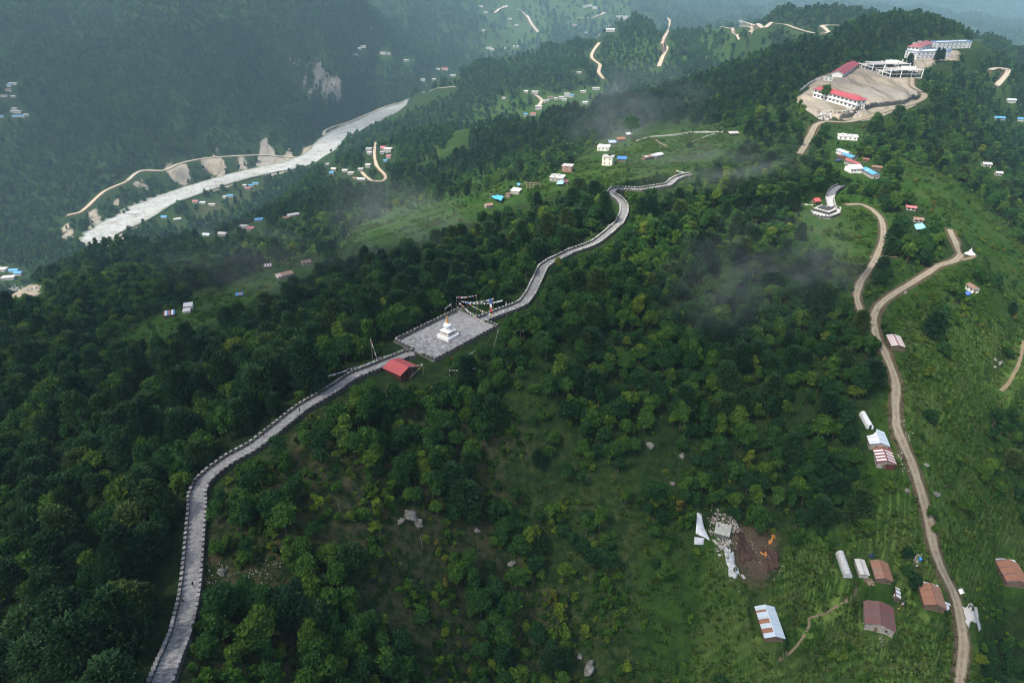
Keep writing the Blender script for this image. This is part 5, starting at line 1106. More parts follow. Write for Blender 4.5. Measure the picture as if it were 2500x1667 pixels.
for sx, sy in ((0, -1), (1, 0), (0, 1), (-1, 0)):
    for k in (-.55, 0, .55): mb = MB(); mb.box((sx * 1.74 + (k * 1.6 if sx == 0 else 0), sy * 1.74 + (k * 1.6 if sy == 0 else 0), 2.28), (.42 if sx == 0 else .03, .42 if sy == 0 else .03, .24)); mb.build('relief_panel', simple('brown_relief', (.20, .165, .12), .4, 5, .9, .1) if 'brown_relief' not in bpy.data.materials else bpy.data.materials['brown_relief'], root)
for s_, z0, z1 in ((1.95, 2.65, 2.85), (2.2, 2.85, 3.0)): mb = MB(); mb.box((0, 0, (z0 + z1) / 2), (s_, s_, (z1 - z0) / 2)); mb.build('cornice', M_WHITE, root)
for k, (r_, z0, z1) in enumerate(((1.75, 3.0, 3.22), (1.6, 3.22, 3.44), (1.45, 3.44, 3.66))): mb = MB(); mb.lathe([(r_, z0), (r_ - .02, z1)], 28); mb.build('ring_step', M_WHITE, root)
mb = MB(); mb.lathe([(1.0, 3.66), (1.12, 3.9), (1.36, 4.4), (1.5, 4.9), (1.5, 5.15), (1.36, 5.45), (1.0, 5.65), (.55, 5.72)], 28); mb.build('dome', M_WHITE, root, True)
mb = MB(); mb.box((0, 0, 5.98), (.48, .48, .28)); mb.build('harmika', M_WHITE, root); mb = MB(); mb.box((0, 0, 6.3), (.6, .6, .05)); mb.build('harmika_cap', M_GOLD, root)
for k in range(9): mb = MB(); z0 = 6.36 + k * .2; r_ = .42 - k * .034; mb.lathe([(r_, z0), (r_, z0 + .12), (r_ - .07, z0 + .13), (r_ - .07, z0 + .2)], 14); mb.build('spire_ring', M_GOLD, root)
mb = MB(); mb.lathe([(.08, 8.16), (.42, 8.2), (.46, 8.32), (.12, 8.36)], 14); mb.build('parasol', M_GOLD, root); mb = MB(); mb.lathe([(.1, 8.36), (.16, 8.5), (.1, 8.7), (.02, 8.95)], 10); mb.build('finial', M_GOLD, root, True)
keep_box(1040, 770, 1150, 850, 262)
# red roofed shed below the square
z0 = float(hit(972, 915)[2]); A_, B_ = plane(955, 879, z0 + 3.6), plane(996, 897, z0 + 3.6); d_ = B_ - A_
pl = dict(c=((A_ + B_) / 2)[:2], z=z0, a=math.atan2(d_[1], d_[0]), L=float(np.hypot(*d_[:2])), W=7.2, wall=2.5, rise=1.2)
print('SHED', pl); pl['zc'] = float(project(np.array([*pl['c'], z0 + 2]))[2]); PLOTS['red_shed'] = pl
r = at_plot('red_shed', pl, 'shed with plain red metal roof and dark red walls beside the path', 'shed'); gable_walls(pl, T['darkred'], 3.0, root=r, inset=.3)
sheet_roof(r, pl, lambda i, s, g: 'red', .5, .95, 0, 'red', .25); door(r, pl['L'] / 2 - .28, -.6, 0, math.pi / 2, 1.0, 2.0, M_DARK)
for x in (-1.5, 1.5): window(r, x, -pl['W'] / 2 + .32, 1.4, 0, .9, .9, M_WOOD); window(r, x, pl['W'] / 2 - .32, 1.4, math.pi, .9, .9, M_WOOD)
keep_roof(pl)
# viewing platform with its short path
vz = VIEWZ + .25
def vq(px, py, dz=0.0): return plane(px, py, vz + dz)
vp = [vq(*p) for p in ((1979,517),(2000,512),(2030,506),(2052,511),(2048,524),(2028,531),(2003,529),(1984,524))]
mb = MB(); mb.prism([(p[0], p[1]) for p in vp], vz - 2.2, vz); vpo = mb.build('viewing_platform', M_MERLW); tag(vpo, kind='structure')
parapet('parapet_wall', 'pale crenellated parapet round the viewing platform', [p for p in vp[2:]] + [vp[0]], M_RET, M_MERLW, 1.75)
pb = vq(2014, 516); rt = tag(empty('platform_plinth', (pb[0], pb[1], vz), R(40)), 'dark square stepped plinth in the middle of the viewing platform', 'plinth'); dk = bpy.data.materials['dark_stone']
for k, (s_, a, b) in enumerate(((4.4, 0, 1.5), (4.7, 1.5, 1.75), (3.0, 1.75, 2.4))): mb = MB(); mb.box((0, 0, (a + b) / 2), (s_, s_, (b - a) / 2)); mb.build('tier', dk if k != 1 else M_CONC, rt)
c3 = causeway(P3, 'stone_path', HW + .5, 2.2, M_RET); lay(slab_rows(P3, HW, 3), c3, M_MERLW, 300)
parapet('parapet_wall', 'pale parapet on the left of the platform path', offset(P3, HW + .25), M_RET, M_MERLW, 1.75); parapet('parapet_wall', 'pale parapet on the right of the platform path', offset(P3, -HW - .25), M_RET, M_MERLW, 1.75)
# keep the path, the square and the platform in sight
def keep_pts(P, wm, zoff=0.2):
    for p in P[::3]:
        a, b, c = project(p + np.array([0, 0, zoff])); keep_disc(float(a), float(b), wm * F / float(c), float(c))
    for p in P[::6]: KEEPD.append((p[0], p[1], 2.9))
keep_pts(P1, 1.6); keep_pts(P2[:-1], 1.5); keep_pts(P3, 1.6)
for u in np.linspace(-HL, HL, 16):
    for v in np.linspace(-HWd, HWd, 12): a, b, c = project(pq(u, v)); keep_disc(float(a), float(b), 6, float(c))
for u in (-.75, -.25, .25, .75): KEEPD.append((*pq(u * HL, 0)[:2], PW_ * .5 + 1.2)); KEEPD.append((*pq(u * HL, HWd * .6)[:2], PW_ * .28)); KEEPD.append((*pq(u * HL, -HWd * .6)[:2], PW_ * .28))
for p in vp: KEEPD.append((p[0], p[1], 5)); a, b, c = project(p); keep_disc(float(a), float(b), 10, float(c))
keep_box(1985, 500, 2050, 528, 400)
for (nm, hw, dd, L), pts in zip(ROADL, [r_[2] for r_ in ROADS]):
    if nm == 'footpath': keep_line(pts, 3); continue
    if dd < 420:
        for p, q in zip(pts[:-1], pts[1:]):
            if 790 < (p[1] + q[1]) / 2 < 900: continue       # hidden by trees in the photograph
            keep_line([p, q], hw * .8 * F / dd)
    else:
        for p in L[::2]: a, b, c = project(p); keep_disc(float(a), float(b), max(3, hw * F / dd * .8), float(c))
# ------------------------------------------------------------------ people
def person_mesh(pose, shirt, trousers, hairc, skin=(.30, .17, .11), sitz=0.0):
    """one continuous body grown from a skeleton; pose: leg swing, arm swing, head bow"""
    ls, as_, bow = pose; V = []; Ed = []; Rd = []
    def add(p, r_, par=None):
        V.append(p); Rd.append(r_)
        if par is not None: Ed.append((par, len(V) - 1))
        return len(V) - 1
    pel = add((0, 0, .95), (.15, .105)); be = add((0, .01, 1.08), (.135, .10), pel); ch = add((0, .0, 1.30), (.165, .115), be); nk = add((0, .0, 1.47), (.055, .055), ch); hd = add((0, -.02 - bow * .05, 1.56), (.075, .085), nk); add((0, -.03 - bow * .09, 1.68), (.078, .092), hd)
    for s in (-1, 1):
        hp = add((s * .09, 0, .90), (.088, .09), pel); sw = ls * s; kn = add((s * .10, -sw * .22 - .02, .50), (.058, .062), hp); an = add((s * .10, -sw * .42 + max(0, -sw) * .0, .10), (.038, .042), kn); add((s * .11, -sw * .42 - .14, .045), (.034, .03), an)
        sh = add((s * .175, 0, 1.40), (.058, .06), ch); el = add((s * .235, as_ * s * .12 + .02, 1.13), (.043, .043), sh); wr = add((s * .24, as_ * s * .26 - .06, .91), (.026, .03), el); pm = add((s * .24, as_ * s * .29 - .08, .84), (.032, .018), wr)
        for k, (dy, ln) in enumerate(((-.028, .065), (-.010, .078), (.008, .072), (.025, .058))):
            f1 = add((s * .243, as_ * s * .30 - .085 + dy, .80), (.0085, .0085), pm); add((s * .23, as_ * s * .31 - .09 + dy, .80 - ln), (.0075, .0075), f1)
        th = add((s * .225, as_ * s * .29 - .115, .83), (.0095, .0095), pm); add((s * .212, as_ * s * .29 - .125, .79), (.008, .008), th)
    me = bpy.data.meshes.new('body'); me.from_pydata(V, Ed, []); o = bpy.data.objects.new('body', me); COL.objects.link(o); o.modifiers.new('skin', 'SKIN')
    for i, sv in enumerate(me.skin_vertices[0].data): sv.radius = Rd[i]; sv.use_root = (i == 0)
    sb = o.modifiers.new('sub', 'SUBSURF'); sb.levels = 1; sb.render_levels = 1
    dg = bpy.context.evaluated_depsgraph_get(); m2 = bpy.data.meshes.new_from_object(o.evaluated_get(dg)); bpy.data.objects.remove(o); m2.name = 'body'
    m2.materials.clear()
    for nm, c in (('skin', skin), ('shirt', shirt), ('trousers', trousers), ('shoes', (.02, .02, .02))): m2.materials.append(simple('%s_%d' % (nm, len(bpy.data.materials)), c, .15, 6, .8, .2))
    for p in m2.polygons:
        x, y, z = p.center; p.use_smooth = True
        p.material_index = 3 if z < .09 else 2 if z < .98 and abs(x) < .2 else 0 if (z > 1.46 and abs(x) < .12) or (abs(x) > .19 and z < .95) else 1
    return m2
def hair_mesh(bow, c, long_=False):
    mb = MB(); prof = [(.06, -.10 if long_ else .0), (.098, .02), (.105, .07), (.09, .13), (.05, .165), (.01, .175)]; mb.lathe(prof, 12, (0, .015 - bow * .08, 1.60)); return mb.mesh('hair', simple('hair_%d' % len(bpy.data.materials), c, .2, 20, .6, .3), True)
PEOPLE = [
 ((473,1432), 0.2, (.8, .7, .3), (.012, .012, .014), (.012, .012, .015), True, 'person in black walking in the middle of the lower path'),
 ((448,1472), 2.9, (-.7, .6, .6), (.03, .03, .035), (.02, .02, .025), False, 'person in dark jacket and white shirt close to the left parapet'),
 ((470,1486), 3.3, (.6, -.6, .5), (.72, .72, .74), (.55, .55, .55), False, 'person in white clothes walking on the right of the lower path'),
 ((733,1007), 1.0, (.6, .5, .2), (.014, .014, .016), (.015, .015, .02), True, 'person in black where trees overhang the path'),
 ((645,1066), 0.9, (-.6, .5, .2), (.02, .018, .018), (.014, .014, .018), False, 'dark dressed person by the left parapet below the overhanging tree'),
 ((2143,762), .5, (.4, .4, .2), (.03, .03, .035), (.02, .02, .03), False, 'dark dressed person on the upper dirt road, nearer the bank'),
 ((2150,760), .9, (-.4, .4, .2), (.05, .03, .03), (.015, .015, .02), False, 'dark dressed person on the upper dirt road, nearer the verge'),
 ((2354,1464), 2.0, (.2, .2, .1), (.02, .022, .03), (.03, .04, .07), False, 'person in dark clothes beside the pale tarpaulin bundle by the road'),
 ((2364,1484), -1.2, (.1, .1, .3), (.018, .018, .022), (.02, .02, .03), True, 'person in dark clothes at the edge of the gravel heap'),
]
def floor_at(x, y):
    best = float(gz(x, y))
    for P_ in (P1, P2, P3):
        d = np.hypot(P_[:, 0] - x, P_[:, 1] - y); k = int(np.argmin(d))
        if d[k] < 2.2: best = P_[k, 2]
    return best
for (px, py), rz, pose, shirt, tro, longh, lab in PEOPLE:
    q = hit(px, py, .8 if px < 1000 else .05); x, y = q[0], q[1]; e = empty('person', (x, y, floor_at(x, y) + .01), rz); tag(e, lab, 'person'); link('body', person_mesh(pose, shirt, tro, None), e); link('hair', hair_mesh(pose[2], (.012, .01, .009), longh), e)
    if 'white shirt' in lab: mb = MB(); mb.box((0, -.118, 1.22), (.07, .012, .16)); mb.build('shirt_front', simple('white_shirt', (.75, .75, .75), .05), e)
    if px == 473: mb = MB(); mb.box((0, .19, 1.26), (.15, .08, .22), taper=.85); mb.build('backpack', simple('black_bag', (.01, .011, .013), .2, 8), e)
# ------------------------------------------------------------------ prayer flags
FLAGC = [simple('flag_' + n, c, .12, 3, .85, .1) for n, c in (('blue', (.05, .12, .40)), ('white', (.72, .72, .70)), ('red', (.48, .06, .06)), ('green', (.10, .32, .10)), ('yellow', (.62, .48, .08)))]
M_CORD = simple('cord', (.30, .29, .27), .1)
def pole(name, x, y, h, label, r_=.06, mat=None, cat='pole'):
    z = float(gz(x, y)); mb = MB(); mb.bar((0, 0, -.6), (.05 * h * .2, 0, h), r_, 0, 6, r_ * .6); o = mb.build(name, mat or M_WOODL, None, loc=(x, y, z)); return tag(o, label, cat)
def flags(a, b, label, za=9.0, zb=9.0, sag=.06, sz=.5, white=.55, seed=0, poles=(True, True), twist=.8):
    """a sagging line of small cloth flags between two raised points"""
    g = random.Random(seed)
    def up(px, py, h):
        q = hit(px, py); p = q
        for k in np.linspace(q[1], q[1] * .6, 90): # walk towards the camera until the sight line is h above ground
            r_ = ray(px, py); p = np.array([0, 0, CAMZ]) + (k / r_[1]) * r_
            if p[2] - gz(p[0], p[1]) >= h: break
        return Vector(p)
    A, B = up(*a, za), up(*b, zb); d = B - A; n = max(4, int(d.length / (sz * 1.08))); root = tag(empty('prayer_flag_string', A), label, 'prayer flags'); cord = MB(); fl = MB(); pts = []
    for i in range(n + 1): t = i / n; pts.append(d * t - Vector((0, 0, 4 * sag * d.length * t * (1 - t))))
    for p, q in zip(pts[:-1], pts[1:]): cord.bar(p, q, .025, 0, 3)
    cord.build('cord', M_CORD, root)
    for i in range(n):
        p, q = pts[i], pts[i + 1]; p = p + (q - p) * .08; q = p + (q - p) * .86; dr = Vector((g.uniform(-.4, .4), g.uniform(-.4, .4), -1)) * sz * g.uniform(.7, 1.05); m = 1 if g.random() < white else i % 5; mid = (p + q) / 2 + dr * .5 + Vector((g.uniform(-.1, .1), g.uniform(-.1, .1), 0)) * twist
        fl.add([p, q, q + dr, p + dr, mid], [(0, 1, 4), (1, 2, 4), (2, 3, 4), (3, 0, 4)], m)
    f = fl.build('flags', FLAGC, root); f['kind'] = 'stuff'
    for k, (P_, want) in enumerate(((A, poles[0]), (B, poles[1]))):
        if want:
            gzz = float(gz(P_.x, P_.y)); pl_ = MB(); pl_.bar(Vector((P_.x, P_.y, gzz - .5)) - A, Vector((P_.x, P_.y, P_.z + .3)) - A, .07, 0, 6, .04); pl_.build('pole', M_WOODL, root)
    return root
Z = lambda x, y: (960 + x * .1403, 720 + y * .1403)
flags(Z(1100, 35), Z(1450, 0), 'topmost string of white prayer flags above the square', 8, 9, .04, seed=1)
flags(Z(1180, 105), Z(1745, 55), 'long sagging string of prayer flags behind the banner pole', 7, 8, .07, seed=2); flags(Z(1230, 120), Z(1900, 88), 'double string of pale prayer flags just below the long sagging one', 6.5, 7.5, .06, seed=3, poles=(False, False))
flags(Z(1285, 125), Z(1690, 325), 'colourful string of prayer flags running down to the banner pole', 7, 3.5, .05, .55, .1, 4, (True, False)); flags(Z(1140, 120), Z(1600, 495), 'string of prayer flags crossing the far corner of the square', 7, 1.6, .04, seed=5, poles=(True, False))
flags(Z(1200, 210), Z(990, 395), 'string of dark red and white prayer flags tied to the stupa spire', 5, 7.6, .03, .4, .3, 6, (False, False)); flags(Z(940, 425), Z(680, 612), 'string of small flags from the stupa spire down to the paving', 7.2, .5, .03, .35, .4, 7, (False, False))
flags(Z(1940, 520), Z(2275, 612), 'sagging string of white prayer flags right of the square', 4, 4, .08, seed=8); flags(Z(1975, 110), Z(1870, 362), 'string of flags slanting over the path beyond the square', 7, 1.2, .02, seed=9, poles=(True, False)); flags(Z(1830, 560), Z(1750, 912), 'string of faded flags hanging on a slanting pole right of the square', 6, 1.5, .02, .4, .7, 10, (True, False))
flags(Z(900, 230), Z(1010, 150), 'short pale flag string among trees above the square', 7, 8, .03, seed=11)
flags((904, 825), (920, 873), 'vertical string of white flags left of the red shed', 9, 3, .02, seed=12, poles=(True, True)); flags((921, 873), (992, 847), 'string of white flags along the path end of the square', 3, 3.5, .05, seed=13, poles=(False, True)); flags((850, 900), (921, 876), 'low string of white flags along the left parapet by the red shed', 2.2, 3, .04, seed=14, poles=(True, False)); flags((800, 915), (850, 900), 'lowest string of white flags on the left parapet', 2, 2.2, .05, seed=15, poles=(True, False))
flags((1005, 893), (1032, 887), 'string of white flags right of the red shed', 4, 4, .06, seed=16); flags((1032, 888), (1001, 920), 'string of red and white flags slanting down behind the red shed', 4, 1, .03, .4, .5, 17, (False, True)); flags((1097, 903), (1160, 898), 'pale flag string low over the trees below the square', 6, 6, .03, .35, .8, 18); flags((1165, 898), (1176, 927), 'flag string hanging down the slope below the square', 6, 2, .02, .4, .8, 19, (False, True)); flags((1140, 868), (1162, 852), 'short cord of flags below the front parapet', 3, 3, .04, .35, .8, 20)
flags((1516, 520), (1513, 545), 'yellow flag string over the upper winding path', 4, 3, .05, .4, .3, 21, (True, False)); flags((1484, 548), (1512, 546), 'second yellowish flag string beside the upper path', 3, 3, .05, .4, .3, 22, (True, True)); flags((1650, 415), (1685, 420), 'white flag string above the far end of the path', 5, 5, .08, seed=23)
flags((1940, 490), (1985, 500), 'white flag string left of the red roofed hut', 3, 3, .05, seed=24); flags((2003, 500), (2022, 503), 'flag string between red roofed hut and platform path', 2.5, 3, .05, .5, .2, 25)
# tall banner on its pole
bp = plane(1197.5, 776, PZ); root = tag(empty('banner_pole', (bp[0], bp[1], PZ - .2), 0), 'tall pole with blue, white and red vertical banner at the square', 'flag'); Hb = 8.6; mb = MB(); mb.bar((0, 0, -.5), (-.35, 0, Hb), .06, 0, 6, .04); mb.build('pole', M_WOODL, root)
for k, (m, z0, z1) in enumerate(((0, 6.3, 8.4), (1, 4.5, 6.3), (2, 2.4, 4.5), (4, 1.0, 2.0))):
    w_ = .85 if m != 4 else .5; b = MB(); n = 5; P = []
    for i in range(n + 1):
        z = z0 + (z1 - z0) * i / n
        for u in (0, .5, 1): P.append((-.35 * z / Hb + u * w_, .12 * math.sin(3 * z + 2 * u), z))
    b.add(P, [(i * 3 + j, i * 3 + j + 1, (i + 1) * 3 + j + 1, (i + 1) * 3 + j) for i in range(n) for j in (0, 1)]); b.build('banner_panel', FLAGC[m], root)
# small flags of the hamlet
for (px, py), cols, lab in (((2198, 1470), (0, 1, 2), 'small blue white and red flag on a pole behind the striped shed'), ((2187, 1484), (4,), 'small yellow flag on a pole beside the maroon-roofed house')):
    q = hit(px, py + 12); root = tag(empty('flag', (q[0], q[1], q[2])), lab, 'flag'); mb = MB(); mb.bar((0, 0, -.3), (0, 0, 2.6), .04, 0, 5); mb.build('pole', M_WOODL, root)
    for k, c in enumerate(cols): b = MB(); b.slab([(.03, 0, 2.5 - .5 * (k + 1)), (.8, .1, 2.45 - .5 * (k + 1)), (.8, .1, 2.93 - .5 * (k + 1)), (.03, 0, 2.98 - .5 * (k + 1))], .01); b.build('flag_cloth', FLAGC[c], root)
# ------------------------------------------------------------------ stones, rubble, tarpaulins
def rock_mesh(seed, sq=.7, sub=2):
    g = np.random.default_rng(seed); v, f = ico(sub); n = unit(v); d = 1 + .32 * (vnoise(n[:, 0] * 1.7 + seed, n[:, 1] * 1.7 + n[:, 2], seed) - .5) * 2 + .1 * g.normal(0, 1, len(v))
    for _ in range(5): a = unit(g.normal(0, 1, 3)); k = n @ a; d = np.where(k > .55, d * (.55 / np.maximum(k, .55)) ** .7, d)
    v = n * d[:, None] * np.array([1, .85, sq]); me = bpy.data.meshes.new('boulder'); me.from_pydata(v.tolist(), [], f); me.materials.append(M_ROCK); me.update(); return me
t = NT('grey_rock'); p_ = t.obj(); n_a = t.noise(p_, 1.2, 6, .7); n_b = t.noise(p_, 5, 5, .7); M_ROCK = t.done(t.mix(t.ramp(n_b, .5, .7), t.mix(t.ramp(n_a, .3, .7), (.09, .088, .08), (.21, .205, .19)), (.045, .05, .036)), .95, .1, n_b, .8, .1)
for i, (px, py, s, lab) in enumerate([(1005,1262,3.0,'largest grey boulder on the scrubby slope below the square'),(980,1274,1.6,'pale boulder touching the largest boulder on the slope'),(1020,1280,2.0,'dark boulder half under bushes below the largest boulder'),(1437,1632,2.6,'big grey boulder near the bottom edge of the slope'),(1415,1605,1.6,'flat boulder above the big boulder at the bottom edge'),(1250,1378,1.7,'pale leaning rock in the middle of the slope'),(1165,1296,1.3,'small grey rock on the soil gap below bushes'),(1585,1090,1.8,'pink grey rock at the lower edge of the forest'),(1665,1115,1.5,'upright rock among bushes at the forest edge'),(1640,1180,1.3,'mossy rock above the rubble'),(2440,888,1.6,'dark boulder on the terraced grass near the right edge'),(2428,878,1.2,'smaller dark boulder beside the one near the right edge'),(2427,896,1.0,'lowest dark boulder near the right edge'),(2210,716,1.4,'grey boulder below the upper dirt road'),(540,1400,1.4,'pale rock on the bare patch right of the path'),(2286,1207,1.6,'grey rock beside the dirt road verge'),(2212,1200,1.4,'grey rocks under the small tree by the road'),(2262,1136,1.2,'dark rock right of the dirt road bend')]):
    q = hit(px, py); o = link('boulder', rock_mesh(600 + i, .65 + .03 * (i % 5)), None, (q[0], q[1], q[2] + s * .18), (random.uniform(-.3, .3), random.uniform(-.3, .3), i * 1.3)); o.scale = (s, s * .9, s); tag(o, lab, 'boulder'); keep_disc(px, py, s * 1.2 * F / float(project(q)[2]), float(project(q)[2]))
def rubble(name, label, pts, n, s0, s1, mat, seed, spread, cat='rubble'):
    g = random.Random(seed); mb = MB()
    for k in range(n):
        px, py = g.choice(pts); q = hit(px, py); x, y = q[0] + g.gauss(0, spread), q[1] + g.gauss(0, spread); s = g.uniform(s0, s1) * g.choice([.6, 1, 1]); Mx = Matrix.Rotation(g.uniform(0, 6.28), 3, 'Z') @ Matrix.Rotation(g.uniform(-.8, .8), 3, 'X') @ Matrix.Rotation(g.uniform(-.6, .6), 3, 'Y')
        mb.box((x, y, float(gz(x, y)) + s * g.uniform(.1, .5)), (s * g.uniform(.6, 1.2), s * g.uniform(.4, .9), s * g.uniform(.3, .6)), M=Mx, taper=g.uniform(.6, 1), m=g.randrange(len(mat)))
    o = mb.build(name, mat); tag(o, label, cat, None, 'stuff')
    for px, py in pts: c = float(project(hit(px, py))[2]); keep_disc(px, py, spread * 1.2 * F / c, c)
    return o
ZR = lambda x, y: (1650 + x * .1339, 1210 + y * .1339)
M_RUB = [simple('broken_concrete', (.27, .265, .25), .3, 2, .95, .1), simple('pale_stone', (.32, .31, .29), .2, 2, .95, .1), simple('earthy_stone', (.16, .135, .11), .3, 2, .95, .1)]
rubble('rubble', 'heap of broken pale stones round the concrete tank', [ZR(*p) for p in ((700, 440), (760, 380), (860, 420), (1010, 470), (1060, 540), (1090, 620), (1000, 430), (820, 850), (860, 920), (820, 960), (900, 900), (960, 870), (640, 660), (660, 480))], 420, .12, .42, M_RUB, 5, .75)
rubble('rubble', 'scatter of white debris down the bare earth below the tank', [ZR(*p) for p in ((1330, 800), (1440, 1050), (1470, 1150), (1100, 850), (1230, 700), (1160, 960), (1830, 1250), (1850, 1400), (1750, 950), (1700, 1100), (800, 1100), (930, 1300), (1000, 1480))], 170, .07, .22, M_RUB, 6, 1.1)
rubble('rubble', 'pale stone heap beside the school gate', [(2012, 284), (2020, 288), (2010, 278)], 120, .5, 1.6, M_RUB, 7, 3.0); rubble('rubble', 'white building rubble in front of the school corner', [(2070, 275), (2082, 271), (2090, 268)], 120, .5, 1.6, M_RUB, 8, 3.0)
rubble('rubble', 'rubbish and stones near the hedge above the rusty house', [(2230, 1362), (2236, 1368), (2240, 1364)], 60, .1, .3, M_RUB, 9, .8); rubble('rubble', 'litter of stones in front of the maroon-roofed house', [(2128, 1529), (2122, 1526), (2155, 1563), (2178, 1502)], 70, .08, .25, M_RUB, 10, .6); rubble('rubble', 'white rocks on the clearing at the left edge', [(30, 708), (50, 706), (70, 708), (85, 706)], 130, .5, 1.5, M_RUB, 11, 4); rubble('rubble', 'stone litter beside the roadside houses', [(2195, 1110), (2205, 1140), (2215, 1060), (2200, 1030)], 90, .08, .28, M_RUB, 12, 1.0); rubble('rubble', 'stones on the bare patch right of the lower path', [(525, 1420), (540, 1390), (620, 1410), (650, 1390)], 160, .06, .2, M_RUB, 13, 1.8)
# concrete tank
rt = tag(empty('concrete_tank', (TANK[0], TANK[1], TANK[2] - 1.4), R(-22)), 'square grey concrete tank with hatch holes amid the rubble', 'tank'); mb = MB(); mb.box((0, 0, .5), (2.3, 2.5, .9)); mb.build('wall', simple('dark_concrete', (.10, .105, .10), .3, 1.5), rt); mb = MB(); mb.box((0, 0, 1.49), (2.45, 2.65, .09)); mb.build('cover_slab', simple('greenish_concrete', (.30, .31, .275), .2, .9), rt)  # tank walls are a darker concrete than the cover slab
for k in (-.25, .35): mb = MB(); mb.box((-1.5, 1.0 + k, 1.6), (.22, .2, .04)); mb.build('hatch', M_DARK, rt)
keep_box(1738, 1268, 1790, 1325, 235)
def sheet(name, label, pts, mat, lift, seed, n=10, th=0.0, cat='tarpaulin', bump=.25, cover=True):
    """a crumpled sheet lying over the ground between four corners"""
    C = [hit(*p) for p in pts]; V = []; lifts = lift if isinstance(lift, (list, tuple)) else [lift] * 4
    for i in range(n + 1):
        for j in range(n + 1):
            u, v = i / n, j / n; wts = ((1 - u) * (1 - v), u * (1 - v), u * v, (1 - u) * v); x = sum(w_ * c[0] for w_, c in zip(wts, C)); y = sum(w_ * c[1] for w_, c in zip(wts, C)); l = sum(w_ * c for w_, c in zip(wts, lifts)); e = 1 + .12 * (random.Random(seed + i * 31 + j).random() - .5)
            if cat in ('earth', 'clay', 'gravel', 'cement'): ed = max(abs(u - .5), abs(v - .5)) * 2; x += 1.3 * ed * (float(vnoise(np.array(u * 5.0 + seed * 3), np.array(v * 5.0), seed)) - .5); y += 1.8 * ed * (float(vnoise(np.array(u * 5.0 + seed * 3 + 40), np.array(v * 5.0), seed)) - .5); l = l * (1.2 - ed) 
            V.append((x, y, float(gz(x, y)) + .05 + l * e + bump * float(vnoise(np.array(u * 6.0 + seed), np.array(v * 6.0), seed))))
    k = n + 1; me = bpy.data.meshes.new(name); me.from_pydata(V, [], [(i * k + j, i * k + j + 1, (i + 1) * k + j + 1, (i + 1) * k + j) for i in range(n) for j in range(n)]); me.materials.append(mat); me.polygons.foreach_set('use_smooth', [True] * (n * n)); me.update(); o = link(name, me); sd = o.modifiers.new('thickness', 'SOLIDIFY'); sd.thickness = .03
    if cat: tag(o, label, cat)
    else: tag(o, label, None, None, 'structure')
    for p in pts + [(sum(a for a, b in pts) / 4, sum(b for a, b in pts) / 4)]: c = float(project(hit(*p))[2]); keep_disc(*p, 7, c)
    return o
sheet('tarpaulin', 'pale plastic tarpaulin draped down the slope left of the tank', [ZR(385, 320), ZR(460, 340), ZR(620, 830), ZR(360, 700)], M_TARP, .25, 1); sheet('tarpaulin', 'crumpled grey plastic sheet under the pale draped tarpaulin', [ZR(340, 760), ZR(520, 780), ZR(500, 900), ZR(330, 900)], simple('grey_sheet', (.36, .38, .40), .3, 1.5, .6, .3), .12, 2); sheet('cement_spill', 'pale grey strip of cement mud running down from the tank', [ZR(910, 940), ZR(1030, 960), ZR(1150, 1450), ZR(990, 1500)], simple('cement', (.36, .38, .385), .3, 1.2, .95, .1), .03, 3, 12, 0, 'cement', .12)
sheet('earth_heap', 'bank of dark brown dug earth beside the tank', [ZR(1050, 700), ZR(1250, 720), ZR(1480, 1200), ZR(1180, 1280)], simple('dark_earth', (.060, .038, .028), .4, 1.0, 1, .05), .1, 4, 14, 0, 'earth', .5); sheet('clay_heap', 'streak of orange clay by the forest edge', [ZR(1670, 860), ZR(1790, 720), ZR(1815, 770), ZR(1720, 890)], simple('orange_clay', (.42, .19, .05), .35, 1.5, 1, .05), .15, 5, 8, 0, 'clay', .5); sheet('clay_heap', 'lower patch of orange clay in the dug earth', [ZR(1570, 1060), ZR(1690, 1020), ZR(1690, 1090), ZR(1640, 1150)], bpy.data.materials['orange_clay'], .15, 6, 8, 0, 'clay', .5); sheet('earth_heap', 'second heap of dark earth below the orange clay', [ZR(1550, 940), ZR(1850, 1020), ZR(1880, 1300), ZR(1660, 1400)], bpy.data.materials['dark_earth'], .2, 7, 14, 0, 'earth', .7)
sheet('gravel_heap', 'pale grey gravel heap spilling beside the dirt road', [(2350, 1478), (2388, 1490), (2392, 1535), (2362, 1532)], simple('pale_gravel', (.37, .37, .36), .3, 3, .95, .1), .2, 8, 12, 0, 'gravel', .5); sheet('tarpaulin', 'white tarpaulin bundle on the far verge of the road', [(2337, 1442), (2347, 1440), (2355, 1451), (2343, 1455)], simple('white_tarpaulin', (.62, .62, .60), .2, 2, .6, .3), .6, 9, 8, 0, 'tarpaulin', .4); sheet('tarpaulin', 'navy tarpaulin bundle behind the brown shed', [(2119, 1357), (2130, 1355), (2133, 1364), (2121, 1366)], M_NAVY, .7, 10, 8, 0, 'tarpaulin', .4)
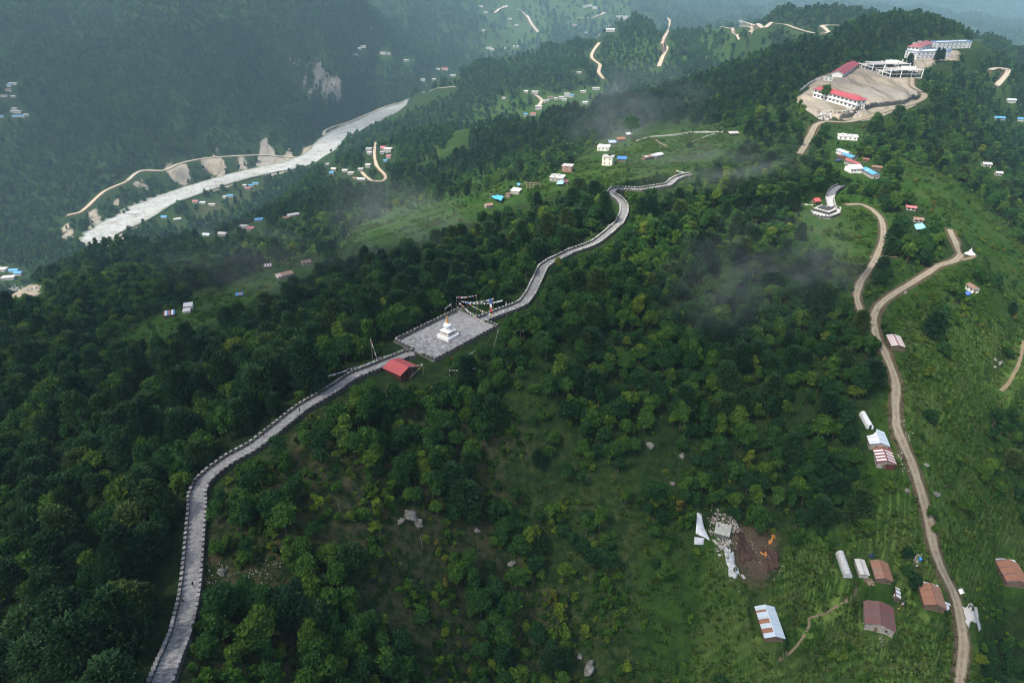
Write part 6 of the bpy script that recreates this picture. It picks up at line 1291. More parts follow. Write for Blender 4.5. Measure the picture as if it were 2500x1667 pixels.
sheet('tarpaulin', 'torn bright blue tarpaulin draped in trees on the ridge', [(1199, 487), (1216, 484), (1231, 489), (1222, 500)], M_TARPB, 2.0, 11, 10, 0, 'tarpaulin', 1.2); sheet('tarpaulin', 'light blue tarpaulin shelter below the cluttered roof', [(1358, 456), (1367, 447), (1377, 450), (1374, 456)], simple('light_blue_tarpaulin', (.22, .48, .60), .2, 2, .5, .3), 1.5, 12, 8, 0, 'tarpaulin', .5); sheet('tarpaulin', 'blue tarpaulin spread on the roof end of the white sheet hut', [(1260, 459), (1266, 456), (1272, 460), (1266, 464)], M_TARPB, 3.0, 13, 6, 0, 'tarpaulin', .3); sheet('tarpaulin', 'light blue tarpaulin below the pink roofed hut', [(2230, 552), (2250, 548), (2262, 562), (2236, 566)], bpy.data.materials['light_blue_tarpaulin'], .8, 14, 8, 0, 'tarpaulin', .5); sheet('tarpaulin', 'dark blue tarpaulin beside the hamlet of blue roofs', [(2037, 395), (2050, 392), (2054, 396), (2040, 398)], M_NAVY, 1, 15, 6, 0, 'tarpaulin', .4)
# loose slabs, timber and household things
for i, ((px, py), l, w_, rz, lab) in enumerate([(ZR(715, 842), 2.4, .9, 1.9, 'white concrete slab left of the tank front'), (ZR(985, 825), 1.1, .6, 1.2, 'small white block right of the tank front'), (ZR(1210, 1455), 2.8, .9, 1.8, 'long white slab at the foot of the cement mud'), (ZR(790, 1080), 1.0, .9, .1, 'square pale slab on the grass below the tank'), (ZR(895, 325), 1.3, .9, .2, 'pale concrete block above the tank')]):
    q = hit(px, py); mb = MB(); mb.box((0, 0, .12), (l / 2, w_ / 2, .1)); o = mb.build('concrete_slab', M_RUB[1], None, loc=(q[0], q[1], q[2]), rot=(.1, .05, rz)); tag(o, lab, 'slab')
g = random.Random(8); q = hit(2117, 1419); rt = tag(empty('woodpile', q, 2.0), 'heap of brown branches and firewood above the maroon-roofed house', 'woodpile')
for k in range(46): a = g.uniform(-.5, .5); mb = MB(); c = Vector((g.gauss(0, .9), g.gauss(0, .6), .15 + .5 * g.random())); d = Vector((math.cos(a), math.sin(a), g.uniform(-.15, .15))) * g.uniform(.6, 1.3); mb.bar(c - d, c + d, .06, 0, 5, .04); mb.build('branch', M_WOODL if k % 3 else M_WOOD, rt)
keep_box(2106, 1410, 2128, 1428, 225)
def barrel_obj(name, px, py, col, label, r_=.32, h=.9): q = hit(px, py); mb = MB(); mb.lathe([(r_ * .92, 0), (r_, .08), (r_, h * .48), (r_ * 1.06, h * .5), (r_, h * .52), (r_, h - .08), (r_ * .9, h), (r_ * .5, h + .02)], 14); o = mb.build(name, simple(name + str(px), col, .1, 2, .45, .4), None, True, (q[0], q[1], q[2])); tag(o, label, 'barrel')
barrel_obj('water_barrel', 2246, 1367, (.03, .22, .60), 'bright blue barrel by the rubbish heap', .5, 1.0); barrel_obj('water_barrel', 2361, 722, (.05, .12, .40), 'large blue water barrel below the lone white-walled house', 1.1, 2.0); barrel_obj('water_barrel', 2163, 1546, (.30, .45, .48), 'pale blue drum at the corner of the maroon-roofed house', .5, 1.0)
q = hit(2308, 1489); rt = tag(empty('satellite_dish', (q[0], q[1], q[2]), -.6), 'round grey satellite dish on the corner of the rusty roadside house', 'satellite dish'); mb = MB(); mb.bar((0, 0, -.2), (0, 0, 1.3), .05, 0, 6); mb.build('mast', M_CONC, rt); mb = MB(); mb.lathe([(.05, 0), (.35, .04), (.62, .12), (.8, .22), (.78, .24), (.55, .15), (.3, .08)], 18); d_ = mb.build('dish', simple('dish_grey', (.28, .31, .38), .1, 2, .5, .4), rt, True, (0, 0, 1.3), (R(35), 0, 0)); mb = MB(); mb.bar((.6, 0, .18), (0, 0, .6), .02, 0, 4); mb.build('feed_arm', M_CONC, d_)
# white shrine by the upper road
q = hit(2367, 622); rt = tag(empty('shrine', (q[0], q[1], q[2]), .5), 'small white stepped shrine at the bend of the upper road', 'shrine')
for k, (s, a, b) in enumerate(((1.9, -.5, .6), (1.4, .6, 1.1), (1.0, 1.1, 1.5))): mb = MB(); mb.box((0, 0, (a + b) / 2), (s, s, (b - a) / 2)); mb.build('tier', M_WHITE, rt)
mb = MB(); mb.lathe([(.6, 1.5), (.8, 2.0), (.7, 2.4), (.2, 2.6), (.12, 3.3), (.02, 3.5)], 14); mb.build('dome', M_WHITE, rt, True); keep_box(2358, 600, 2378, 626, 350)
# poles and wire on the eastern slope
PO = []
for i, (px, py, h, lab) in enumerate([(2200, 832, 7, 'leaning wooden power pole behind the striped shelter'), (2205, 862, 6.5, 'wooden power pole below the striped shelter'), (2212, 905, 6.5, 'wooden power pole at the top of the lower dirt road'), (2370, 618, 7, 'wooden power pole beside the white shrine'), (2252, 838, 6, 'slim pole on the grass east of the striped shelter')]):
    q = hit(px, py); pole('power_pole', q[0], q[1], h, lab, .11, M_WOOD); PO.append(Vector((q[0] + .2 * h * .05, q[1], float(gz(q[0], q[1])) + h - .1)))
def wire(a, b, label, sag=2.0, r_=.05):
    mb = MB(); n = 24; pts = [a + (b - a) * (i / n) - Vector((0, 0, 4 * sag * (i / n) * (1 - i / n))) for i in range(n + 1)]
    for p, q in zip(pts[:-1], pts[1:]): mb.bar(p, q, r_, 0, 4)
    tag(mb.build('power_line', M_DARK), label, 'wire')
wire(PO[4], PO[3], 'dark power line crossing the eastern slope to the shrine pole'); wire(PO[0], PO[1], 'short power line between the shelter poles', .4, .03); wire(PO[1], PO[2], 'short power line running down to the lower road pole', .4, .03)
# dry stone field walls
def field_wall(label, pts, h=.9, w_=.35, mat=None):
    L = resample(np.array([hit(*p) for p in pts]), 1.6); rt = tag(empty('stone_wall', L[len(L) // 2]), label, 'wall'); o = np.array(rt.location); g = random.Random(len(L)); mb = MB()
    for a, b in zip(L[:-1], L[1:]):
        m_ = (a + b) / 2; z = float(gz(m_[0], m_[1])); hh = h * g.uniform(.7, 1.15); mb.box((m_[0] - o[0], m_[1] - o[1], z + hh / 2 - .2 - o[2]), (float(np.hypot(*(b - a)[:2])) / 2 * 1.02, w_ * g.uniform(.8, 1.2), hh / 2 + .2), math.atan2(b[1] - a[1], b[0] - a[0]) + g.uniform(-.05, .05))
    c = mb.build('courses', mat or M_RUB[1], rt); c['kind'] = 'stuff'
field_wall('long pale stone wall winding across the grassland', [(1553,347),(1587,337),(1612,334),(1651,331),(1680,326),(1709,324),(1765,324)], 1.1, .5); field_wall('short stone wall branching down the grassland', [(1588,336),(1609,349),(1628,359)], .9, .4, M_RUB[2]); field_wall('broken line of white stones across the upper grassland', [(1684,350),(1700,344),(1725,334),(1745,328)], .6, .35)
rt_pts = [(2050,291),(2085,278),(2129,262),(2181,257),(2215,249),(2240,240)]
field_wall('dark grey retaining wall curving round the front of the school yard', rt_pts, 3.6, .8, M_RET); field_wall('low pale wall round the back edge of the school yard', [(1945,232),(1962,218),(1985,202),(2005,196)], 2.4, .5, M_CONC)
# gate frame, timber frame
def frame(name, label, px, py, w_, h, rz, mat, r_=.12, n=2):
    q = hit(px, py); rt = tag(empty(name, (q[0], q[1], q[2]), rz), label, 'frame')
    for i in range(n + 1): mb = MB(); mb.bar((-w_ / 2 + w_ * i / n, 0, -.5), (-w_ / 2 + w_ * i / n, 0, h), r_, 0, 5); mb.build('post', mat, rt)
    mb = MB(); mb.bar((-w_ / 2, 0, h), (w_ / 2, 0, h), r_, 0, 5); mb.build('beam', mat, rt); return rt
frame('gate_frame', 'open steel gate frame at the entrance of the school', 2050, 281, 9, 5, R(-40), M_WOOD, .25, 1)
r = frame('timber_frame', 'bare timber frame of posts and rails on the ridge', 1302, 462, 10, 4.5, R(-15), M_WOODL, .14, 4)
for k in (1.5, 3.0): mb = MB(); mb.bar((-5, 0, k), (5, .3, k + .4), .1, 0, 5); mb.build('rail', M_WOODL, r)
mb = MB(); mb.bar((-5, 0, 4.4), (-11, -1, 2.5), .1, 0, 5); mb.build('rail', M_WOODL, r)
frame('timber_frame', 'leaning wooden frame above the torn blue tarpaulin', 1201, 486, 4, 4, R(40), M_WOODL, .12, 1)
# single trees that stand clear
def single(kind, v, px, py, s, label, nm, cat, hs=1.0):
    q = hit(px, py); crown, trunk, hh, ww = SRC[kind][v]; e = empty(nm, (q[0], q[1], q[2] - .1), px % 6); e.scale = (s, s, s * hs); link('crown', crown, e); link('trunk', trunk, e); tag(e, label, cat); KEEPD.append((q[0], q[1], ww * s * .3))
single('broad', 4, 2015, 246, 1.35, 'round dark tree in front of the long school', 'broadleaf_tree', 'tree'); single('pine', 3, 2215, 172, 1.2, 'tall dark conifer at the corner of the school yard', 'pine_tree', 'conifer', 1.2); single('pine', 3, 2296, 150, 1.1, 'dark conifer standing beside the hilltop college yard', 'pine_tree', 'conifer'); single('pine', 3, 2284, 153, .9, 'slim conifer left of the one by the college yard', 'pine_tree', 'conifer', 1.4); single('broad', 4, 1540, 338, 2.0, 'big dark round tree beside the row of sheds on the grassland', 'broadleaf_tree', 'tree'); single('broad', 2, 1682, 368, 1.0, 'lone small tree on the open grassland', 'broadleaf_tree', 'tree')
single('broad', 2, 2166, 1200, .75, 'lone small round tree left of the dirt road', 'broadleaf_tree', 'tree'); single('broad', 0, 1845, 1290, 1.25, 'large round tree right above the dug earth', 'broadleaf_tree', 'tree'); single('broad', 3, 2210, 1410, .7, 'dark leafy tree between brown shed and rusty house', 'broadleaf_tree', 'tree'); single('broad', 0, 2228, 1432, .75, 'dark bushy tree touching the rusty roadside house', 'broadleaf_tree', 'tree'); single('broad', 2, 2212, 1365, .7, 'dark shrubby tree above the brown shed', 'broadleaf_tree', 'tree'); single('broad', 1, 2268, 1265, .55, 'small tree overhanging the dirt road', 'broadleaf_tree', 'tree'); single('broad', 2, 2280, 1300, .5, 'little tree below the one overhanging the dirt road', 'broadleaf_tree', 'tree'); single('pine', 2, 2465, 1140, .85, 'dark conifer near the right edge above the rusty house', 'pine_tree', 'conifer'); single('broad', 1, 2290, 790, 1.0, 'dark round tree in the middle of the eastern slope', 'broadleaf_tree', 'tree'); single('broad', 2, 1362, 655, .5, 'slim dark cypress-like tree hugging the path bend', 'broadleaf_tree', 'tree', 1.7)

for i, (px, py, h, lab) in enumerate([(246,1612,6.5,'pale dead trunk standing in the wood at the bottom left'),(210,1540,5.5,'pale dead trunk a little above the one at the bottom left'),(290,1590,5.0,'bare grey snag left of the lower path'),(640,1190,5.0,'bare grey snag among trees right of the sharp path bend'),(1030,1330,4.5,'bare snag beside the largest boulder'),(830,1255,4.0,'thin bare snag on the scrubby slope')]):
    q = hit(px, py); g = random.Random(i); e = tag(empty('dead_tree', (q[0], q[1], q[2]), i), lab, 'dead tree'); link('trunk', trunk_mesh(80 + i, h * 1.3, .13, M_BARKG, 0, 3, .05), e)
    for k in range(7): a = k * 2.4; z = h * g.uniform(.4, .95); mb = MB(); mb.bar((0, 0, z), (math.cos(a) * h * .18, math.sin(a) * h * .18, z + h * .1), .05, 0, 4, .015); mb.build('branch', M_BARKG, e)
def scatter(cell, dmin, dmax, seed):
    g = np.random.default_rng(seed)
    xs = np.arange(-dmax * .95, dmax * .95, cell); ys = np.arange(30, dmax * 1.12, cell)
    out = []
    for y in np.array_split(ys, max(1, len(ys) // 160)):
        X, Y = np.meshgrid(xs, y); X = X.ravel(); Y = Y.ravel()
        k = np.abs(X) < Y * 1.35 + 30; X = X[k]; Y = Y[k]
        X = X + g.uniform(-.5, .5, len(X)) * cell; Y = Y + g.uniform(-.5, .5, len(Y)) * cell
        Z = gz(X, Y); px, py, zc = project(np.c_[X, Y, Z])
        k = (zc >= dmin) & (zc < dmax) & (px > -130) & (px < 2630) & (py > -70) & (py < 1800)
        out.append(np.c_[X, Y, Z][k])
    return np.vstack(out)
def zone_at(P): # nearest ground lattice value
    i = np.clip(np.rint((np.arctan2(P[:, 0], P[:, 1]) - TH0) / (TH1 - TH0) * (NU - 1)).astype(int), 0, NU - 1)
    j = np.clip(np.rint((np.log(np.hypot(P[:, 0], P[:, 1])) - LD[0]) / (LD[-1] - LD[0]) * (NV - 1)).astype(int), 0, NV - 1)
    return ZV[:, i, j], GRD[i, j], rock[i, j], np.where(riser[i, j] > .3, .3, crop[i, j])
def clear_of(P, Hh, Wh, road=1.0):
    px, py, zc = project(P); ok = np.ones(len(P), bool)
    for hz in (.25, .6, .95):
        for ox in (-.4, 0, .4):
            Q = P + np.c_[Wh * ox * (1.15 - hz * .5), np.zeros(len(P)), Hh * hz]; a, b, c = project(Q)
            ia = np.clip((a / 4).astype(int), 0, KW - 1); ib = np.clip((b / 4).astype(int), 0, KH - 1)
            ok &= ~(KEEP[ib, ia] > c * .985)
    if KEEPD:
        for x, y, r_ in KEEPD: ok &= np.hypot(P[:, 0] - x, P[:, 1] - y) > r_ + Wh * .32
    return ok
def seen(P, Hh):
    T = P + np.c_[np.zeros(len(P)), np.zeros(len(P)), Hh * .8]; ok = np.ones(len(P), bool)
    for t in np.linspace(.45, .985, 60):
        Q = np.array([0, 0, CAMZ]) + (T - np.array([0, 0, CAMZ])) * t; ok &= Q[:, 2] > gz(Q[:, 0], Q[:, 1])
    return ok
PLANTS = {k: [] for k in SRC}                 # rows: x, y, z, turn, scale, height factor, variant
def grow(kind, P, scale, seed, hvar=.26, conif=None):
    g = np.random.default_rng(seed); n = len(P); v = g.integers(0, len(SRC[kind]), n)
    if kind == 'far': v = np.where(g.uniform(0, 1, n) < .28, 3, g.integers(0, 3, n))
    s = scale * g.uniform(.62, 1.3, n); hf = g.uniform(1 - hvar, 1 + hvar, n)
    PLANTS[kind].append(np.c_[P[:, 0], P[:, 1], P[:, 2] - .12, g.uniform(0, 6.283, n), s, hf, v])
def dims(kind, s): a = np.array([x[2] for x in SRC[kind]]).mean(); b = np.array([x[3] for x in SRC[kind]]).mean(); return a * s, b * s
# near wood
P = scatter(3.9, 40, 340, 1); zv, rdist, rk_, cr_ = zone_at(P); g = np.random.default_rng(2); u = g.uniform(0, 1, len(P))
clumpy = np.clip(.5 + 1.15 * fbm(P[:, 0], P[:, 1], 17, 2, 91), 0, 1)
den = zv[0] * np.where((zv[0] > .8) & (zv[4] < .25), 1.0, np.clip(clumpy * 2.3 - .22, 0, 1.35))
isp = g.uniform(0, 1, len(P)) < zv[1] * np.clip(.5 + 1.4 * fbm(P[:, 0], P[:, 1], 30, 2, 95) + .35, 0, 1.3)
kp = (u < den * .72) & isp & (g.uniform(0, 1, len(P)) < .5) & (rdist > 2.5); kb = (u < den * .8) & ~isp & (rdist > 2.0)
s_left = np.where(project(P)[0] < 1000, 1.0, .92)
for kind, k in (('pine', kp), ('broad', kb)):
    Q = P[k]; sc = (1.0 if kind == 'pine' else .92) * s_left[k] * np.where(zv[0][k] < .7, .9, 1.0); h_, w_ = dims(kind, sc)
    ok = clear_of(Q, h_, w_); grow(kind, Q[ok], sc[ok], 11 if kind == 'pine' else 12)
P = scatter(1.9, 40, 340, 3); zv, rdist, rk_, cr_ = zone_at(P); g = np.random.default_rng(4); u = g.uniform(0, 1, len(P))
clumpy = np.clip(.45 + 1.3 * fbm(P[:, 0], P[:, 1], 9, 2, 93), 0, 1)
k = (u < zv[2] * clumpy * .95) & (rdist > .6) & (cr_ < .6); Q = P[k]; sc = np.full(len(Q), .8) * np.random.default_rng(5).choice([.55, .8, 1.0, 1.35], len(Q)) * np.where(zv[2][k] > .85, 1.35, 1.0); h_, w_ = dims('shrub', sc)
ok = clear_of(Q, h_, w_); grow('shrub', Q[ok], sc[ok], 13, .25)
P = scatter(1.0, 40, 330, 6); zv, rdist, rk_, cr_ = zone_at(P); g = np.random.default_rng(7); u = g.uniform(0, 1, len(P))
k = (u < np.clip(zv[3] * 1.2 - .15, 0, 1) * np.clip(.5 + 1.2 * fbm(P[:, 0], P[:, 1], 5, 2, 97) + .5 * ((cr_ == .3)), .06, 1)) & (zv[0] < .6) & (rdist > .15) & (rk_ < .4) & (zv[4] < .55); Q = P[k]
sc = np.full(len(Q), 1.0) * np.where(cr_[k] > .6, .85, 1.15); ok = clear_of(Q, .4 * sc, .6 * sc); grow('tuft', Q[ok], sc[ok], 14, .35)
# leafy crop plants on the terrace treads
P = scatter(.95, 150, 300, 8); zv, rdist, rk_, cr_ = zone_at(P); g = np.random.default_rng(9); k = (cr_ > .72) & (g.uniform(0, 1, len(P)) < .75) & (rdist > 1) & (zv[0] < .1); Q = P[k]; sc = np.full(len(Q), .34); ok = clear_of(Q, .4 * sc, 1.6 * sc); grow('shrub', Q[ok], sc[ok], 15, .2)
# middle distance
P = scatter(4.9, 340, 640, 21); zv, rdist, rk_, cr_ = zone_at(P); g = np.random.default_rng(22); u = g.uniform(0, 1, len(P)); isp = g.uniform(0, 1, len(P)) < zv[1]
for kind, k in (('pine', (u < zv[0] * .45) & isp), ('broad', (u < zv[0] * .78) & ~isp)):
    k = k & (rdist > 3) & (rk_ < .5); Q = P[k]; sc = np.full(len(Q), .9 if kind == 'pine' else .92); h_, w_ = dims(kind, sc); ok = clear_of(Q, h_, w_); grow(kind, Q[ok], sc[ok], 23 if kind == 'pine' else 24)
P = scatter(3.6, 340, 640, 25); zv, rdist, rk_, cr_ = zone_at(P); g = np.random.default_rng(26)
k = (g.uniform(0, 1, len(P)) < zv[2] * .6) & (rdist > 1) & (rk_ < .5); Q = P[k]; sc = np.full(len(Q), 1.1); h_, w_ = dims('shrub', sc); ok = clear_of(Q, h_, w_); grow('shrub', Q[ok], sc[ok], 27, .25)
P = scatter(2.3, 330, 640, 28); zv, rdist, rk_, cr_ = zone_at(P); g = np.random.default_rng(29); k = (zv[0] < .3) & (zv[3] > .45) & (rk_ < .4) & (rdist > .5) & (g.uniform(0, 1, len(P)) < np.clip(.35 + 1.3 * fbm(P[:, 0], P[:, 1], 14, 3, 61), .05, .9)); Q = P[k]; sc = np.full(len(Q), 1.9); ok = clear_of(Q, .3 * sc, .6 * sc); grow('tuft', Q[ok], sc[ok], 30, .4)
# distance
def river_clear(P):
    d = np.full(len(P), 1e9); k = (P[:, 0] < 100) & (P[:, 1] > 900); d[k] = near_line(river_line, P[k, 0], P[k, 1]); return d > RW * .95 + 12 * fbm(P[:, 0], P[:, 1], 40, 2, 5)
P = scatter(6.4, 640, 1150, 31); zv, rdist, rk_, cr_ = zone_at(P); g = np.random.default_rng(32)
k = (g.uniform(0, 1, len(P)) < zv[0] * .85) & (rdist > 3) & (rk_ < .5) & river_clear(P); Q = P[k]; sc = np.full(len(Q), .86); h_, w_ = dims('far', sc); ok = clear_of(Q, h_, w_); grow('far', Q[ok], sc[ok], 33)
P = scatter(8.6, 1150, 2700, 41); zv, rdist, rk_, cr_ = zone_at(P); g = np.random.default_rng(42)
k = (g.uniform(0, 1, len(P)) < zv[0] * .92) & (rdist > 4) & (g.uniform(0, 1, len(P)) > rk_ * 1.15) & river_clear(P); Q = P[k]; sc = np.full(len(Q), 1.08); h_, w_ = dims('far', sc); ok = clear_of(Q, h_, w_); grow('far', Q[ok], sc[ok], 43)
P = scatter(21, 2700, 7500, 51); zv, rdist, rk_, cr_ = zone_at(P); g = np.random.default_rng(52)
k = (g.uniform(0, 1, len(P)) < zv[0] * .85) & (rdist > 8) & (g.uniform(0, 1, len(P)) > rk_); Q = P[k]; sc = np.full(len(Q), 2.1); grow('far', Q, sc, 53)
print('PLANTS', {k: sum(len(a) for a in v) for k, v in PLANTS.items()})

# individuals: the 300 of each kind that show largest; everything beyond them is one mass per kind
PATHX = np.array([(395,1667),(420,1540),(470,1300),(483,1200),(560,1120),(740,1000),(880,910),(1000,850),(1150,770),(1300,700),(1370,622),(1480,570),(1530,500)], float)
def side_of_path(px, py): return px < np.interp(-py, -PATHX[:, 1], PATHX[:, 0])
TREE_TEXT = {'pine': ('pine_tree', 'conifer', ('tall dark conifer', 'small dark conifer')), 'broad': ('broadleaf_tree', 'tree', ('large leafy tree', 'small leafy tree')), 'shrub': ('shrub', 'shrub', ('large green shrub', 'small green shrub'))}
BANDS = [(1560, 'at the bottom edge'), (1480, 'just below the walkers'), (1400, 'level with the walkers'), (1310, 'just above the walkers'), (1225, 'below the sharp path bend'), (1130, 'at the sharp path bend'), (1040, 'above the sharp path bend'), (950, 'level with the overhung path'), (890, 'just below the red shed'), (840, 'level with the red shed'), (780, 'level with the stupa'), (700, 'just above the square'), (620, 'level with the upper path'), (-999, 'beyond the upper path bends')]
def tree_label(what, big, left, px, py, P):
    band = next(t_ for y, t_ in BANDS if py >= y); x0 = float(np.interp(-py, -PATHX[:, 1], PATHX[:, 0])); m = abs(px - x0) / F * math.hypot(P[0], P[1]) * 1.1
    if left: where = 'beside the left of the path' if m < 9 else 'a few crowns left of the path' if m < 24 else 'well left of the path' if m < 48 else 'in the deep wood far left' if m < 85 else 'in the wood near the left edge'
    elif m < 9: where = 'beside the right of the path'
    elif m < 24: where = 'a few crowns right of the path'
    elif py > 1050: where = 'on the scrubby slope' if px < 950 else 'on the lower scrub with rocks' if px < 1250 else 'on the grassy slope' if px < 1500 else 'left of the rubble' if px < 1720 else 'near the rubble' if px < 1900 else 'in the hamlet' if px < 2250 else 'right of the dirt road'
    else: where = 'in the forest right of the square' if px < 1400 else 'in the middle forest' if px < 1650 else 'in the thick forest by the mist' if px < 1850 else 'in the forest left of the dirt road' if px < 2080 else 'beside the dirt roads' if px < 2280 else 'near the right edge'
    return '%s %s, %s' % (what[0] if big else what[1], where, band)
def inst_group(name, srcs):
    ng = bpy.data.node_groups.new(name, 'GeometryNodeTree')
    ng.interface.new_socket('Geometry', in_out='INPUT', socket_type='NodeSocketGeometry'); ng.interface.new_socket('Geometry', in_out='OUTPUT', socket_type='NodeSocketGeometry')
    N = ng.nodes; Lk = ng.links; gi = N.new('NodeGroupInput'); go = N.new('NodeGroupOutput'); jn = N.new('GeometryNodeJoinGeometry')
    for parts in reversed(srcs):
        j2 = N.new('GeometryNodeJoinGeometry')
        for ob in parts:
            oi = N.new('GeometryNodeObjectInfo'); oi.inputs['Object'].default_value = ob; oi.inputs['As Instance'].default_value = False; Lk.new(oi.outputs['Geometry'], j2.inputs[0])
        ti = N.new('GeometryNodeGeometryToInstance'); Lk.new(j2.outputs[0], ti.inputs[0]); Lk.new(ti.outputs[0], jn.inputs[0])
    ip = N.new('GeometryNodeInstanceOnPoints'); ip.inputs['Pick Instance'].default_value = True
    def at(nm, typ):
        a = N.new('GeometryNodeInputNamedAttribute'); a.data_type = typ; a.inputs['Name'].default_value = nm; return a.outputs[0]
    Lk.new(gi.outputs[0], ip.inputs['Points']); Lk.new(jn.outputs[0], ip.inputs['Instance']); Lk.new(at('variant', 'INT'), ip.inputs['Instance Index'])
    Lk.new(at('turn', 'FLOAT_VECTOR'), ip.inputs['Rotation']); Lk.new(at('size', 'FLOAT_VECTOR'), ip.inputs['Scale']); Lk.new(ip.outputs[0], go.inputs[0])
    return ng
def mass(name, A, srcs, label, cat):
    me = bpy.data.meshes.new(name); me.vertices.add(len(A)); me.vertices.foreach_set('co', A[:, :3].astype(np.float32).ravel())
    a = me.attributes.new('variant', 'INT', 'POINT'); a.data.foreach_set('value', A[:, 6].astype(np.int32))
    tn = np.zeros((len(A), 3), np.float32); tn[:, 2] = A[:, 3]; g = np.random.default_rng(len(A)); tn[:, :2] = g.normal(0, .05, (len(A), 2))
    a = me.attributes.new('turn', 'FLOAT_VECTOR', 'POINT'); a.data.foreach_set('vector', tn.ravel())
    a = me.attributes.new('size', 'FLOAT_VECTOR', 'POINT'); a.data.foreach_set('vector', np.c_[A[:, 4] * (1 + .16 * np.sin(A[:, 3] * 7)), A[:, 4] * (1 - .16 * np.sin(A[:, 3] * 7)), A[:, 4] * A[:, 5]].astype(np.float32).ravel())
    o = link(name, me); md = o.modifiers.new('spread', 'NODES'); md.node_group = inst_group(name, srcs); return tag(o, label, cat, None, 'stuff')
def child(name, me, parent):
    o = bpy.data.objects.new(name, me); COL.objects.link(o); o.parent = parent; return o
def loose(kind):
    out = []
    for crown, trunk, hh, ww in SRC[kind]:
        out.append([bpy.data.objects.new('pattern', m_) for m_ in (crown, trunk) if m_ is not None])
    return out
SRC_OBJ = {}
for kind in ('pine', 'broad', 'shrub'):
    A = np.vstack(PLANTS[kind]); nm, cat, labs = TREE_TEXT[kind]
    px, py, zc = project(A[:, :3] + np.c_[np.zeros(len(A)), np.zeros(len(A)), 2 * A[:, 4]])
    Hh = np.array([x[2] for x in SRC[kind]])[A[:, 6].astype(int)] * A[:, 4] * A[:, 5]
    ok = (px > 15) & (px < 2485) & (py > 20) & (py < 1650) & (zc < 420); vis_ = np.zeros(len(A), bool); ii = np.nonzero(ok)[0]; vis_[ii] = seen(A[ii, :3], Hh[ii])
    score = np.where(vis_, Hh / zc, 0); order = np.argsort(-score)[:300]
    # every variant needs one standing individual as the pattern of the mass
    left = side_of_path(px, py); med = float(np.median(Hh[order]))
    for i in order:
        r_ = A[i]; crown, trunk, hh, ww = SRC[kind][int(r_[6])]
        e = empty(nm, r_[:3], r_[3]); q_ = .16 * math.sin(r_[3] * 7); e.scale = (r_[4] * (1 + q_), r_[4] * (1 - q_), r_[4] * r_[5])
        c = child('foliage' if kind == 'shrub' else 'crown', crown, e); t = child('stem' if kind == 'shrub' else 'trunk', trunk, e)
        SRC_OBJ.setdefault((kind, int(r_[6])), (c, t))
        tag(e, tree_label(labs, Hh[i] > med, bool(left[i]), float(px[i]), float(py[i]), r_), cat, ('conifers' if kind == 'pine' else 'broadleaf trees' if kind == 'broad' else 'shrubs') + (' left of the stone path' if left[i] else ' right of the stone path'))
    m = np.ones(len(A), bool); m[order] = False
    lab = {'pine': 'mass of dark conifers filling the wood beyond the nearest trees', 'broad': 'mass of broadleaf forest covering the ridge and slopes', 'shrub': 'scrubby undergrowth spread over the slopes'}[kind]
    mass({'pine': 'conifer_forest', 'broad': 'broadleaf_forest', 'shrub': 'undergrowth'}[kind], A[m], [SRC_OBJ.get((kind, v)) or q for v, q in enumerate(loose(kind))], lab, {'pine': 'forest', 'broad': 'forest', 'shrub': 'undergrowth'}[kind])
mass('grass', np.vstack(PLANTS['tuft']), loose('tuft'), 'rough green grass and nettles covering the open slopes', 'grass')
mass('distant_forest', np.vstack(PLANTS['far']), loose('far'), 'distant hazy forest covering the far hills and valley sides', 'forest')
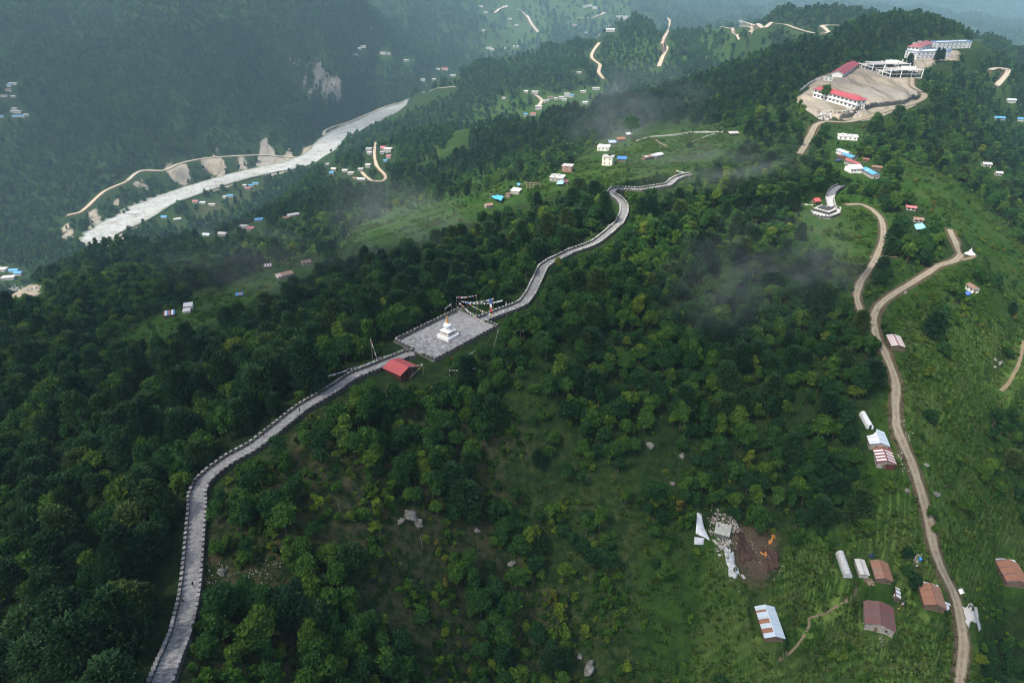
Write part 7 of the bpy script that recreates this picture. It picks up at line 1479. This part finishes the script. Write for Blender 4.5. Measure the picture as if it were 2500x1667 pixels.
# ------------------------------------------------------------------ clouds overhead, above the haze; their shadows lie on the wood and the school hill's flank
def cloud(name, label, cells, zc_, thick, seed, dens=.85):
    """cells: ground ellipses (x, y, rx, ry) the cloud shades; it stands up-sun of them"""
    off = sun_dir * ((zc_ - 370) / sun_dir.z); xs = [c[0] for c in cells]; ys = [c[1] for c in cells]; m_ = max(max(c[2], c[3]) for c in cells) * 1.7
    x0, x1, y0, y1 = min(xs) - m_, max(xs) + m_, min(ys) - m_, max(ys) + m_; n = 90
    X, Y = np.meshgrid(np.linspace(x0, x1, n), np.linspace(y0, y1, n), indexing='ij'); D = np.zeros_like(X)
    for cx, cy, rx, ry in cells: D = np.maximum(D, 1.45 - np.sqrt(((X - cx) / rx) ** 2 + ((Y - cy) / ry) ** 2))
    D = D + .45 * fbm(X, Y, m_ * .5, 4, seed); H = np.clip(D, 0, 1.2); keep = D > 0
    top = zc_ + thick * np.sqrt(H) * (1 + .4 * fbm(X, Y, m_ * .25, 3, seed + 3)); bot = zc_ - thick * .25 * np.sqrt(H)
    V = np.r_[np.c_[X.ravel() + off.x, Y.ravel() + off.y, top.ravel()], np.c_[X.ravel() + off.x, Y.ravel() + off.y, bot.ravel()]]
    ii = np.arange(n * n).reshape(n, n); q = np.stack([ii[:-1, :-1], ii[1:, :-1], ii[1:, 1:], ii[:-1, 1:]], -1).reshape(-1, 4); q = q[keep.ravel()[q].any(1)]
    me = bpy.data.meshes.new(name); me.from_pydata(V.tolist(), [], q.tolist() + (q[:, ::-1] + n * n).tolist())
    a = me.attributes.new('thickness', 'FLOAT', 'POINT'); a.data.foreach_set('value', np.r_[np.clip(H, 0, 1).ravel(), np.clip(H, 0, 1).ravel()].astype(np.float32))
    t = NT(name); al = t.math('MULTIPLY', t.ramp(t.attr('thickness'), .0, .75), dens); d = t.n('BsdfDiffuse', {'Color': (.85, .86, .88)}); tr = t.n('BsdfTranslucent', {'Color': (.8, .82, .85)}); mx = t.n('MixShader', {0: .5, 1: d, 2: tr}); tp = t.n('BsdfTransparent')
    ms = t.n('MixShader', {0: al, 1: tp, 2: mx}); t.t.links.new(ms.outputs[0], t.out.inputs[0]); me.materials.append(t.mat); me.polygons.foreach_set('use_smooth', [True] * len(me.polygons)); me.update()
    o = link(name, me); tag(o, label, 'cloud'); return o
cloud('cloud', 'broad grey cloud shading the wooded ridge with the stone path', [(-130, 110, 120, 110), (-60, 210, 130, 100), (-190, 300, 160, 130), (30, 150, 110, 80), (60, 230, 80, 50), (-330, 200, 200, 200), (90, 90, 90, 60)], 1500, 120, 3, .5)
cloud('cloud', 'long cloud shading the dark forest flank of the school hill', [(120, 760, 150, 110), (-40, 800, 170, 130), (280, 820, 100, 120), (-260, 720, 200, 110), (-420, 600, 150, 90), (60, 960, 200, 90), (400, 950, 160, 60)], 1700, 140, 9, .5)
cloud('cloud', 'ragged cloud shading part of the far mountainside', [(-900, 1750, 260, 130), (-600, 1900, 220, 110), (-1100, 1500, 200, 120), (-350, 2150, 200, 120)], 1900, 140, 17, .45)
# ------------------------------------------------------------------ air: one even haze round the whole scene
HAZE = 1.05e-4
def haze():
    mb = MB(); mb.box((0, 4600, 250), (9800, 5200, 420)); t = NT('haze')
    v = t.n('VolumePrincipled', {'Color': (.52, .84, 1.0), 'Density': HAZE, 'Anisotropy': .2}); t.t.links.new(v.outputs[0], t.out.inputs['Volume'])
    o = mb.build('haze', t.mat); tag(o, 'pale blue haze hanging in the valley air', 'haze', None, 'stuff')
haze()

# ------------------------------------------------------------------ drifting scraps of mist
def mist(px, py, zc_, size, dens, seed, label):
    p = world(px, py, zc_); v, f = ico(2); me = bpy.data.meshes.new('mist'); me.from_pydata(v.tolist(), [], f); t = NT('mist_%d' % seed)
    c = t.obj(); ln = t.n('VectorMath', {0: c}, operation='LENGTH').outputs['Value']; fall = t.ramp(ln, .98, .15); mp = t.n('Mapping', {'Vector': c, 'Location': (seed * 3.1, seed, 0), 'Scale': (1.3, 1.6, 1.8)}); nz = t.ramp(t.noise(mp, 1.5, 4, .6, .6), .42, .72)
    d = t.math('MULTIPLY', t.math('MULTIPLY', fall, nz), dens); vp = t.n('VolumePrincipled', {'Color': (.92, .95, 1.0), 'Density': d, 'Anisotropy': .1}); t.t.links.new(vp.outputs[0], t.out.inputs['Volume']); me.materials.append(t.mat)
    o = link('mist', me, None, p, (0, 0, seed * .7)); o.scale = size; tag(o, label, 'mist', None, 'stuff')
mist(1880, 650, 262, (70, 40, 26), .0075, 1, 'thin scrap of mist drifting over the forest left of the upper dirt road'); mist(1560, 270, 700, (300, 110, 40), .0026, 2, 'thin veil of mist on the dark flank of the school hill'); mist(980, 560, 420, (130, 60, 26), .0055, 3, 'faint mist over the meadow beyond the ridge'); mist(700, 640, 400, (120, 60, 24), .0045, 4, 'faint mist above the trees left of the square'); mist(1760, 400, 400, (90, 40, 20), .006, 5, 'wisp of mist over the trees beyond the path end')
